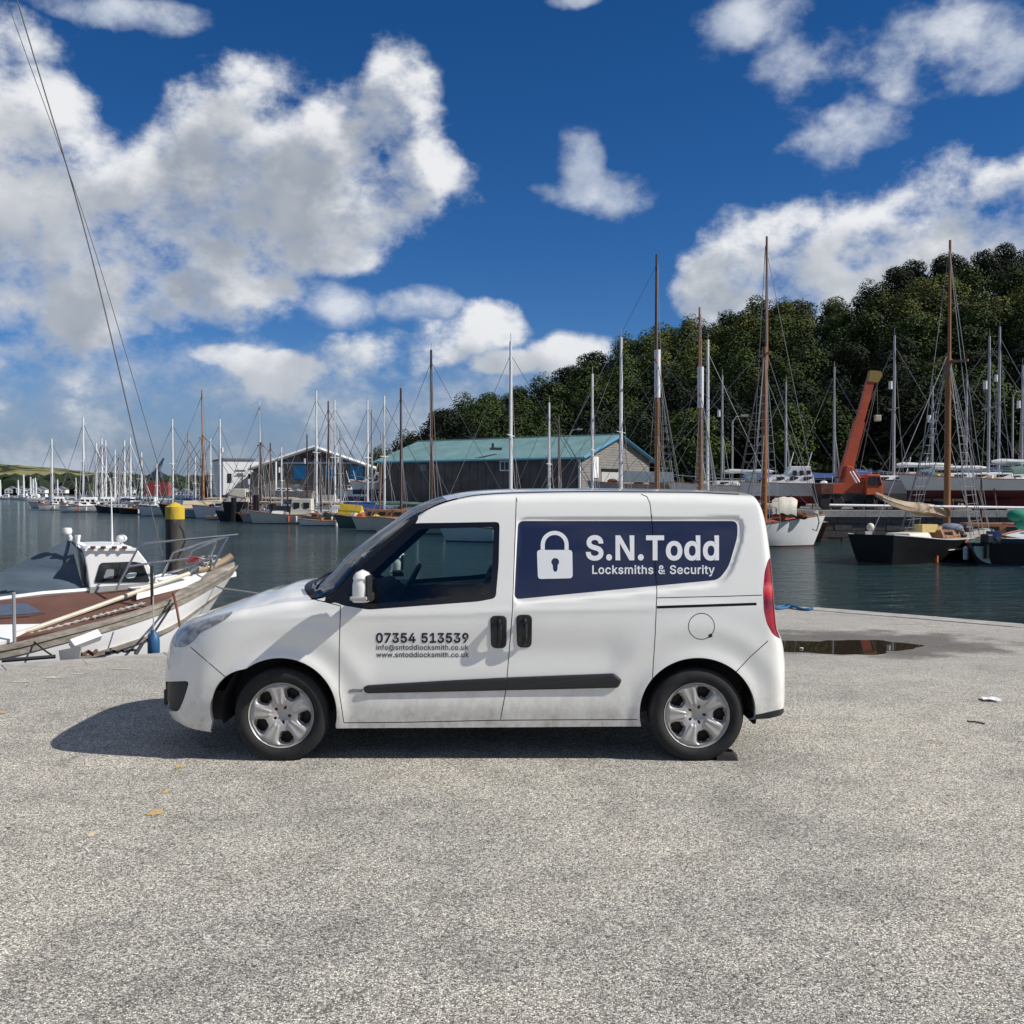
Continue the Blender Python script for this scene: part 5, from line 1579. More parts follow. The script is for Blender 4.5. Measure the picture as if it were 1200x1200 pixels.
def blue_shed():
    Y = 131
    ob = empty('workshop', (at(366, 580, Y).x, Y, Z_YARD))
    tag(ob, 'low pitched workshop with bright blue doors and white roof edges left of the long shed', 'shed')
    O = ob.location
    def A(px, py, dy=0): return at(px, py, Y + dy) - O
    front = [A(297, 580), A(437, 580), A(437, 549.5), A(369.5, 526), A(297, 550)]
    M_G = mat('brown_grey_cladding', (0.19, 0.165, 0.135), 0.85, var=0.3, scale=1.5, stretch=(4, 1, 0.3))
    back = [p + Vector((-4, 26, 0)) for p in front]
    MB().add(front + back, [(0, 1, 2, 3, 4), (9, 8, 7, 6, 5), (0, 4, 9, 5), (1, 6, 7, 2)]).build('wall', M_G, ob)
    for (a, b) in ((4, 3), (3, 2)):
        p, q, p2, q2 = front[a], front[b], back[a], back[b]
        upv = Vector((0, -0.8, 0.25))
        ext = (q - p).normalized() * 0.5
        pa, qa = (p - ext, q) if a == 4 else (p, q + ext)
        V = [pa + upv, qa + upv, q2 + Vector((0, 0.5, .25)), p2 + Vector((0, 0.5, .25))]
        MB().add(V + [x - Vector((0, 0, .15)) for x in V], [(0, 1, 2, 3), (7, 6, 5, 4), (0, 4, 5, 1), (1, 5, 6, 2), (3, 2, 6, 7), (0, 3, 7, 4)]).build('roof', M_SLATE, ob)
        MB().tube([pa + upv + Vector((0, -0.06, -0.05)), qa + upv + Vector((0, -0.06, -0.05))], 0.24, 4).build('fascia', M_WHITEW, ob)
    def bx(px0, px1, py0, py1, name, m, d=0.12):
        a, b = A(px0, py1), A(px1, py0)
        MB().box(((a.x + b.x) / 2, -d / 2, (a.z + b.z) / 2), (b.x - a.x, d, b.z - a.z)).build(name, m, ob)
    bx(325, 424, 541.5, 543.6, 'beam', mat('pale_blue_beam', (0.40, 0.55, 0.62), 0.6), 0.2)
    for a, b, c, d in ((344.6, 360, 545.5, 561), (381.5, 391, 545.5, 561), (410.5, 425, 546, 562)): bx(a, b, c, d, 'blue_door', M_BLUED)
    for a, b in ((327, 332.5), (334, 339)): bx(a, b, 551, 560, 'dark_window', M_DARKW)
    bx(352.5, 384.5, 533.8, 539.2, 'sign_board', mat('dark_plum_sign', (0.035, 0.02, 0.045), 0.5), 0.2)
    bx(325, 331, 541.5, 544, 'bracket', M_BLUEF, 0.25)
    MB().tube([A(323.3, 577, -1.0), A(323.3, 541, -1.0)], 0.13, 6).build('downpipe', M_WHITEW, ob)
    # grey side sheds right of the workshop
    o2 = empty('lean_to', (at(442, 580, 128).x, 128, Z_YARD))
    tag(o2, 'small dark lean-to between the workshop and the long shed', 'shed')
    MB().box((0, 2, 1.4), (2.6, 5, 2.8)).build('wall', M_SHEET, o2); MB().box((0, 2, 2.9), (3.0, 5.4, 0.15)).build('roof', M_SLATE, o2)
blue_shed()

def white_building():
    Y = 137
    ob = empty('white_building', (at(280, 580, Y).x, Y, Z_YARD), 0.42)
    tag(ob, 'white flat fronted building with two dark openings left of the blue doored workshop', 'building')
    O = ob.location
    def A(px, py): return at(px, py, Y) - O
    # the front is turned towards the water and the sun
    a, b = A(262, 580), A(297, 539)
    MB().box(((a.x + b.x) / 2, 5, (a.z + b.z) / 2), (b.x - a.x, 10, b.z - a.z)).build('wall', M_WHITEW, ob)
    a, b = A(295, 562), A(312, 538.5)
    MB().box(((a.x + b.x) / 2, 14, (a.z + b.z) / 2), (b.x - a.x + 3, 8, b.z - a.z)).build('rear_wing', M_WHITEW, ob)
    a, b = A(311, 543), A(326, 532)
    MB().box(((a.x + b.x) / 2, 30, (a.z + b.z) / 2 + 0.2), ((b.x - a.x) * 0.7, 3, b.z - a.z)).build('roof_box', M_WHITEW, ob)
    for p0, p1, q0, q1 in ((267, 271.5, 555, 565.5), (291, 295.5, 555, 567), (276, 287.5, 550.5, 552), (278, 285, 554.5, 556), (275, 288, 557, 557.8)):
        a, b = A(p0, q1), A(p1, q0)
        wn = p1 - p0 < 5
        MB().box(((a.x + b.x) / 2, -0.04, (a.z + b.z) / 2), (b.x - a.x, 0.08, b.z - a.z)).build('window' if wn else 'faded_sign_line', M_DARKW if wn else M_SLATE, ob)
    a, b = A(261, 540.5), A(298, 538)
    MB().box(((a.x + b.x) / 2, 5, b.z), (b.x - a.x, 10.4, 0.2)).build('roof', M_SLATE, ob)
    # red brown gabled house further left
    Y2 = 150
    h = empty('gabled_house', (at(254, 580, Y2).x, Y2, Z_YARD)); tag(h, 'small red brown gabled house left of the white building', 'house')
    z1 = at(0, 556, Y2).z - Z_YARD; z2 = at(0, 548, Y2).z - Z_YARD; w = 2.6
    MB().prism([(-w, 0), (w, 0), (w, z1), (0.6, z2), (-w, z1 - 0.6)], -8, Matrix.Rotation(pi / 2, 4, 'X')).build('wall', M_BROWNR, h)
    MB().add([(-w - .2, -.2, z1 - .65), (0.6, -.2, z2 + .05), (0.6, 8, z2 + .05), (-w - .2, 8, z1 - .65), (w + .2, -.2, z1 - .1), (w + .2, 8, z1 - .1)], [(0, 1, 2, 3), (1, 4, 5, 2)]).build('roof', M_SLATE, h)
    MB().box((0.4, -0.05, 1.6), (0.8, 0.1, 1.0)).build('window', M_DARKW, h)
    # a row of tiny far buildings
    R = random.Random(9)
    HB = []
    for i in range(9):
        px = [12, 22, 38, 46, 70, 150, 200, 214, 228][i]; Yb = [700, 700, 860, 860, 870, 860, 420, 400, 400][i]
        if Yb > 600: Yb = 885
        hb = empty('far_house', (at(px, 576, Yb).x, Yb, 0.3))
        tag(hb, 'tiny pale house on the far shore below the fields', 'house', 'tiny houses on the far shore')
        s = Yb / 885
        MB().prism([(-5 * s, 0), (5 * s, 0), (5 * s, 3.4 * s), (0, 5.6 * s), (-5 * s, 3.4 * s)], -7 * s, Matrix.Rotation(pi / 2, 4, 'X')).build('wall', M_WHITEW, hb)
        MB().add([(-5.5 * s, -.3, 3.3 * s), (0, -.3, 5.9 * s), (0, 7, 5.9 * s), (-5.5 * s, 7, 3.3 * s), (5.5 * s, -.3, 3.3 * s), (5.5 * s, 7, 3.3 * s)], [(0, 1, 2, 3), (1, 4, 5, 2)]).build('roof', M_SLATE, hb)
        for k in (-3, 0, 3): MB().box((k * s, -0.05, 1.6 * s), (1.2 * s, 0.1, 1.2 * s)).build('window', M_DARKW, hb)
white_building()

def lamp(px, top, arm, Y, label):
    b = at(px, 576, Y); b.z = Z_YARD
    o = empty('street_lamp', b); tag(o, label, 'lamp')
    h = at(px, top, Y).z - Z_YARD
    mm = mat('grey_lamp_post', (0.28, 0.28, 0.27), 0.5)
    w = arm * Y / F
    MB().tube([(0, 0, 0), (0, 0, h - 0.5), (w * 0.3, 0, h - 0.1), (w, 0, h)], [0.10, 0.07, 0.05, 0.04], 6).build('post', mm, o)
    MB().box((w, 0, h), (abs(w) * 0.6, 0.3, 0.16)).build('lamp_head', mm, o)
lamp(668, 503, 11, 112, 'curved grey street lamp above the turquoise roof')
lamp(548, 517, 13, 118, 'grey street lamp just showing over the left half of the turquoise roof')
lamp(858, 487, 14, 80, 'grey street lamp among the masts left of the tall varnished mast')
lamp(1186, 458, 12, 86, 'grey street lamp between masts at the right edge')
# ------------------------------------------------------------------ boats
M_GRP = mat('white_gelcoat', (0.72, 0.72, 0.70), 0.35, var=0.06, scale=2, dirt=((0.5, 0.48, 0.42), 0.66))
M_CREAM = mat('cream_paint', (0.62, 0.58, 0.48), 0.5, var=0.08)
M_DKHULL = mat('black_hull_paint', (0.012, 0.012, 0.013), 0.35, var=0.3)
M_NVHULL = mat('dark_blue_hull_paint', (0.015, 0.025, 0.06), 0.35)
M_LBHULL = mat('light_blue_hull_paint', (0.28, 0.40, 0.50), 0.4)
M_GNHULL = mat('green_hull_paint', (0.05, 0.11, 0.08), 0.4)
M_KHAKI = mat('khaki_hull_paint', (0.14, 0.15, 0.08), 0.5)
M_GREYH = mat('grey_hull_paint', (0.32, 0.32, 0.31), 0.5)
M_RED = mat('red_antifoul', (0.17, 0.018, 0.018), 0.7)
M_MAROON = mat('maroon_antifoul', (0.10, 0.012, 0.02), 0.7)
M_BLUEAF = mat('blue_antifoul', (0.02, 0.06, 0.16), 0.7)
M_TEAK = mat('varnished_teak', (0.28, 0.12, 0.045), 0.45, var=0.25, scale=4)
M_DECKG = mat('worn_deck', (0.36, 0.33, 0.28), 0.8, var=0.2)
M_ALU = mat('white_alloy_mast', (0.72, 0.72, 0.72), 0.4)
M_ALU2 = mat('grey_alloy_mast', (0.34, 0.345, 0.35), 0.45, metal=0.3)
M_WOODM = mat('varnished_mast', (0.27, 0.115, 0.04), 0.4, var=0.25, scale=2, stretch=(3, 3, 0.4))
M_DKMAST = mat('dark_wooden_mast', (0.075, 0.035, 0.022), 0.5, var=0.3)
M_WIRE = mat('steel_wire', (0.25, 0.25, 0.25), 0.5, metal=0.4)
M_PALEW = mat('pale_rope', (0.38, 0.36, 0.32), 0.8)
M_COVB = mat('blue_canvas', (0.02, 0.05, 0.16), 0.85, bump=0.3, bscale=3)
M_COVG = mat('green_canvas', (0.10, 0.17, 0.14), 0.85)
M_COVT = mat('tan_canvas', (0.50, 0.40, 0.28), 0.85, bump=0.3, bscale=3)
M_YEL = mat('yellow_cover', (0.60, 0.42, 0.03), 0.6)
M_CHROME = mat('stainless_rail', (0.55, 0.55, 0.55), 0.25, metal=0.9)
M_BROWND = mat('brown_deck_paint', (0.125, 0.058, 0.040), 0.75, var=0.22, scale=2.5, dirt=((0.17, 0.10, 0.075), 0.58))
M_GREYC = mat('grey_tent_canvas', (0.105, 0.135, 0.155), 0.9, var=0.1, bump=0.3, bscale=5)
M_ORNG = mat('orange_paint', (0.55, 0.11, 0.035), 0.5, var=0.12)
M_CRANE = mat('red_orange_crane_paint', (0.42, 0.070, 0.024), 0.5, var=0.2, scale=1.5)
M_RUST = mat('rusty_brown', (0.13, 0.05, 0.03), 0.85, var=0.4, scale=3)


def boat(label, px, Y, hd, L=9.0, B=None, fb=(0.8, 0.75, 1.1), draft=0.5, hull=None, bottom=None, tw=0.7, cabin='sloop', mast=None, top=None,
         deck=None, cover=None, hard=0.0, name='sailing_boat', group=None, z=None, strake=None, bowsprit=0, mizzen=None, wires=True, dx=0.08, wr=None, gaff=False, rat=False, boomdir=None, topw=None, dbl=None):
    B = B or L * 0.32
    hull = hull or M_GRP; deck = deck or M_GRP; bottom = bottom or M_BLUEAF; strake = strake or M_TEAK
    zb = (Z_WATER if not hard else Z_YARD + draft + hard) if z is None else z
    c = at(px, 576, Y)
    a = radians(hd)
    ob = empty(name, (c.x - cos(a) * dx * L, Y - sin(a) * dx * L, zb), a)
    tag(ob, label, 'boat', group)
    N = 20
    def hb(t): return B / 2 * interp([0, 0.2, 0.45, 0.7, 0.88, 0.96, 1], [tw, 0.93, 1, 0.86, 0.45, 0.2, 0.02], t)
    def sh(t): return interp([0, 0.4, 1], [fb[0], fb[1], fb[2]], t)
    def hx(t, z_): return (-0.5 + t) * L - 0.35 * (1 - max(0, z_ / fb[2])) * L * 0.16 * max(0, (t - 0.75) / 0.25) + 0.25 * (1 - max(0, z_ / fb[0])) * max(0, (0.15 - t) / 0.15) * L * 0.12
    def sec(t, z0, z1, n=8):
        S = []
        for k in range(n + 1):
            q = z1 + (z0 - z1) * k / n
            f = ((q + draft) / (sh(t) + draft)); f = max(0, f) ** 0.33
            S.append((hx(t, q), hb(t) * f, q))
        return S
    def shell(nm, m, fz0, fz1):
        for_ = []
        secs = []
        for i in range(N + 1):
            t = i / N
            s = sec(t, fz0(t), fz1(t))
            secs.append([(x, -y, z_) for x, y, z_ in s[::-1]][:] if False else s + [(x, -y, z_) for x, y, z_ in s[::-1]])
        # two separate sides joined through the bottom
        mb = MB()
        left = [s[:len(s) // 2] for s in secs]; right = [s[len(s) // 2:] for s in secs]
        mb.loft(left); mb.loft(right)
        n = len(left[0])
        st = left[0] + right[0]
        mb.add(st, [tuple(range(len(st)))])
        return mb.build(nm, m, ob, 50)
    shell('hull', hull, lambda t: 0.06, lambda t: sh(t))
    shell('hull_bottom', bottom, lambda t: -draft * 0.98, lambda t: 0.06)
    if hard:
        MB().prism([(-0.12 * L, 0), (0.14 * L, 0), (0.08 * L, -hard - 0.02), (-0.10 * L, -hard - 0.02)], 0.16, Matrix.Translation((0, 0.08, -draft * 0.9)) @ Matrix.Rotation(pi / 2, 4, 'X')).build('keel', bottom, ob)
        for sx_ in (-0.28, 0.02, 0.26):
            for sy in (-1, 1):
                MB().tube([(sx_ * L, sy * B * 0.55, -draft - hard), (sx_ * L, sy * hb(sx_ + 0.5) * 0.85, 0.15)], 0.05, 5).build('prop', M_RUST, ob)
    # deck and rail
    ds = []
    for i in range(N + 1):
        t = i / N; s_ = sh(t) - 0.05; b_ = hb(t) * 0.985
        ds.append([(hx(t, s_), b_ * k, s_ + 0.05 * (1 - k * k)) for k in (-1, -0.5, 0, 0.5, 1)])
    MB().loft(ds).build('deck', deck, ob)
    for sy in (1, -1):
        MB().tube([(hx(i / N, sh(i / N)), sy * hb(i / N), sh(i / N)) for i in range(N + 1)], 0.035, 4).build('toe_rail', strake, ob)
    zc = sh(0.5) - 0.02
    def house(x0, x1, w0, w1, h, m, rake=0.35, wins=0, wm=M_DARKW, zz=None, nm='cabin'):
        zz = zc if zz is None else zz
        V = []
        for (z_, ins, r) in ((zz, 0, 0), (zz + h, 0.14, rake)):
            V += [(x0 + 0.08 * r, -w0 / 2 + ins, z_), (x0 + 0.08 * r, w0 / 2 - ins, z_), (x1 - r, w1 / 2 - ins, z_), (x1 - r, -w1 / 2 + ins, z_)]
        o = MB().add(V, [(0, 1, 2, 3)[::-1], (4, 5, 6, 7)[::-1][::-1], (0, 4, 5, 1)[::-1], (1, 5, 6, 2)[::-1], (2, 6, 7, 3)[::-1], (3, 7, 4, 0)[::-1]]).build(nm, m, ob, bevel=0.05)
        for k in range(wins):
            for sy in (-1, 1):
                xx = x0 + (x1 - rake - x0) * (k + 0.5) / wins
                f_ = (xx - x0) / (x1 - x0)
                ww = (w0 + (w1 - w0) * f_) / 2 - 0.075
                MB().box((xx, sy * ww, zz + h * 0.55), ((x1 - x0 - rake) / wins * 0.62, 0.05, h * 0.42)).build('cabin_window', wm, o)
        return o
    if cabin == 'sloop':
        house(-0.10 * L, 0.27 * L, B * 0.62, B * 0.34, 0.42, M_GRP, 0.5, 3)
        house(-0.36 * L, -0.11 * L, B * 0.55, B * 0.6, 0.16, M_GRP, 0.1, 0, nm='cockpit_coaming')
    elif cabin == 'motor':
        house(-0.22 * L, 0.30 * L, B * 0.72, B * 0.42, 0.65, M_GRP, 0.9, 3)
        house(-0.20 * L, 0.10 * L, B * 0.62, B * 0.5, 1.25, M_GRP, 0.7, 3, nm='wheelhouse')
        for k, xx in enumerate((-0.18, 0.0)): MB().tube([(xx * L, 0, zc + 1.2), (xx * L - 0.3, 0, zc + 2.3)], 0.03, 4).build('aerial', M_ALU, ob)
    elif cabin == 'work':
        house(-0.32 * L, -0.05 * L, B * 0.6, B * 0.55, 1.5, M_CREAM, 0.15, 2)
        house(0.02 * L, 0.2 * L, B * 0.45, B * 0.4, 0.35, deck, 0.1, 0, nm='hatch')
    elif cabin == 'teak':
        house(-0.34 * L, 0.16 * L, B * 0.70, B * 0.6, 0.75, M_TEAK, 0.3, 4)
    elif cabin == 'classic':
        house(-0.06 * L, 0.16 * L, B * 0.45, B * 0.40, 0.38, M_TEAK, 0.1, 2)
        house(-0.30 * L, -0.14 * L, B * 0.40, B * 0.42, 0.30, M_CREAM, 0.1, 0, nm='skylight')
    elif cabin == 'open':
        for k in (-0.2, 0.05, 0.25): MB().box((k * L, 0, sh(0.5) - 0.02), (0.22, B * 0.75, 0.06)).build('thwart', M_TEAK, ob)
    if cover is not None:
        V = [(-0.38 * L, -B * 0.38, zc + 0.15), (-0.38 * L, B * 0.38, zc + 0.15), (0.12 * L, B * 0.36, zc + 0.2), (0.12 * L, -B * 0.36, zc + 0.2), (-0.38 * L, 0, zc + 1.0), (0.12 * L, 0, zc + 1.15)]
        MB().add(V, [(0, 3, 5, 4), (1, 4, 5, 2), (0, 4, 1), (3, 2, 5)]).build('canvas_cover', cover, ob)
    # spray hood, fenders, clutter on deck
    if Y < 200:
        Rb = random.Random(int(px * 10) + int(Y))
        if cabin == 'sloop' and cover is None:
            mh = Rb.choice([M_COVB, M_GREYC, M_COVG, M_GRP])
            secs = []
            for k in range(6):
                th = pi * k / 5
                secs.append([(-0.10 * L - 0.05, B * 0.27 * cos(th), zc + 0.35 + 0.05 + 0.42 * sin(th)), (-0.10 * L - 0.85, B * 0.29 * cos(th), zc + 0.30 + 0.62 * sin(th))])
            MB().loft(secs).build('spray_hood', mh, ob)
        if not hard:
            for k in range(3):
                tt = Rb.uniform(0.2, 0.75); sy = 1 if Rb.random() < 0.5 else -1
                MB().lathe([(0, 0.32), (0.11, 0.24), (0.11, -0.24), (0, -0.30)], 7, Matrix.Translation((hx(tt, 0.5), sy * (hb(tt) + 0.08), sh(tt) * 0.5))).build('fender', Rb.choice([M_GRP, M_NVHULL, M_GRP, M_ORNG]), ob)
        for k in range(5 if cabin != 'open' else 2):
            tt = Rb.uniform(0.08, 0.85); yy_ = Rb.uniform(-0.6, 0.6) * hb(tt)
            sz = Rb.uniform(0.12, 0.34)
            mm_ = Rb.choice([M_GRP, M_RUST, M_COVB, M_ORNG, M_CREAM, M_GREYH, M_DKHULL, M_TEAK, M_YEL])
            if k % 2: MB().box(((-0.5 + tt) * L, yy_, sh(tt) + sz * 0.6), (sz * 1.8, sz, sz * 1.3), Rb.uniform(0, 3)).build('deck_box', mm_, ob)
            else: MB().ball(((-0.5 + tt) * L, yy_, sh(tt) + sz * 0.4), sz, (1.5, 1, 0.8), 7, 5).build('coiled_gear', mm_, ob)
    # guard rails
    if cabin in ('sloop', 'motor'):
        for sy in (-1, 1):
            MB().tube([(hx(i / 10, 1) * 0.97, sy * hb(i / 10) * 0.95, sh(i / 10) + 0.55) for i in range(1, 10)] + [(hx(1, 1) * 0.97, 0, sh(1) + 0.6)], 0.014 if Y < 80 else 0.022, 3).build('guard_rail', M_CHROME, ob)
            for i in (1, 3, 5, 7, 9): MB().tube([(hx(i / 10, 1) * 0.97, sy * hb(i / 10) * 0.95, sh(i / 10)), (hx(i / 10, 1) * 0.97, sy * hb(i / 10) * 0.95, sh(i / 10) + 0.56)], 0.016, 3).build('stanchion', M_CHROME, ob)
    # rig
    def rig(mx, toppy, mm, boom=True, second=False):
        wp = Vector((c.x, Y, zb)) if not second else Vector((ob.location.x + cos(a) * mx, ob.location.y + sin(a) * mx, zb))
        ht = at(px, toppy, wp.y).z - zb
        r0 = 0.010 * ht * 0.55 + 0.045
        r0 *= max(1.0, Y / 105)
        base = zc + (0.0)
        if gaff:
            split = base + (ht - base) * 0.62
            MB().tube([(mx, 0, base - 0.3), (mx, 0, base + (split - base) * 0.5), (mx, 0, split)], [r0 * 1.25, r0 * 1.15, r0], 10).build('mast', mm, ob, True)
            MB().tube([(mx + 0.10, 0, split - 1.2), (mx + 0.08, 0, ht)], [r0 * 0.75, r0 * 0.45], 8).build('topmast', topw or mm, ob, True)
            MB().box((mx, 0, split - 0.4), (0.12, B * 0.55, 0.10)).build('crosstrees', mm, ob)
            cap = split
        else:
            MB().tube([(mx, 0, base - 0.3), (mx, 0, base + (ht - base) * 0.6), (mx, 0, ht)], [r0, r0 * 0.95, r0 * 0.7], 8).build('mast', mm, ob, True)
            cap = base + (ht - base) * 0.93
            zs = base + (ht - base) * 0.5
            MB().box((mx, 0, zs), (0.09, B * 0.62, 0.05)).build('spreader', mm, ob)
            MB().tube([(mx, 0, ht), (mx, 0, ht + 0.5)], 0.02, 3).build('masthead_aerial', M_WIRE, ob)
            if (int(px) % 3) == 0: MB().lathe([(0, 0.28), (0.13, 0.26), (0.14, -0.26), (0, -0.28)], 8, Matrix.Translation((mx + r0 + 0.14, 0, base + (ht - base) * 0.66))).build('radar_reflector', M_ALU, ob)
        if wires:
            w = wr or (0.015 * max(1.0, Y / 55))
            ends = [((hx(1, 1) + (bowsprit if not second else 0), 0, sh(1)), cap), ((mx - 0.02 * L, hb(0.55), sh(0.55)), cap), ((mx - 0.02 * L, -hb(0.55), sh(0.55)), cap),
                    ((mx - 0.07 * L, hb(0.5), sh(0.5)), base + (cap - base) * 0.55), ((mx - 0.07 * L, -hb(0.5), sh(0.5)), base + (cap - base) * 0.55), ((-0.49 * L, 0, sh(0)), cap)]
            if gaff:
                ends += [((hx(1, 1) + bowsprit, 0, sh(1)), ht * 0.97), ((hx(1, 1) + bowsprit * 0.5, 0, sh(1)), base + (cap - base) * 0.85), ((mx - 0.11 * L, hb(0.4), sh(0.4)), cap), ((mx - 0.11 * L, -hb(0.4), sh(0.4)), cap), ((mx - 0.02 * L, hb(0.55), sh(0.5)), ht * 0.97), ((mx - 0.02 * L, -hb(0.55), sh(0.5)), ht * 0.97)]
            for e, zt in ends:
                MB().tube([e, (mx, 0, zt)], w, 3, False).build('stay', M_WIRE, ob)
        if rat:
            for sy in (-1, 1):
                mb = MB()
                pa, pb, pt = Vector((mx + 0.03 * L, sy * hb(0.6), sh(0.6))), Vector((mx - 0.10 * L, sy * hb(0.42), sh(0.42))), Vector((mx, 0, cap))
                for k in range(1, 17):
                    mb.tube([pa.lerp(pt, k / 22), pb.lerp(pt, k / 22)], 0.014, 3, False)
                o_ = mb.build('ratlines', M_WIRE, ob); o_['kind'] = 'stuff'
                MB().tube([pa, pt], 0.016, 3, False).build('stay', M_WIRE, ob); MB().tube([pb, pt], 0.016, 3, False).build('stay', M_WIRE, ob)
        if boom:
            bl = 0.42 * L
            MB().tube([(mx - 0.1, 0, base + 1.0), (mx - bl, 0, base + 1.15)], 0.06, 6).build('boom', mm, ob)
            if boom != 'bare':
                pts = [(mx - 0.2 - (bl - 0.4) * k / 8, 0.03 * sin(k * 2.1), base + 1.16 + 0.02 * sin(k * 1.3)) for k in range(9)]
                MB().tube(pts, [0.08] + [0.17 - 0.008 * k for k in range(7)] + [0.05], 7).build('sail_cover', boom, ob, True)
    if mast is not None: rig(dx * L, top, mast[0], mast[1])
    if dbl: MB().tube([(dx * L, 0, at(px, dbl[1], Y).z - zb), (dx * L, 0, at(px, dbl[0], Y).z - zb)], 0.20, 10).build('mast_doubling', M_ALU, ob, True)
    if mizzen is not None: rig(-0.30 * L, mizzen, mast[0], mast[1], True)
    if bowsprit: MB().tube([(hx(1, 1) - 1.0, 0, sh(1)), (hx(1, 1) + bowsprit, 0, sh(1) + bowsprit * 0.12)], [0.09, 0.05], 6).build('bowsprit', mast[0] if mast else M_WOODM, ob)
    return ob

def wl(y): return (H_CAM - Z_WATER) * F / (y - 576)

def fleet():
    # ---- left, far marina
    boat('white sloop with a red stripe, farthest left of the marina yachts with the short mast', 61, wl(595) , 183, 10.5, mast=(M_ALU, M_GRP), top=514, bottom=M_RED, strake=M_RED)
    boat('white yacht with the tallest mast of the far left marina', 98, wl(596.5), 172, 12, mast=(M_ALU, M_GRP), top=489, strake=M_RED)
    tops = [(113, 519, 165), (119.5, 514, 150), (124, 516, 160), (135, 527, 170), (139.5, 540, 155), (146, 516, 150), (153, 513, 158), (166, 530, 150), (89, 560, 185)]
    for i, (px, tp, hd) in enumerate(tops):
        boat('slim white yacht in the crowded far left marina', px, wl(594 + (i % 4) * 1.3), hd, 9 + (i % 3), mast=(M_ALU if i != 4 else M_DKMAST, M_GRP if i % 2 else M_COVB), top=tp, group='white yachts crowded in the far left marina')
    for i, px in enumerate((74, 100, 110, 121, 131, 142, 150, 171)):
        boat('white motor cruiser in the crowded far left marina', px, wl(597.5 + (i % 3) * 1.1), 175 if i % 2 else 20, 7.5 + (i % 3), cabin='motor', dx=0, fb=(0.9, 0.9, 1.3), name='motor_boat', group='white motor cruisers in the far left marina')
    R = random.Random(4)
    for i in range(16):
        px = R.choice([R.uniform(-10, 50), R.uniform(20, 95)])
        boat('tiny moored boat on the far left water', px, R.uniform(330, 520), R.uniform(150, 210), 7.5, cabin='motor' if i % 2 else 'sloop', mast=None if i % 2 else (M_ALU, False), top=R.uniform(556, 566), wires=False, dx=0, group='tiny boats moored far left')
    boat('low black barge beyond the yellow topped pile', 168, wl(602.5), 178, 7, hull=M_DKHULL, cabin='open', deck=M_RUST, dx=0, name='barge', fb=(0.8, 0.7, 0.9))
    boat('black and white sloop behind the yellow topped pile with a tall pale mast', 202.5, wl(604.5), 176, 11, hull=M_GRP, strake=M_DKHULL, deck=M_DKHULL, mast=(M_ALU, M_COVB), top=491, fb=(1.0, 0.95, 1.3))
    boat('thin masted grey yacht left of the brown masted ketch', 221, 150, 170, 10, mast=(M_ALU2, M_GRP), top=508)
    boat('dark old ketch with a tall brown wooden mast', 238, 121, 176, 13, hull=M_DKHULL, cabin='classic', mast=(M_WOODM, M_COVT), top=457, gaff=True, bottom=M_RED, fb=(1.2, 1.0, 1.6), tw=0.6, deck=M_RUST)
    boat('light blue hulled boat under a tan cover', 258, wl(606.5), 8, 9, hull=M_LBHULL, cover=M_COVT, mast=(M_ALU, False), top=491, fb=(1.0, 0.95, 1.3), bottom=M_NVHULL)
    boat('small white dinghy beside the light blue boat', 264, wl(608.5), 10, 4.2, cabin='open', dx=0, fb=(0.35, 0.32, 0.5), draft=0.2, name='dinghy')
    boat('tall black work boat left of the pale grey sloop', 284, 108, 95, 10, hull=M_DKHULL, cabin='work', dx=0, fb=(2.0, 1.8, 2.6), deck=M_RUST, mast=(M_DKMAST, False), top=556, wires=False, name='work_boat')
    boat('pale yacht with a thin white mast before the white building', 247, 128, 170, 9, mast=(M_ALU, False), top=514)
    boat('white hulled old gaffer with a dark mast left of the workshop', 305.5, 112, 176, 11, cabin='classic', mast=(M_DKMAST, M_COVT), top=470, topw=M_ALU, gaff=True, fb=(1.3, 1.1, 1.5))
    boat('pale grey sloop with a short dark mast', 317, wl(612.5), 172, 7.5, hull=M_GREYH, mast=(M_DKMAST, False), top=519, cover=M_DKHULL, cabin=None, fb=(0.6, 0.55, 0.8))
    boat('white boat with green rail seen bow on', 352, wl(611.5), 200, 5.5, mast=None, strake=M_GNHULL, deck=M_GNHULL, fb=(1.0, 1.0, 1.4), tw=0.9, cabin='open', dx=0)
    boat('old boat with a leaning black mast in front of the blue doors', 360, 108, 170, 9, hull=M_NVHULL, cabin='work', mast=(M_DKMAST, False), top=509, wires=False)
    boat('white sloop with the tall white mast in front of the workshop apex', 371, 104, 172, 11, mast=(M_ALU, M_GRP), top=458)
    boat('white decked ketch with a slim brown mast', 385, 106, 168, 10, cabin='classic', mast=(M_DKMAST, M_COVT), top=470, mizzen=None, hull=M_GRP)
    boat('white sloop with a tall white mast carrying a radar dome', 392.5, 101, 165, 11, mast=(M_ALU, M_GRP), top=469)
    boat('white inflatable tender at the water edge', 379, wl(616), 185, 4.5, cabin='open', dx=0, fb=(0.5, 0.45, 0.6), draft=0.2, name='dinghy', hull=M_GRP)
    boat('small grey cabin cruiser at the water edge', 388, wl(614), 178, 5.5, cabin='motor', dx=0, fb=(0.5, 0.5, 0.8), name='motor_boat', hull=M_GREYH)
    boat('khaki hulled boat with a yellow tarpaulin', 405, wl(615.5), 160, 4.4, hull=M_KHAKI, cover=M_YEL, dx=0, cabin=None, fb=(0.9, 0.8, 1.2))
    boat('dark boat under a blue canvas cover', 421, wl(614.5), 165, 7, hull=M_DKHULL, cover=M_COVB, dx=0, cabin=None, fb=(0.9, 0.8, 1.2))
    boat('white yacht with a tall white mast right of the workshop', 431, 100, 168, 10, mast=(M_ALU, M_COVG), top=469)
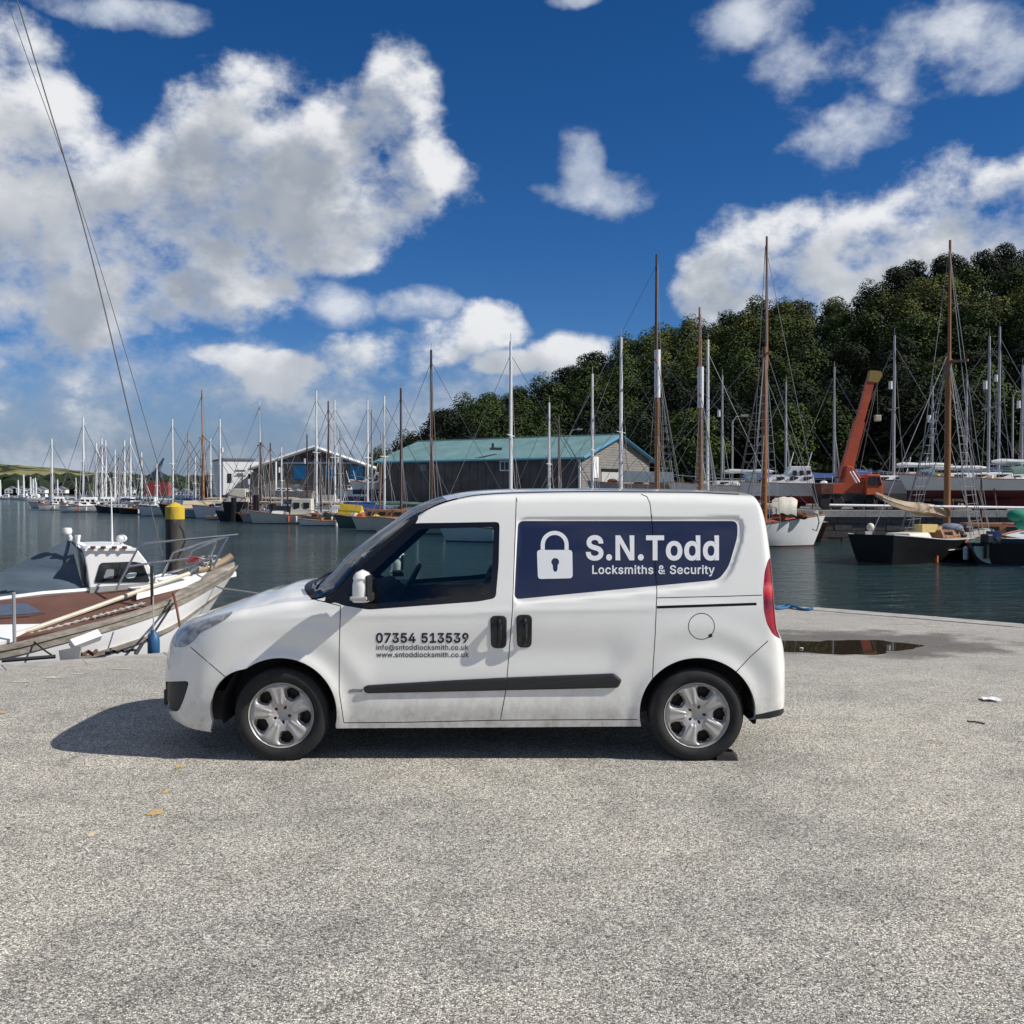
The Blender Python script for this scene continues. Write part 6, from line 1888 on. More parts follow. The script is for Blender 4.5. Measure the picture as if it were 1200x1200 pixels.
    boat('grey yacht with a thin grey mast right of the workshop', 436, 106, 168, 10, mast=(M_ALU2, M_GRP), top=480, wires=False)
    boat('white yacht with a mast instrument box before the long shed end', 450.5, 92, 165, 10.5, mast=(M_ALU, M_COVG), top=464)
    boat('white boat with a varnished teak cabin at the water edge', 470, wl(622), 182, 8.5, hull=M_CREAM, cabin='teak', mast=(M_DKMAST, M_COVG), top=455, dx=0.05, fb=(0.95, 0.9, 1.1), deck=M_DECKG, tw=0.85)
    # more hulls packed along the pontoon
    boat('grey blue sloop rafted behind the pale grey sloop with a thin white mast', 330, 103, 176, 9, hull=M_LBHULL, mast=(M_ALU, M_COVB), top=524)
    boat('cream motor sailer left of the boat with the green rail', 337, 97, 178, 7.5, hull=M_CREAM, cabin='work', dx=0, mast=(M_DKMAST, False), top=548, wires=False, fb=(0.9, 0.85, 1.2))
    boat('navy hulled sloop behind the grey cabin cruiser', 399, 97, 170, 9, hull=M_NVHULL, mast=(M_ALU2, M_COVB), top=505)
    boat('dark green old yacht with a low varnished cabin left of the teak cabin boat', 445, 86, 172, 8, hull=M_GNHULL, cabin='teak', dx=0, mast=(M_WOODM, False), top=545, wires=False)
    boat('maroon hulled boat with a short brown mast below the workshop apex', 376, 100, 174, 8, hull=M_MAROON, cabin='classic', mast=(M_DKMAST, M_COVT), top=530)
    boat('black hulled smack between the work boat and the old gaffer', 294, 104, 174, 9, hull=M_DKHULL, cabin='classic', mast=(M_DKMAST, M_COVT), top=545, deck=M_RUST)
    boat('white sloop just left of the old brown ketch', 229, 128, 174, 8.5, mast=(M_ALU, M_COVB), top=535)
    boat('dark blue yacht left of the barge in the far left marina', 140, 145, 172, 9, hull=M_NVHULL, mast=(M_ALU2, M_COVB), top=531)
    boat('cream yacht right of the barge with a slim pale mast', 184, 142, 174, 9, hull=M_CREAM, mast=(M_ALU, M_GRP), top=543)
    # ---- centre, behind the van
    boat('old gaffer with a tall thin reddish brown mast before the long shed', 505.5, 74, 172, 11, hull=M_CREAM, cabin='classic', mast=(M_DKMAST, M_COVT), top=410, fb=(1.0, 0.9, 1.2))
    boat('yacht with the tall bright white mast before the turquoise roof', 598.5, 62, 170, 11, mast=(M_ALU, M_GRP), top=400)
    boat('yacht with a short white mast before the shed window', 643.5, 70, 165, 8, mast=(M_ALU, False), top=472)
    boat('small boat with a short dark red mast before the shed', 655, 72, 168, 7, mast=(M_RUST, False), top=496, hull=M_NVHULL)
    boat('yacht with a grey white mast left of the gable end', 694, 68, 165, 10, mast=(M_ALU, M_GRP), top=438)
    boat('yacht with a tall white mast before the shed gable', 727.5, 66, 160, 11, mast=(M_ALU, M_GRP), top=395)
    boat('grey white boat laid up by the shed gable', 745, 84, 170, 8, cabin=None, hard=0.3, dx=0, hull=M_GREYH, fb=(1.0, 1.0, 1.3), cover=M_GREYC)
    boat('tall old schooner with a dark topmast and white doubling', 770, 66, 165, 15, hull=M_DKHULL, cabin='classic', mast=(M_WOODM, M_COVT), top=298, topw=M_DKMAST, gaff=True, rat=True, fb=(1.3, 1.1, 1.8), bowsprit=2.5, dbl=(410, 466))
    boat('old gaff cutter with a white painted mast doubling', 820.5, 64, 168, 13, hull=M_RUST, cabin='classic', mast=(M_WOODM, M_COVT), top=360, gaff=True, rat=True, fb=(1.2, 1.0, 1.6), bowsprit=2.0, dbl=(430, 478))
    boat('yacht with a pale grey mast right of the rusty cutter', 829, 76, 168, 10, mast=(M_ALU, False), top=398)
    boat('laid up yacht with a grey mast left of the tall varnished mast', 846, 80, 168, 10, mast=(M_ALU2, M_GRP), top=440, hard=0.4, bottom=M_RED)
    # ---- right
    boat('white classic cutter with the tallest varnished mast and white bow', 895.5, 57, 4, 12.5, hull=M_GRP, cabin='classic', mast=(M_WOODM, M_COVT), top=277, gaff=True, fb=(1.1, 1.05, 1.75), bottom=M_RED, deck=M_ORNG, tw=0.75, B=3.6, dx=0.22, wr=0.02, rat=True)
    boat('white and red cabin boat laid up left of the crane', 925, 74, 178, 7.2, cabin='motor', hard=0.35, dx=0, bottom=M_RED, fb=(0.95, 0.95, 1.1), name='motor_boat', B=2.6)
    boat('laid up boat with a grey mast left of the crane jib', 977, 88, 160, 9, mast=(M_ALU2, False), top=430, hard=0.4, cover=M_COVB, bottom=M_RED)
    boat('laid up boat with a grey mast behind the cabin boat', 920.5, 86, 160, 9, mast=(M_ALU2, False), top=448, hard=0.4, cover=M_COVB)
    boat('white laid up sloop with a heavy grey mast right of the crane', 1047, 70, 178, 9.5, mast=(M_ALU2, M_GRP), top=393, hard=0.55, bottom=M_GREYH, strake=M_DKHULL, wr=0.02, fb=(0.9, 0.85, 1.15))
    boat('long white laid up yacht with a maroon bottom at the right', 1158, 66, 176, 11.5, mast=(M_ALU2, M_GRP), top=394, hard=0.75, bottom=M_MAROON, wr=0.02, dx=0.0)
    boat('laid up yacht with a tall tapering grey mast second from the right edge', 1170, 82, 176, 11, mast=(M_ALU2, M_COVB), top=383, hard=1.1, bottom=M_MAROON, dx=0.05, wr=0.025)
    boat('laid up yacht with its mast at the right edge of the picture', 1197, 74, 170, 10, mast=(M_ALU2, M_GRP), top=428, hard=0.8, bottom=M_RED, dx=0.0)
    boat('black wooden gaff yawl with a furled tan mainsail and varnished mast', 1110, 47, 42, 11.5, hull=M_DKHULL, cabin='classic', mast=(M_WOODM, False), top=281, gaff=True, fb=(1.25, 0.95, 1.2), draft=0.8, tw=0.62, B=3.3, deck=M_DECKG, strake=M_GREYH, bottom=M_DKHULL, dx=0.10, wr=0.018, rat=True)
    boat('slim dark grey work boat tied alongside the black yawl', 1098, 44.8, 22, 5.4, hull=M_DKHULL, cabin='open', dx=0, fb=(0.55, 0.5, 0.7), strake=M_GREYH, name='work_boat', draft=0.3)
    boat('small boat with a pale green transom and an outboard motor', 1168, 43.5, 68, 5.2, hull=M_DKHULL, cabin='open', dx=0, fb=(0.95, 0.85, 1.1), tw=0.9, deck=M_GNHULL, name='work_boat', B=2.4)
    boat('dark boat cut by the right edge of the picture', 1204, 44.5, 60, 7, hull=M_NVHULL, cabin='open', dx=0, fb=(1.1, 1.0, 1.3), mast=None)
    boat('white hulled laid up yacht close behind the furled tan sail', 1092, 76, 177, 10, mast=(M_ALU2, M_GRP), top=452, hard=0.6, bottom=M_DKHULL)
    boat('laid up yacht with a slim grey mast between the black yawl and the right edge', 1132, 84, 176, 10, mast=(M_ALU2, M_COVB), top=440, hard=0.7, bottom=M_RED)
    boat('grey laid up motor boat at the yard edge right of the crane', 1062, 72, 178, 6.5, cabin='motor', hard=0.1, dx=0, hull=M_GREYH, name='motor_boat', fb=(0.8, 0.75, 1.0))
    boat('low green boat in front of the quay wall behind the black yawl', 1150, 52, 172, 7.5, hull=M_GNHULL, cabin='teak', dx=0, fb=(0.8, 0.7, 1.0), mast=(M_DKMAST, False), top=560, wires=False)
    boat('small white tender against the quay wall right of the cutter bow', 1178, 49, 170, 4.5, cabin='open', dx=0, fb=(0.5, 0.45, 0.6), name='dinghy')
    # pieces on the black yawl and its neighbours
    def P(px, py, Y): return at(px, py, Y)
    def loose(name, label, cat, mb, m, smooth=False):
        o = mb.build(name, m, None, smooth); tag(o, label, cat); return o
    pts = [P(1026, 579, 45), P(1034, 583, 45), P(1045, 588, 45.4), P(1060, 593, 45.8), P(1075, 596, 46.2), P(1092, 598, 46.8), P(1104, 601, 47), P(1111, 604, 47)]
    sl_ = MB(); secs = []
    for i, p in enumerate(pts):
        r = [0.08, 0.13, 0.18, 0.22, 0.25, 0.28, 0.27, 0.15][i]
        secs.append([p + Vector((0.05 * sin(j * 3 + i), r * 0.7 * cos(2 * pi * j / 12) * (1 + 0.12 * sin(3 * j + i)), r * sin(2 * pi * j / 12) * (1 + 0.10 * sin(2 * j + 2 * i)))) for j in range(12)])
    sl_.loft(secs, True, True, True)
    loose('furled_sail', 'bundled tan mainsail lying along the boom of the black yawl', 'sail', sl_, mat('weathered_tan_sail', (0.36, 0.28, 0.20), 0.9, var=0.3, scale=2, bump=0.6, bscale=6), True)
    loose('spar', 'long pale horizontal spar over the deck of the black yawl', 'spar', MB().tube([P(972, 592, 46), P(1086, 593.5, 46.6), P(1200, 595, 47.2)], 0.06, 8), M_ALU, True)
    loose('fender', 'round cream buoy hanging on the stern of the black yawl', 'buoy', MB().ball(P(1020, 617.5, 43.5), 0.17), M_CREAM, True)
    loose('crate', 'yellow cream crate on the deck of the black yawl', 'crate', MB().box(P(1085, 619, 45.6), (0.9, 0.5, 0.35), 0.4).box(P(1095, 620, 46), (0.5, 0.4, 0.28), 0.2), mat('yellow_cream_crate', (0.60, 0.45, 0.17), 0.6))
    loose('sail_bag', 'dark blue grey sail bag on deck of the black yawl', 'bag', MB().ball(P(1114, 619, 46.5), 0.4, (1.5, 0.8, 0.6)), mat('blue_grey_bag', (0.15, 0.18, 0.24), 0.8), True)
    loose('buoy', 'small orange buoy on the grey work boat', 'buoy', MB().ball(P(1104, 642.5, 44), 0.14), M_ORNG, True)
    tr = empty('outboard_motor', P(1156, 640, 41.2)); tag(tr, 'black outboard motor on the pale green transom', 'motor')
    MB().box((0, 0, 0.30), (0.32, 0.4, 0.38), 0.4).build('cowl', M_DKHULL, tr, bevel=0.06); MB().box((0, 0, -0.15), (0.12, 0.16, 0.7), 0.4).build('leg', M_DKHULL, tr)
    # pale green transom board
    loose('transom_board', 'pale green half round transom with a standing white board', 'transom', MB().prism([(0.86 * cos(radians(a)), 0.72 * sin(radians(a))) for a in range(180, 361, 12)], 0.05, Matrix.Translation(P(1164, 640, 41.4)) @ Matrix.Rotation(0.1, 4, 'Z') @ Matrix.Rotation(pi / 2, 4, 'X')), mat('pale_green_paint', (0.30, 0.38, 0.33), 0.5))
    loose('bundle', 'bundle of bright green fishing net at the right edge', 'net', MB().ball(P(1192, 604, 43), 0.34, (1.3, 1, 0.8)).ball(P(1198, 612, 43), 0.3, (1.1, 1, 1.1)), mat('green_net', (0.02, 0.22, 0.14), 0.9, bump=1, bscale=30), True)
    loose('pink_rope', 'pinkish rope lying below the green net', 'rope', MB().tube([P(1175, 614, 43), P(1186, 616, 43), P(1200, 615, 43)], 0.05, 5), mat('pink_rope', (0.4, 0.12, 0.15), 0.9))
    # mooring ropes
    loose('mooring_rope', 'pale mooring rope hanging from the white cutter bow', 'rope', MB().tube([P(953, 600, 55), P(958, 602, 55), P(960, 612, 55), P(957, 622, 55), P(952, 620, 55)], 0.05, 5), M_PALEW)
    # bulwark clutter of the white cutter: coiled gear in orange and cream
    R = random.Random(6)
    names = [('orange coiled gear beside the shrouds of the white cutter', M_ORNG), ('cream canvas bundle amidships on the white cutter', M_CREAM), ('tan folded sail on the fore deck of the white cutter', M_COVT), ('rusty brown gear heap near the bow of the white cutter', M_RUST)]
    for i, (lb, mm) in enumerate(names):
        px_, py_ = [(912, 606), (918, 592), (925, 602), (936, 603)][i]
        mb = MB()
        if i == 1:
            cs = []
            for k in range(9):
                x_ = px_ - 13 + 3.6 * k
                cs.append([P(x_ + R.uniform(-1, 1), py_ + yy + R.uniform(-1.5, 1.5) + 0.12 * (k - 4) ** 2, 56 + zz) for yy, zz in ((10, -0.5), (2, -0.45), (-8, -0.15), (-9, 0.1), (0, 0.4), (10, 0.5))])
            mb.loft(cs, True, True, True)
        else: mb.ball(P(px_, py_, 56), [0.3, 0.42, 0.3, 0.28][i], (1.3, 0.7, 0.7), 9, 6)
        for _ in range(5): mb.ball(P(px_ + R.uniform(-7, 7), py_ + R.uniform(-2, 3), 56), R.uniform(0.1, 0.22), (1.3, 1, 0.8), 6, 4)
        loose('deck_gear', lb, 'gear', mb, mm, True)
    # tarpaulins in the yard
    for i, (x0, x1, y0, y1, Yt, lb) in enumerate(((872, 905, 551, 563, 84, 'blue tarpaulin stretched behind the white cabin boat'), (948, 990, 553, 561, 84, 'blue tarpaulin left of the crane jib'), (1003, 1022, 549, 561, 80, 'pointed blue tarpaulin right of the crane jib'))):
        secs = []
        for k in range(7):
            u_ = k / 6; px_ = x0 + (x1 - x0) * u_
            sag = 1.6 * sin(pi * u_)
            secs.append([P(px_, y1 - sag * 0.5, Yt - 1.5), P(px_, y0 + sag, Yt), P(px_, y1, Yt + 1.5)])
        loose('tarpaulin', lb, 'tarpaulin', MB().loft(secs), M_COVB)
    # laid up hulls before the workshop
    boat('grey white yacht laid up in front of the left blue door', 337, 122, 176, 6.5, hard=0.1, cabin='sloop', dx=0, bottom=M_GREYH, fb=(0.7, 0.65, 0.8), hull=M_GREYH)
    boat('small white and turquoise cabin boat laid up before the right blue door', 417, 122, 10, 4.6, hard=0.1, cabin='motor', dx=0, hull=M_LBHULL, name='motor_boat', fb=(0.9, 0.8, 1.1))
    boat('white boat laid up at the right corner of the workshop', 440, 116, 172, 6.0, hard=0.9, cabin='motor', dx=0, name='motor_boat')
    boat('long white flat decked boat moored below the left end of the workshop', 318, 104, 176, 9.5, cabin=None, dx=0, fb=(1.2, 1.15, 1.4), deck=M_GREYH)
    boat('white work boat moored below the white building', 272, 116, 174, 9.5, cabin='motor', dx=0, fb=(1.3, 1.2, 1.5), deck=M_GREYH, name='motor_boat')
    # pontoon
    po = empty('pontoon', (0, 0, Z_WATER)); tag(po, 'long grey floating walkway the left hand boats lie along', 'pontoon')
    pl = [(-24, 114), (-36, 128), (-47, 160), (-70, 200), (-100, 215)]
    for i in range(len(pl) - 1):
        p, q = Vector((*pl[i], 0)), Vector((*pl[i + 1], 0)); n = max(1, int((q - p).length / 6)); dd = (q - p) / n
        for j in range(n):
            c = p + dd * (j + 0.5)
            MB().box((c.x, c.y, 0.20), (dd.length * 0.98, 2.2, 0.3), atan2(dd.y, dd.x)).build('deck_section', M_DECKG, po)
    for i, (px, Yp, tp) in enumerate(((320, 97, 590), (274, 103, 583), (300, 100, 580))):
        b = at(px, 600, Yp)
        o = MB().tube([(b.x, Yp, -4), (b.x, Yp, at(px, tp, Yp).z)], 0.28, 10).build('mooring_pile', M_DKHULL, None, True)
        tag(o, ['dark wooden pile at the stern of the pale grey sloop', 'short dark pile beside the small white dinghy', 'tall dark pile right of the black work boat'][i], 'pile')
fleet()

def crane():
    Y = 70
    b = at(995, 598, Y)
    ob = empty('mobile_crane', (b.x, Y, Z_YARD)); tag(ob, 'red orange mobile crane with its jib raised over the boatyard', 'crane')
    O = ob.location
    def A(px, py, dy=0): return at(px, py, Y + dy) - O
    z0 = 0
    MB().box(A(993, 583, 0) + Vector((0, 0, 0)), (4.2, 2.2, 0.55)).build('chassis', M_DKHULL, ob, bevel=0.05)
    for px in (968, 980, 1006, 1019):
        for dy in (-1.0, 1.0):
            p = A(px, 591, dy); p.z = 0.50
            MB().lathe([(0.0, -0.16), (0.44, -0.16), (0.50, -0.12), (0.50, 0.12), (0.44, 0.16), (0.0, 0.16)], 18, Matrix.Translation(p) @ Matrix.Rotation(pi / 2, 4, 'X')).build('wheel', M_RUB, ob, 30)
            MB().lathe([(0.0, -0.17), (0.2, -0.18), (0.22, -0.16)], 10, Matrix.Translation(p) @ Matrix.Rotation(pi / 2, 4, 'X')).build('hub', M_CRANE, ob)
    # upper works
    MB().prism([(A(px, py).x, A(px, py).z) for px, py in ((958, 580), (1024, 580), (1024, 574), (1010, 570), (995, 548), (987, 546), (983, 566), (960, 568))], 1.9, Matrix.Translation((0, 0.9, 0)) @ Matrix.Rotation(pi / 2, 4, 'X')).build('superstructure', M_CRANE, ob, bevel=0.04)
    MB().box(A(964, 573, -0.2), (0.9, 2.1, 0.75)).build('counterweight', M_RUST, ob, bevel=0.05)
    # cab
    MB().prism([(A(px, py).x, A(px, py).z) for px, py in ((1007, 580), (1027, 580), (1026.5, 570), (1023, 556), (1008, 556))], 1.0, Matrix.Translation((0, -0.35, 0)) @ Matrix.Rotation(pi / 2, 4, 'X')).build('cab', M_ORNG, ob, bevel=0.04)
    MB().prism([(A(px, py).x, A(px, py).z) for px, py in ((1009.5, 568.5), (1018.5, 568.5), (1018.5, 558.5), (1009.5, 558.5))], 0.05, Matrix.Translation((0, -1.36, 0)) @ Matrix.Rotation(pi / 2, 4, 'X')).build('cab_window', M_DARKW, ob)
    MB().prism([(A(px, py).x, A(px, py).z) for px, py in ((1020, 568.5), (1025, 568.5), (1022, 558.5), (1020, 558.5))], 0.05, Matrix.Translation((0, -1.36, 0)) @ Matrix.Rotation(pi / 2, 4, 'X')).build('cab_window', M_DARKW, ob)
    def beam(name, p, q, w0, w1, m):
        d = (q - p).normalized(); n = Vector((-d.z, 0, d.x)); sy = Vector((0, 1, 0))
        secs = []
        for pt, w in ((p, w0), (q, w1)):
            secs.append([pt + n * w + sy * w * 0.8, pt - n * w + sy * w * 0.8, pt - n * w - sy * w * 0.8, pt + n * w - sy * w * 0.8])
        return MB().loft(secs, True, True, True).build(name, m, ob)
    beam('jib_base', A(989, 561, -0.3), A(1007, 494, -0.3), 0.37, 0.33, M_CRANE)
    beam('jib_extension', A(1006, 498, -0.3), A(1020, 446, -0.3), 0.26, 0.25, M_CRANE)
    MB().prism([(A(px, py).x, A(px, py).z) for px, py in ((1014, 448), (1026, 449), (1031, 441), (1029, 436), (1017, 435))], 0.5, Matrix.Translation((0, -0.05, 0)) @ Matrix.Rotation(pi / 2, 4, 'X')).build('jib_head', mat('dirty_yellow_paint', (0.26, 0.17, 0.03), 0.6), ob)
    MB().tube([A(997, 566, -0.3), A(1001, 530, -0.3)], 0.10, 8).build('lift_ram', M_CHROME, ob)
    MB().tube([A(996, 553, -1.4), A(1004, 566, -1.4)], 0.06, 4).build('hand_rail', M_ALU, ob); MB().tube([A(999, 552, -1.4), A(1007, 565, -1.4)], 0.06, 4).build('hand_rail', M_ALU, ob)
    MB().tube([A(1028, 440, -0.3), A(1028.5, 487, -0.3)], 0.02, 3).build('hoist_cable', M_WIRE, ob)
    MB().tube([A(1030, 440, -0.3), A(1004, 540, -0.3)], 0.025, 3).build('pendant_cable', M_WIRE, ob); MB().tube([A(1029, 445, -0.3), A(1008, 550, -0.3)], 0.025, 3).build('pendant_cable', M_WIRE, ob)
    MB().box(A(1028.5, 490, -0.3), (0.42, 0.3, 0.42)).build('hook_block', mat('cream_hook_block', (0.45, 0.42, 0.30), 0.6), ob, bevel=0.05)
    # far small dock crane
    Yc = 300
    c = at(185, 576, Yc); o2 = empty('dock_crane', (c.x, Yc, 0)); tag(o2, 'small blue dock crane far off behind the left boats', 'crane')
    def B_(px, py): return at(px, py, Yc) - o2.location
    mb = mat('dull_blue_steel', (0.05, 0.08, 0.13), 0.6)
    MB().tube([B_(183, 578), B_(184, 556)], 0.5, 4).build('tower', mb, o2); MB().tube([B_(181, 556), B_(192, 537)], [0.55, 0.3], 4).build('jib', mb, o2)
    MB().tube([B_(184, 556), B_(189, 548), B_(192, 537)], 0.12, 3).build('stay', mb, o2); MB().box(B_(184, 556), (2.6, 2, 1.6)).build('cab', mb, o2)
    MB().box(B_(186, 573), (7, 4, 4)).build('base', mat('faded_red_steel', (0.35, 0.06, 0.05), 0.7), o2)
crane()
# ------------------------------------------------------------------ the boat alongside on the left
def near_boat():
    O0 = gnd(0, 779); d = Vector((0.89, 0.456, 0)).normalized(); n = Vector((-d.y, d.x, 0))
    ob = empty('moored_boat', (O0.x, O0.y, 0), 0)
    tag(ob, 'white wooden boat with brown deck and white doghouse moored along the near quay', 'boat')
    O = ob.location
    def Wp(u, v, z): return O0 + d * u + n * v + Vector((0, 0, z)) - O
    def hit(px, py, v0):
        D = at(px, py, 1.0) - Vector((0, 0, H_CAM)); C = Vector((0, 0, H_CAM))
        k = (O0 + n * v0 - C).dot(n) / D.dot(n)
        return C + D * k - O
    US = [-5.5, -4, -2.5, -1.2, 0, 0.6, 1.2, 1.8, 2.3, 2.6, 2.78]
    VN = [0.75, 0.42, 0.32, 0.30, 0.34, 0.42, 0.57, 0.83, 1.15, 1.42, 1.66]
    ZS = [0.22, 0.10, 0.06, 0.08, 0.13, 0.235, 0.35, 0.49, 0.65, 0.76, 0.82]
    VC = 1.72
    def vn(u): return interp(US, VN, u)
    def zs(u): return interp(US, ZS, u)
    def hp(u, z, side=0, off=0.0):
        t = max(0, zs(u) - z)
        b = (VC - vn(u)) * max(0.0, 1 - 0.10 * t - 0.22 * t * t)
        uu = u - 0.65 * t * sstep(1.6, 2.78, u)
        return Wp(uu, VC - (b + off) if not side else VC + (b + off), z)
    st = [-5.5 + 8.28 * i / 48 for i in range(49)]
    M_WH = mat('white_boat_paint', (0.78, 0.78, 0.76), 0.42, var=0.05, scale=2, dirt=((0.52, 0.49, 0.42), 0.60))
    M_OLDW = mat('weathered_grey_wood', (0.30, 0.265, 0.215), 0.85, var=0.45, scale=7, stretch=(1, 1, 3), dirt=((0.52, 0.49, 0.43), 0.58))
    for side in (0, 1):
        secs = []
        for u in st:
            z0 = zs(u)
            secs.append([hp(u, z0 + (-1.75 - z0) * (k / 12) ** 1.3, side) for k in range(13)])
        MB().loft(secs).build('hull_side', M_WH, ob, 40)
        # rail, rubbing strakes
        def band(name, za, zb, out, m, us=st):
            secs = []
            for u in us:
                a, b = zs(u) + za, zs(u) + zb
                secs.append([hp(u, b, side, 0.0), hp(u, b, side, out), hp(u, a, side, out), hp(u, a, side, 0.0)])
            MB().loft(secs, True, True, True).build(name, m, ob)
        band('cap_rail', -0.035, 0.012, 0.035, M_OLDW)
        band('upper_strake', -0.115, -0.045, 0.018, M_OLDW)
        band('lower_strake', -0.37, -0.32, 0.035, M_OLDW)
        # inner bulwark
        secs = [[hp(u, zs(u) + 0.012, side, 0.0), hp(u, zs(u) + 0.012, side, -0.11), hp(u, zs(u) - 0.06, side, -0.12)] for u in st if u < 2.72]
        MB().loft(secs).build('bulwark', M_OLDW, ob)
    tr = [hp(-5.5, zs(-5.5) - 1.9 * k / 8, 0) for k in range(9)] + [hp(-5.5, zs(-5.5) - 1.9 * (8 - k) / 8, 1) for k in range(9)]
    MB().add(tr, [tuple(range(len(tr)))]).build('transom', M_WH, ob)
    secs = []
    for u in st:
        w0, w1 = hp(u, zs(u) - 0.05, 0, -0.05), hp(u, zs(u) - 0.05, 1, -0.05)
        secs.append([w0.lerp(w1, k / 6) + Vector((0, 0, 0.10 * (1 - (2 * k / 6 - 1) ** 2))) for k in range(7)])
    MB().loft(secs).build('deck', M_OLDW, ob, True)
    # pale deck patch, hatch
    def deckpt(px, py, lift_=0.012):
        # meet the sloping deck by stepping along the ray
        C = Vector((0, 0, H_CAM)); D = at(px, py, 1.0) - C
        for k in range(400):
            Y = 9.5 + k * 0.02
            p = C + D * Y; q = p - O0
            u = q.dot(d); v = q.dot(n)
            uu = max(-5.4, min(2.7, u)); half = VC - vn(uu) + 0.05
            zz = zs(uu) - 0.05 + 0.10 * (1 - min(1, abs(v - VC) / max(0.05, half)) ** 2)
            if p.z <= zz: return Vector((p.x, p.y, zz + lift_)) - O
        return p - O
    # raised brown deck: one sloping surface
    Pa, Pb, Pc = hit(24, 746, 0.5), hit(160, 714, 0.88), hit(50, 697, 1.62)
    PN = (Pb - Pa).cross(Pc - Pa).normalized()
    if PN.z < 0: PN = -PN
    def onP(px, py, h=0.0):
        C = Vector((0, 0, H_CAM)) - O; D = at(px, py, 1.0) - Vector((0, 0, H_CAM))
        k = (Pa + PN * h - C).dot(PN) / D.dot(PN)
        return C + D * k
    def deckplate(name, poly, m, h=0.02, th=0.04):
        top = [onP(*q, h) for q in poly]; bot = [p - PN * th for p in top]; k = len(poly)
        MB().add(top + bot, [tuple(range(k))] + [(i, (i + 1) % k, (i + 1) % k + k, i + k) for i in range(k)]).build(name, m, ob)
    deckplate('raised_deck', [(-160, 786), (-60, 762), (24, 746), (64, 740), (110, 729), (160, 714), (200, 702), (232, 690.5), (215, 683), (187, 686), (104, 693), (50, 697.5), (0, 703), (-160, 722)], M_BROWND, 0.0, 0.25)
    deckplate('deck_panel', [(-60, 764), (10, 750), (36, 737), (47, 731), (0, 732), (-60, 737)], M_WH, 0.012)
    deckplate('hatch', [(-40, 724), (32, 719), (48, 717), (30, 706), (-40, 712)], mat('grey_blue_hatch', (0.085, 0.105, 0.15), 0.5, var=0.1), 0.035)
    deckplate('hatch_rim', [(-44, 727), (34, 721.5), (53, 718), (32, 704.5), (-44, 710)], M_BROWND, 0.02)
    deckplate('fore_deck_panel', [(140, 686), (170, 693), (200, 686), (225, 675), (190, 672)], M_WH, 0.02)
    # coaming along the far side under the canvas
    MB().tube([hit(-80, 711, 1.6), hit(0, 702.5, 1.6), hit(50, 696, 1.6), hit(104, 692, 1.6)], 0.035, 5).build('coaming', M_WH, ob)
    # doghouse
    v0, v1 = 1.55, 2.75
    prof = [(105.5, 693), (102, 668), (97.5, 644), (102, 640.5), (130, 639.5), (152, 640), (161, 644), (172, 658), (187, 685)]
    A_ = [hit(px, py, v0) for px, py in prof]; B_ = [p + n * (v1 - v0) for p in A_]
    k = len(A_)
    MB().add(A_ + B_, [tuple(range(k)), tuple(range(2 * k - 1, k - 1, -1))] + [(i, i + k, (i + 1) % k + k, (i + 1) % k) for i in range(k)]).build('doghouse', M_WH, ob, bevel=0.015)
    win = rounded([(112, 681.5), (118.5, 661), (156, 659.5), (166, 661), (174, 680.5)], 3, 3)
    def vplate(name, poly, v_, th, m):
        a = [hit(px, py, v_) for px, py in poly]; b = [p - n * th for p in a]; k = len(a)
        MB().add(a + b, [tuple(range(k))[::-1], tuple(range(k, 2 * k))] + [(i, (i + 1) % k, (i + 1) % k + k, i + k) for i in range(k)]).build(name, m, ob)
    vplate('window_rubber', rounded([(110.5, 683), (117.5, 659.6), (156, 658), (167.5, 660), (176, 682)], 3, 3), v0, 0.012, M_BLACKPL)
    vplate('doghouse_window', win, v0 - 0.012, 0.004, mat('dark_boat_glass', (0.03, 0.035, 0.038), 0.06, var=0.8, scale=3, coat=0.5))
    vplate('window_post', [(137.5, 681), (140.5, 660), (142.5, 660), (139.5, 681)], v0 - 0.016, 0.006, M_BLACKPL)
    # things seen through the window: lighter shapes behind the glass
    vplate('chart_seat', rounded([(121, 678), (125, 667), (134, 667), (133, 678)], 2, 2), v0 - 0.017, 0.002, mat('pale_grey_upholstery', (0.25, 0.27, 0.27), 0.6))
    vplate('white_cushion', rounded([(146, 675), (152, 671), (161, 671), (158, 677), (149, 678)], 2, 2), v0 - 0.017, 0.002, mat('pale_green_cushion', (0.50, 0.62, 0.60), 0.6))
    vplate('roof_moulding', [(99, 645.5), (160, 645.2), (159, 642), (100, 642)], v0 - 0.0, 0.03, M_WH)
    for px in (109, 121, 134, 146): MB().box(hit(px, 641.6, v0 - 0.05), (0.05, 0.04, 0.03)).build('deck_light', M_RUST, ob)
    vplate('doghouse_base', [(105, 695), (190, 687), (188, 682), (105.5, 688)], v0 - 0.0, 0.03, M_GREYH)
    # gear on the doghouse roof
    MB().tube([hit(82, 634, 2.0), hit(83, 630, 2.0), hit(79, 624, 2.0)], 0.022, 6).build('light_post', M_WH, ob)
    MB().lathe([(0, 0.045), (0.05, 0.04), (0.062, 0.0), (0.05, -0.035), (0, -0.04)], 14, Matrix.Translation(hit(78.5, 622.5, 2.0)) @ Matrix.Scale(1.0, 4)).build('navigation_light', M_WH, ob, True)
    MB().tube([hit(92, 642, 1.9), hit(91, 634, 1.9), hit(91, 627, 1.9)], [0.03, 0.026, 0.04], 7).build('horn', M_WH, ob, True)
    MB().tube([hit(100, 641, 1.9), hit(90, 636, 1.9)], 0.03, 6).build('bracket', M_WH, ob)
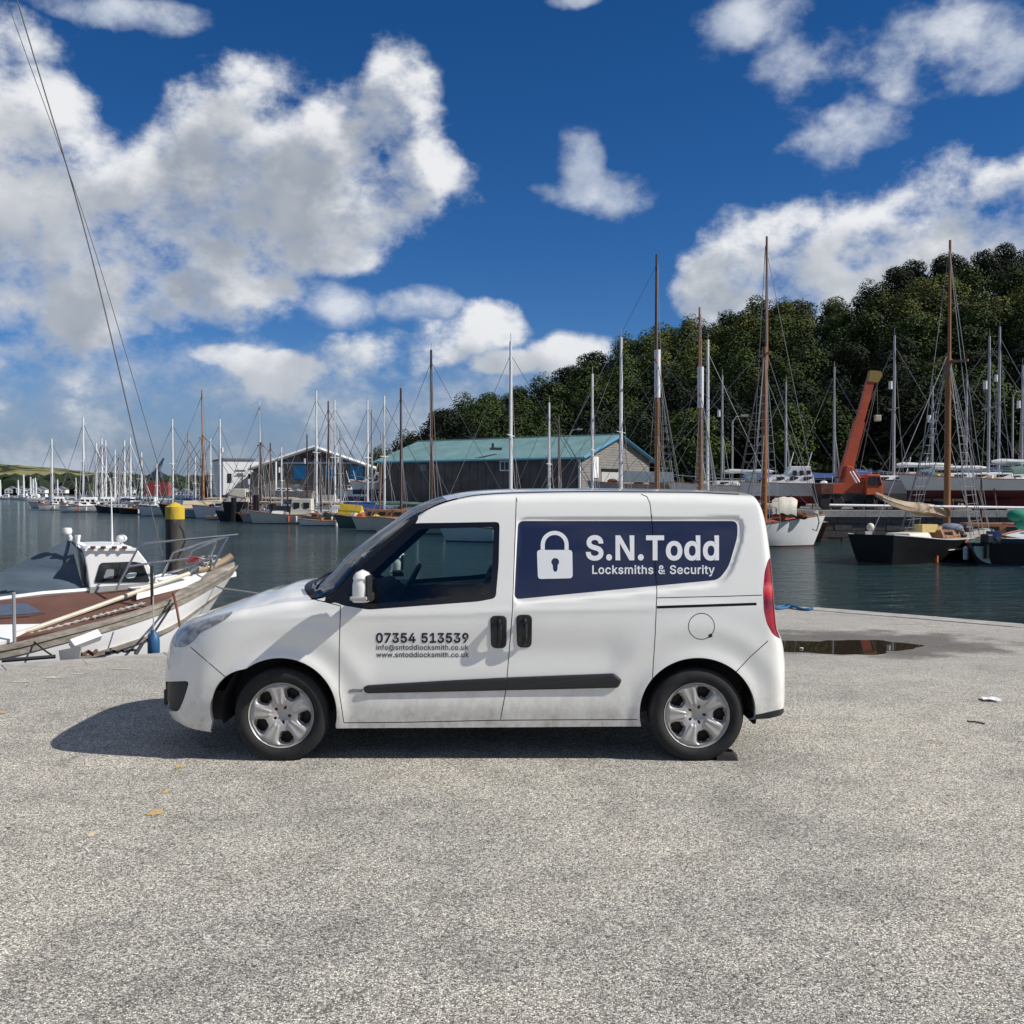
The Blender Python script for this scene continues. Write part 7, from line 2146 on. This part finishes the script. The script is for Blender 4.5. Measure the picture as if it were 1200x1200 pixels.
    MB().tube([hit(131.5, 640, 1.9), hit(130.8, 600, 1.9), hit(129.5, 560, 1.9)], [0.014, 0.009, 0.004], 5).build('whip_aerial', M_WH, ob)
    MB().ball(hit(142.5, 631, 2.0), 0.068, (1.0, 1.0, 0.72), 14, 8).build('satellite_dome', M_WH, ob, True)
    MB().tube([hit(142.5, 640, 2.0), hit(142.5, 631, 2.0)], 0.02, 6).build('dome_post', M_WH, ob)
    # canvas tent
    M_TENT = mat('slate_tent_canvas', (0.075, 0.105, 0.135), 0.9, var=0.22, scale=2.5, stretch=(0.6, 0.6, 3), bump=0.5, bscale=4)
    def cr(p, q, k, sag): r = p.lerp(q, k); r.z -= sag * sin(pi * k); return r
    secs = []
    R1, R2, R3 = hit(81, 632, 2.3), hit(0, 671, 2.3), hit(-160, 700, 2.3)
    N1, N2, N3 = hit(99, 691.5, 1.62), hit(0, 702, 1.62), hit(-160, 716, 1.62)
    for i in range(25):
        k = i / 24
        a = R1.lerp(R2, k / 0.5) if k < 0.5 else R2.lerp(R3, (k - 0.5) / 0.5)
        b = N1.lerp(N2, k / 0.5) if k < 0.5 else N2.lerp(N3, (k - 0.5) / 0.5)
        s = []
        for j in range(13):
            q = j / 12
            p = a.lerp(b, q)
            fold = (0.075 * sin(q * 7 + k * 10) + 0.03 * sin(q * 15 + k * 24)) * sin(pi * q)
            p = p - n * (fold + 0.10 * sin(pi * q)) + Vector((0, 0, -0.03 * sin(pi * q)))
            s.append(p)
        secs.append(s)
    MB().loft(secs).build('canvas_tent', M_TENT, ob, True)
    MB().loft([[p for p in (s[0], s[0] + n * 0.5 - Vector((0, 0, 0.35)), s[0] + n * 0.9 - Vector((0, 0, 0.8)))] for s in secs]).build('canvas_tent_back', M_TENT, ob, True)
    MB().tube([R1, hit(90, 641, 1.9), hit(98, 648, 1.7), hit(100, 660, 1.62), N1], 0.014, 5).build('canvas_edge', M_BLACKPL, ob)
    # stanchions, wires, pulpit
    for (px, y0, y1, v_) in ((17, 752, 694, 0.38), (178.5, 712, 663, 0.86), (-60, 800, 730, 0.36)):
        MB().tube([hit(px, y0, v_), hit(px - 1, y1, v_)], 0.019, 8).build('stanchion', M_BLACKPL if px > 100 else M_ALU2, ob, True)
    def rail(pts, v_, r=0.014, m=M_CHROME):
        MB().tube([hit(px, py, v_) for px, py in pts], r, 6).build('pulpit_rail', m, ob, True)
    rail([(136, 691), (148, 668), (160, 645), (165, 639.5), (172, 637), (200, 634), (230, 631), (258, 628.5), (279, 626.5)], 1.2)
    rail([(151, 664), (176, 660), (200, 657), (222, 654.5)], 1.2)
    rail([(190, 676), (196, 663), (203, 648), (208, 645.5), (235, 637), (255, 632), (264, 629.5), (268, 628.5), (260, 643), (250, 664)], 1.45)
    rail([(219, 660), (225, 646), (230, 643), (252, 634.5), (255, 634), (252, 640), (246, 653)], 1.75)
    rail([(196, 672), (215, 666), (235, 658), (250, 652)], 1.5, 0.016)
    rail([(205, 662), (211, 648), (217, 634), (214, 622), (210, 616)], 1.5, 0.012, M_BLACKPL)
    MB().tube([hit(176, 661, 0.86), hit(179, 657, 0.86)], 0.01, 5).build('hook', M_CHROME, ob)
    # spars lying on deck
    MB().tube([hit(-30, 757, 0.55), hit(36, 738, 0.62), hit(110, 712, 0.95), hit(170, 690, 1.2), hit(222, 672, 1.45)], 0.026, 7).build('boat_hook', mat('cream_pole', (0.62, 0.56, 0.44), 0.6), ob, True)
    pl = [hit(160, 698, 1.1), hit(200, 688, 1.3), hit(240, 678, 1.5), hit(277, 671, 1.7)]
    pw = [hit(166, 687, 1.3), hit(200, 679, 1.5), hit(240, 671, 1.7), hit(272, 665, 1.85)]
    MB().loft([[a, b, b - Vector((0, 0, .05)), a - Vector((0, 0, .05))] for a, b in zip(pl, pw)], True, True, True).build('bow_plank', M_WH, ob)
    MB().tube([hit(232, 668, 1.7), hit(250, 664, 1.75), hit(264, 657, 1.8), hit(272, 651, 1.8)], [0.03, 0.05, 0.05, 0.045], 7).build('anchor_roller', mat('tan_fitting', (0.35, 0.26, 0.16), 0.7), ob, True)
    MB().tube([hit(248, 670, 1.75), hit(268, 664, 1.8), hit(274, 655, 1.8)], [0.05, 0.07, 0.03], 7).build('stem_head', M_NVHULL, ob, True)
    R = random.Random(8)
    for k in range(9):
        px, py = 228 + R.uniform(0, 30), 663 + R.uniform(-6, 5) - (0.0)
        c = hit(px, py, 1.75)
        MB().tube([c + Vector((R.uniform(-.12, .12), R.uniform(-.1, .1), R.uniform(-.03, .06))) for _ in range(6)], 0.013, 5).build('coiled_line', [M_WH, M_PALEW, M_GREYH][k % 3], ob, True)
    MB().box(hit(226, 655.5, 1.7), (0.13, 0.08, 0.07)).build('red_tin', mat('faded_red_paint', (0.38, 0.07, 0.05), 0.6), ob)
    # chafed rope along the rail
    for (a, b) in ((24, 105), (108, 170)):
        pts = []
        for k in range(30):
            px = a + (b - a) * k / 29
            py = 748 + (706 - 748) * (px - 24) / (178 - 24) - 1.5 + 0.5 * sin(k * 2.3)
            pts.append(hit(px, py, 0.5 + (px / 178) * 0.35))
        MB().tube(pts, [0.016 + 0.008 * sin(k * 1.7) for k in range(30)], 5).build('rail_rope', M_PALEW, ob, True)
    # rigging up to the mast out of the picture
    mx, my = -7.6, 13.1
    mtop = at(-140, -372, 13.1)
    MB().tube([Vector((mtop.x, my, 0.1)) - O, Vector((mtop.x, my, mtop.z + 0.3)) - O], [0.09, 0.05], 12).build('mast', M_WOODM, ob, True)
    for (q0, q1, q2) in (((20, 0), (97, 262), (190, 652)), ((22, 40), (101, 262), (205, 612))):
        e = hit(q2[0], q2[1], 1.6) + O
        m1 = at(q1[0], q1[1], 13.0)
        t0 = at(q0[0], q0[1], 12.9)
        up = t0 + (t0 - m1) * 1.25
        pts = []
        P4 = [e, m1, t0, up]
        for k in range(25):
            pts.append(Vector((interp([0, 1, 2, 3], [p.x for p in P4], k / 8), interp([0, 1, 2, 3], [p.y for p in P4], k / 8), interp([0, 1, 2, 3], [p.z for p in P4], k / 8))) - O)
        MB().tube(pts, 0.0085 if q0[0] == 20 else 0.005, 5).build('stay', mat('dark_rigging_wire', (0.10, 0.10, 0.10), 0.6), ob)
    # ropes and fenders
    def rope(name, label, pts, r, m, cat='rope'):
        o = MB().tube(pts, r, 6).build(name, m, None, True); tag(o, label, cat); return o
    W = lambda px, py, v_: hit(px, py, v_) + O
    rope('mooring_rope', 'grey mooring rope running from the white bow towards the quay', [W(247, 684.5, 1.35), W(262, 690, 1.2), W(285, 693, 0.9), W(305, 696, 0.6), gnd(345, 755) + Vector((0, 0.1, 0.03))], 0.012, M_PALEW)
    rope('fender_rope', 'dark rope looped below the rail above the blue fender', [W(203, 707, 0.8), W(188, 730, 0.5), W(178, 745, 0.3), W(165, 756, 0.1), gnd(158, 768) + Vector((0, 0, .02))], 0.014, M_BLACKPL)
    rope('mooring_line', 'brown mooring line hanging down the white hull', [W(203, 695, 0.85), W(207, 712, 0.55), W(211, 735, 0.3)], 0.014, M_RUST)
    rope('stern_rope', 'thin dark rope over the hull left of the white fender', [W(40, 752, 0.35), W(52, 762, 0.25), W(64, 770, 0.15)], 0.009, M_BLACKPL)
    f = empty('fender', W(180, 752, 0.20)); tag(f, 'blue cylindrical fender hanging against the white hull', 'fender')
    MB().lathe([(0, 0.13), (0.025, 0.13), (0.03, 0.10), (0.06, 0.07), (0.066, 0.0), (0.066, -0.12), (0.05, -0.16), (0, -0.17)], 16).build('body', mat('blue_fender_vinyl', (0.02, 0.09, 0.20), 0.5), f, True)
    MB().tube([(0, 0, 0.12), (-0.02, 0.05, 0.5)], 0.008, 5).build('lanyard', M_PALEW, f)
    # white foam fender plank on the quay edge
    f2 = empty('plank_fender', W(98, 752, 0.12)); tag(f2, 'old white block fender resting on the quay edge against the hull', 'fender')
    p = f2.location
    a, b = W(84, 756, 0.12) - p, W(116, 744, 0.25) - p
    MB().tube([a, b], 0.065, 4).build('block', M_WH, f2)
    MB().prism([(0, 0), (0.24, 0.05), (0.22, -0.07), (0.02, -0.13)], 0.03, Matrix.Translation(W(70, 762, 0.12) - p) @ Matrix.Rotation(pi / 2, 4, 'X')).build('grey_flap', M_GREYH, f2)
    rope('old_rope_heap', 'dark weedy rope heap on the quay edge below the white fender', [gnd(80 + 4 * k, 772 - 0.6 * k + 1.5 * sin(k * 2)) + Vector((0, 0.02 * sin(k), 0.03 + 0.015 * cos(k * 3))) for k in range(9)], 0.022, M_RUST)
    rope('weedy_rope', 'dark frayed rope along the quay edge left of the blue fender', [gnd(124 + 4.5 * k, 768 - 0.4 * k + 1.2 * sin(k * 2.6)) + Vector((0, 0, 0.03)) for k in range(9)], 0.018, M_DKHULL)
    rope('tyre_edge', 'flattened black hose lying on the quay edge at the far left', [gnd(2 + 9 * k, 777 - 0.7 * k) + Vector((0, 0, 0.025)) for k in range(8)], 0.022, M_DKHULL, 'hose')
near_boat()

def pile():
    c = at(205, 600, 30)
    o = empty('mooring_pile', (c.x, 30, Z_WATER)); tag(o, 'thick dark steel pile with a bright yellow conical cap', 'pile')
    r = 0.275
    mp = mat('weathered_pile_steel', (0.065, 0.055, 0.045), 0.8, var=0.4, scale=3, stretch=(3, 3, 0.6))
    z1 = at(205, 608, 30).z - Z_WATER; z2 = at(205, 594, 30).z - Z_WATER; z3 = at(205, 588.5, 30).z - Z_WATER
    MB().lathe([(r * 0.97, -4), (r * 0.97, z1)], 24).build('shaft', mp, o, True)
    MB().lathe([(r, z1 - 0.01), (r, z2), (0.02, z3)], 24).build('cap', mat('yellow_cap_paint', (0.62, 0.42, 0.03), 0.6, var=0.15, scale=4, dirt=((0.22, 0.15, 0.03), 0.6)), o, 30)
pile()
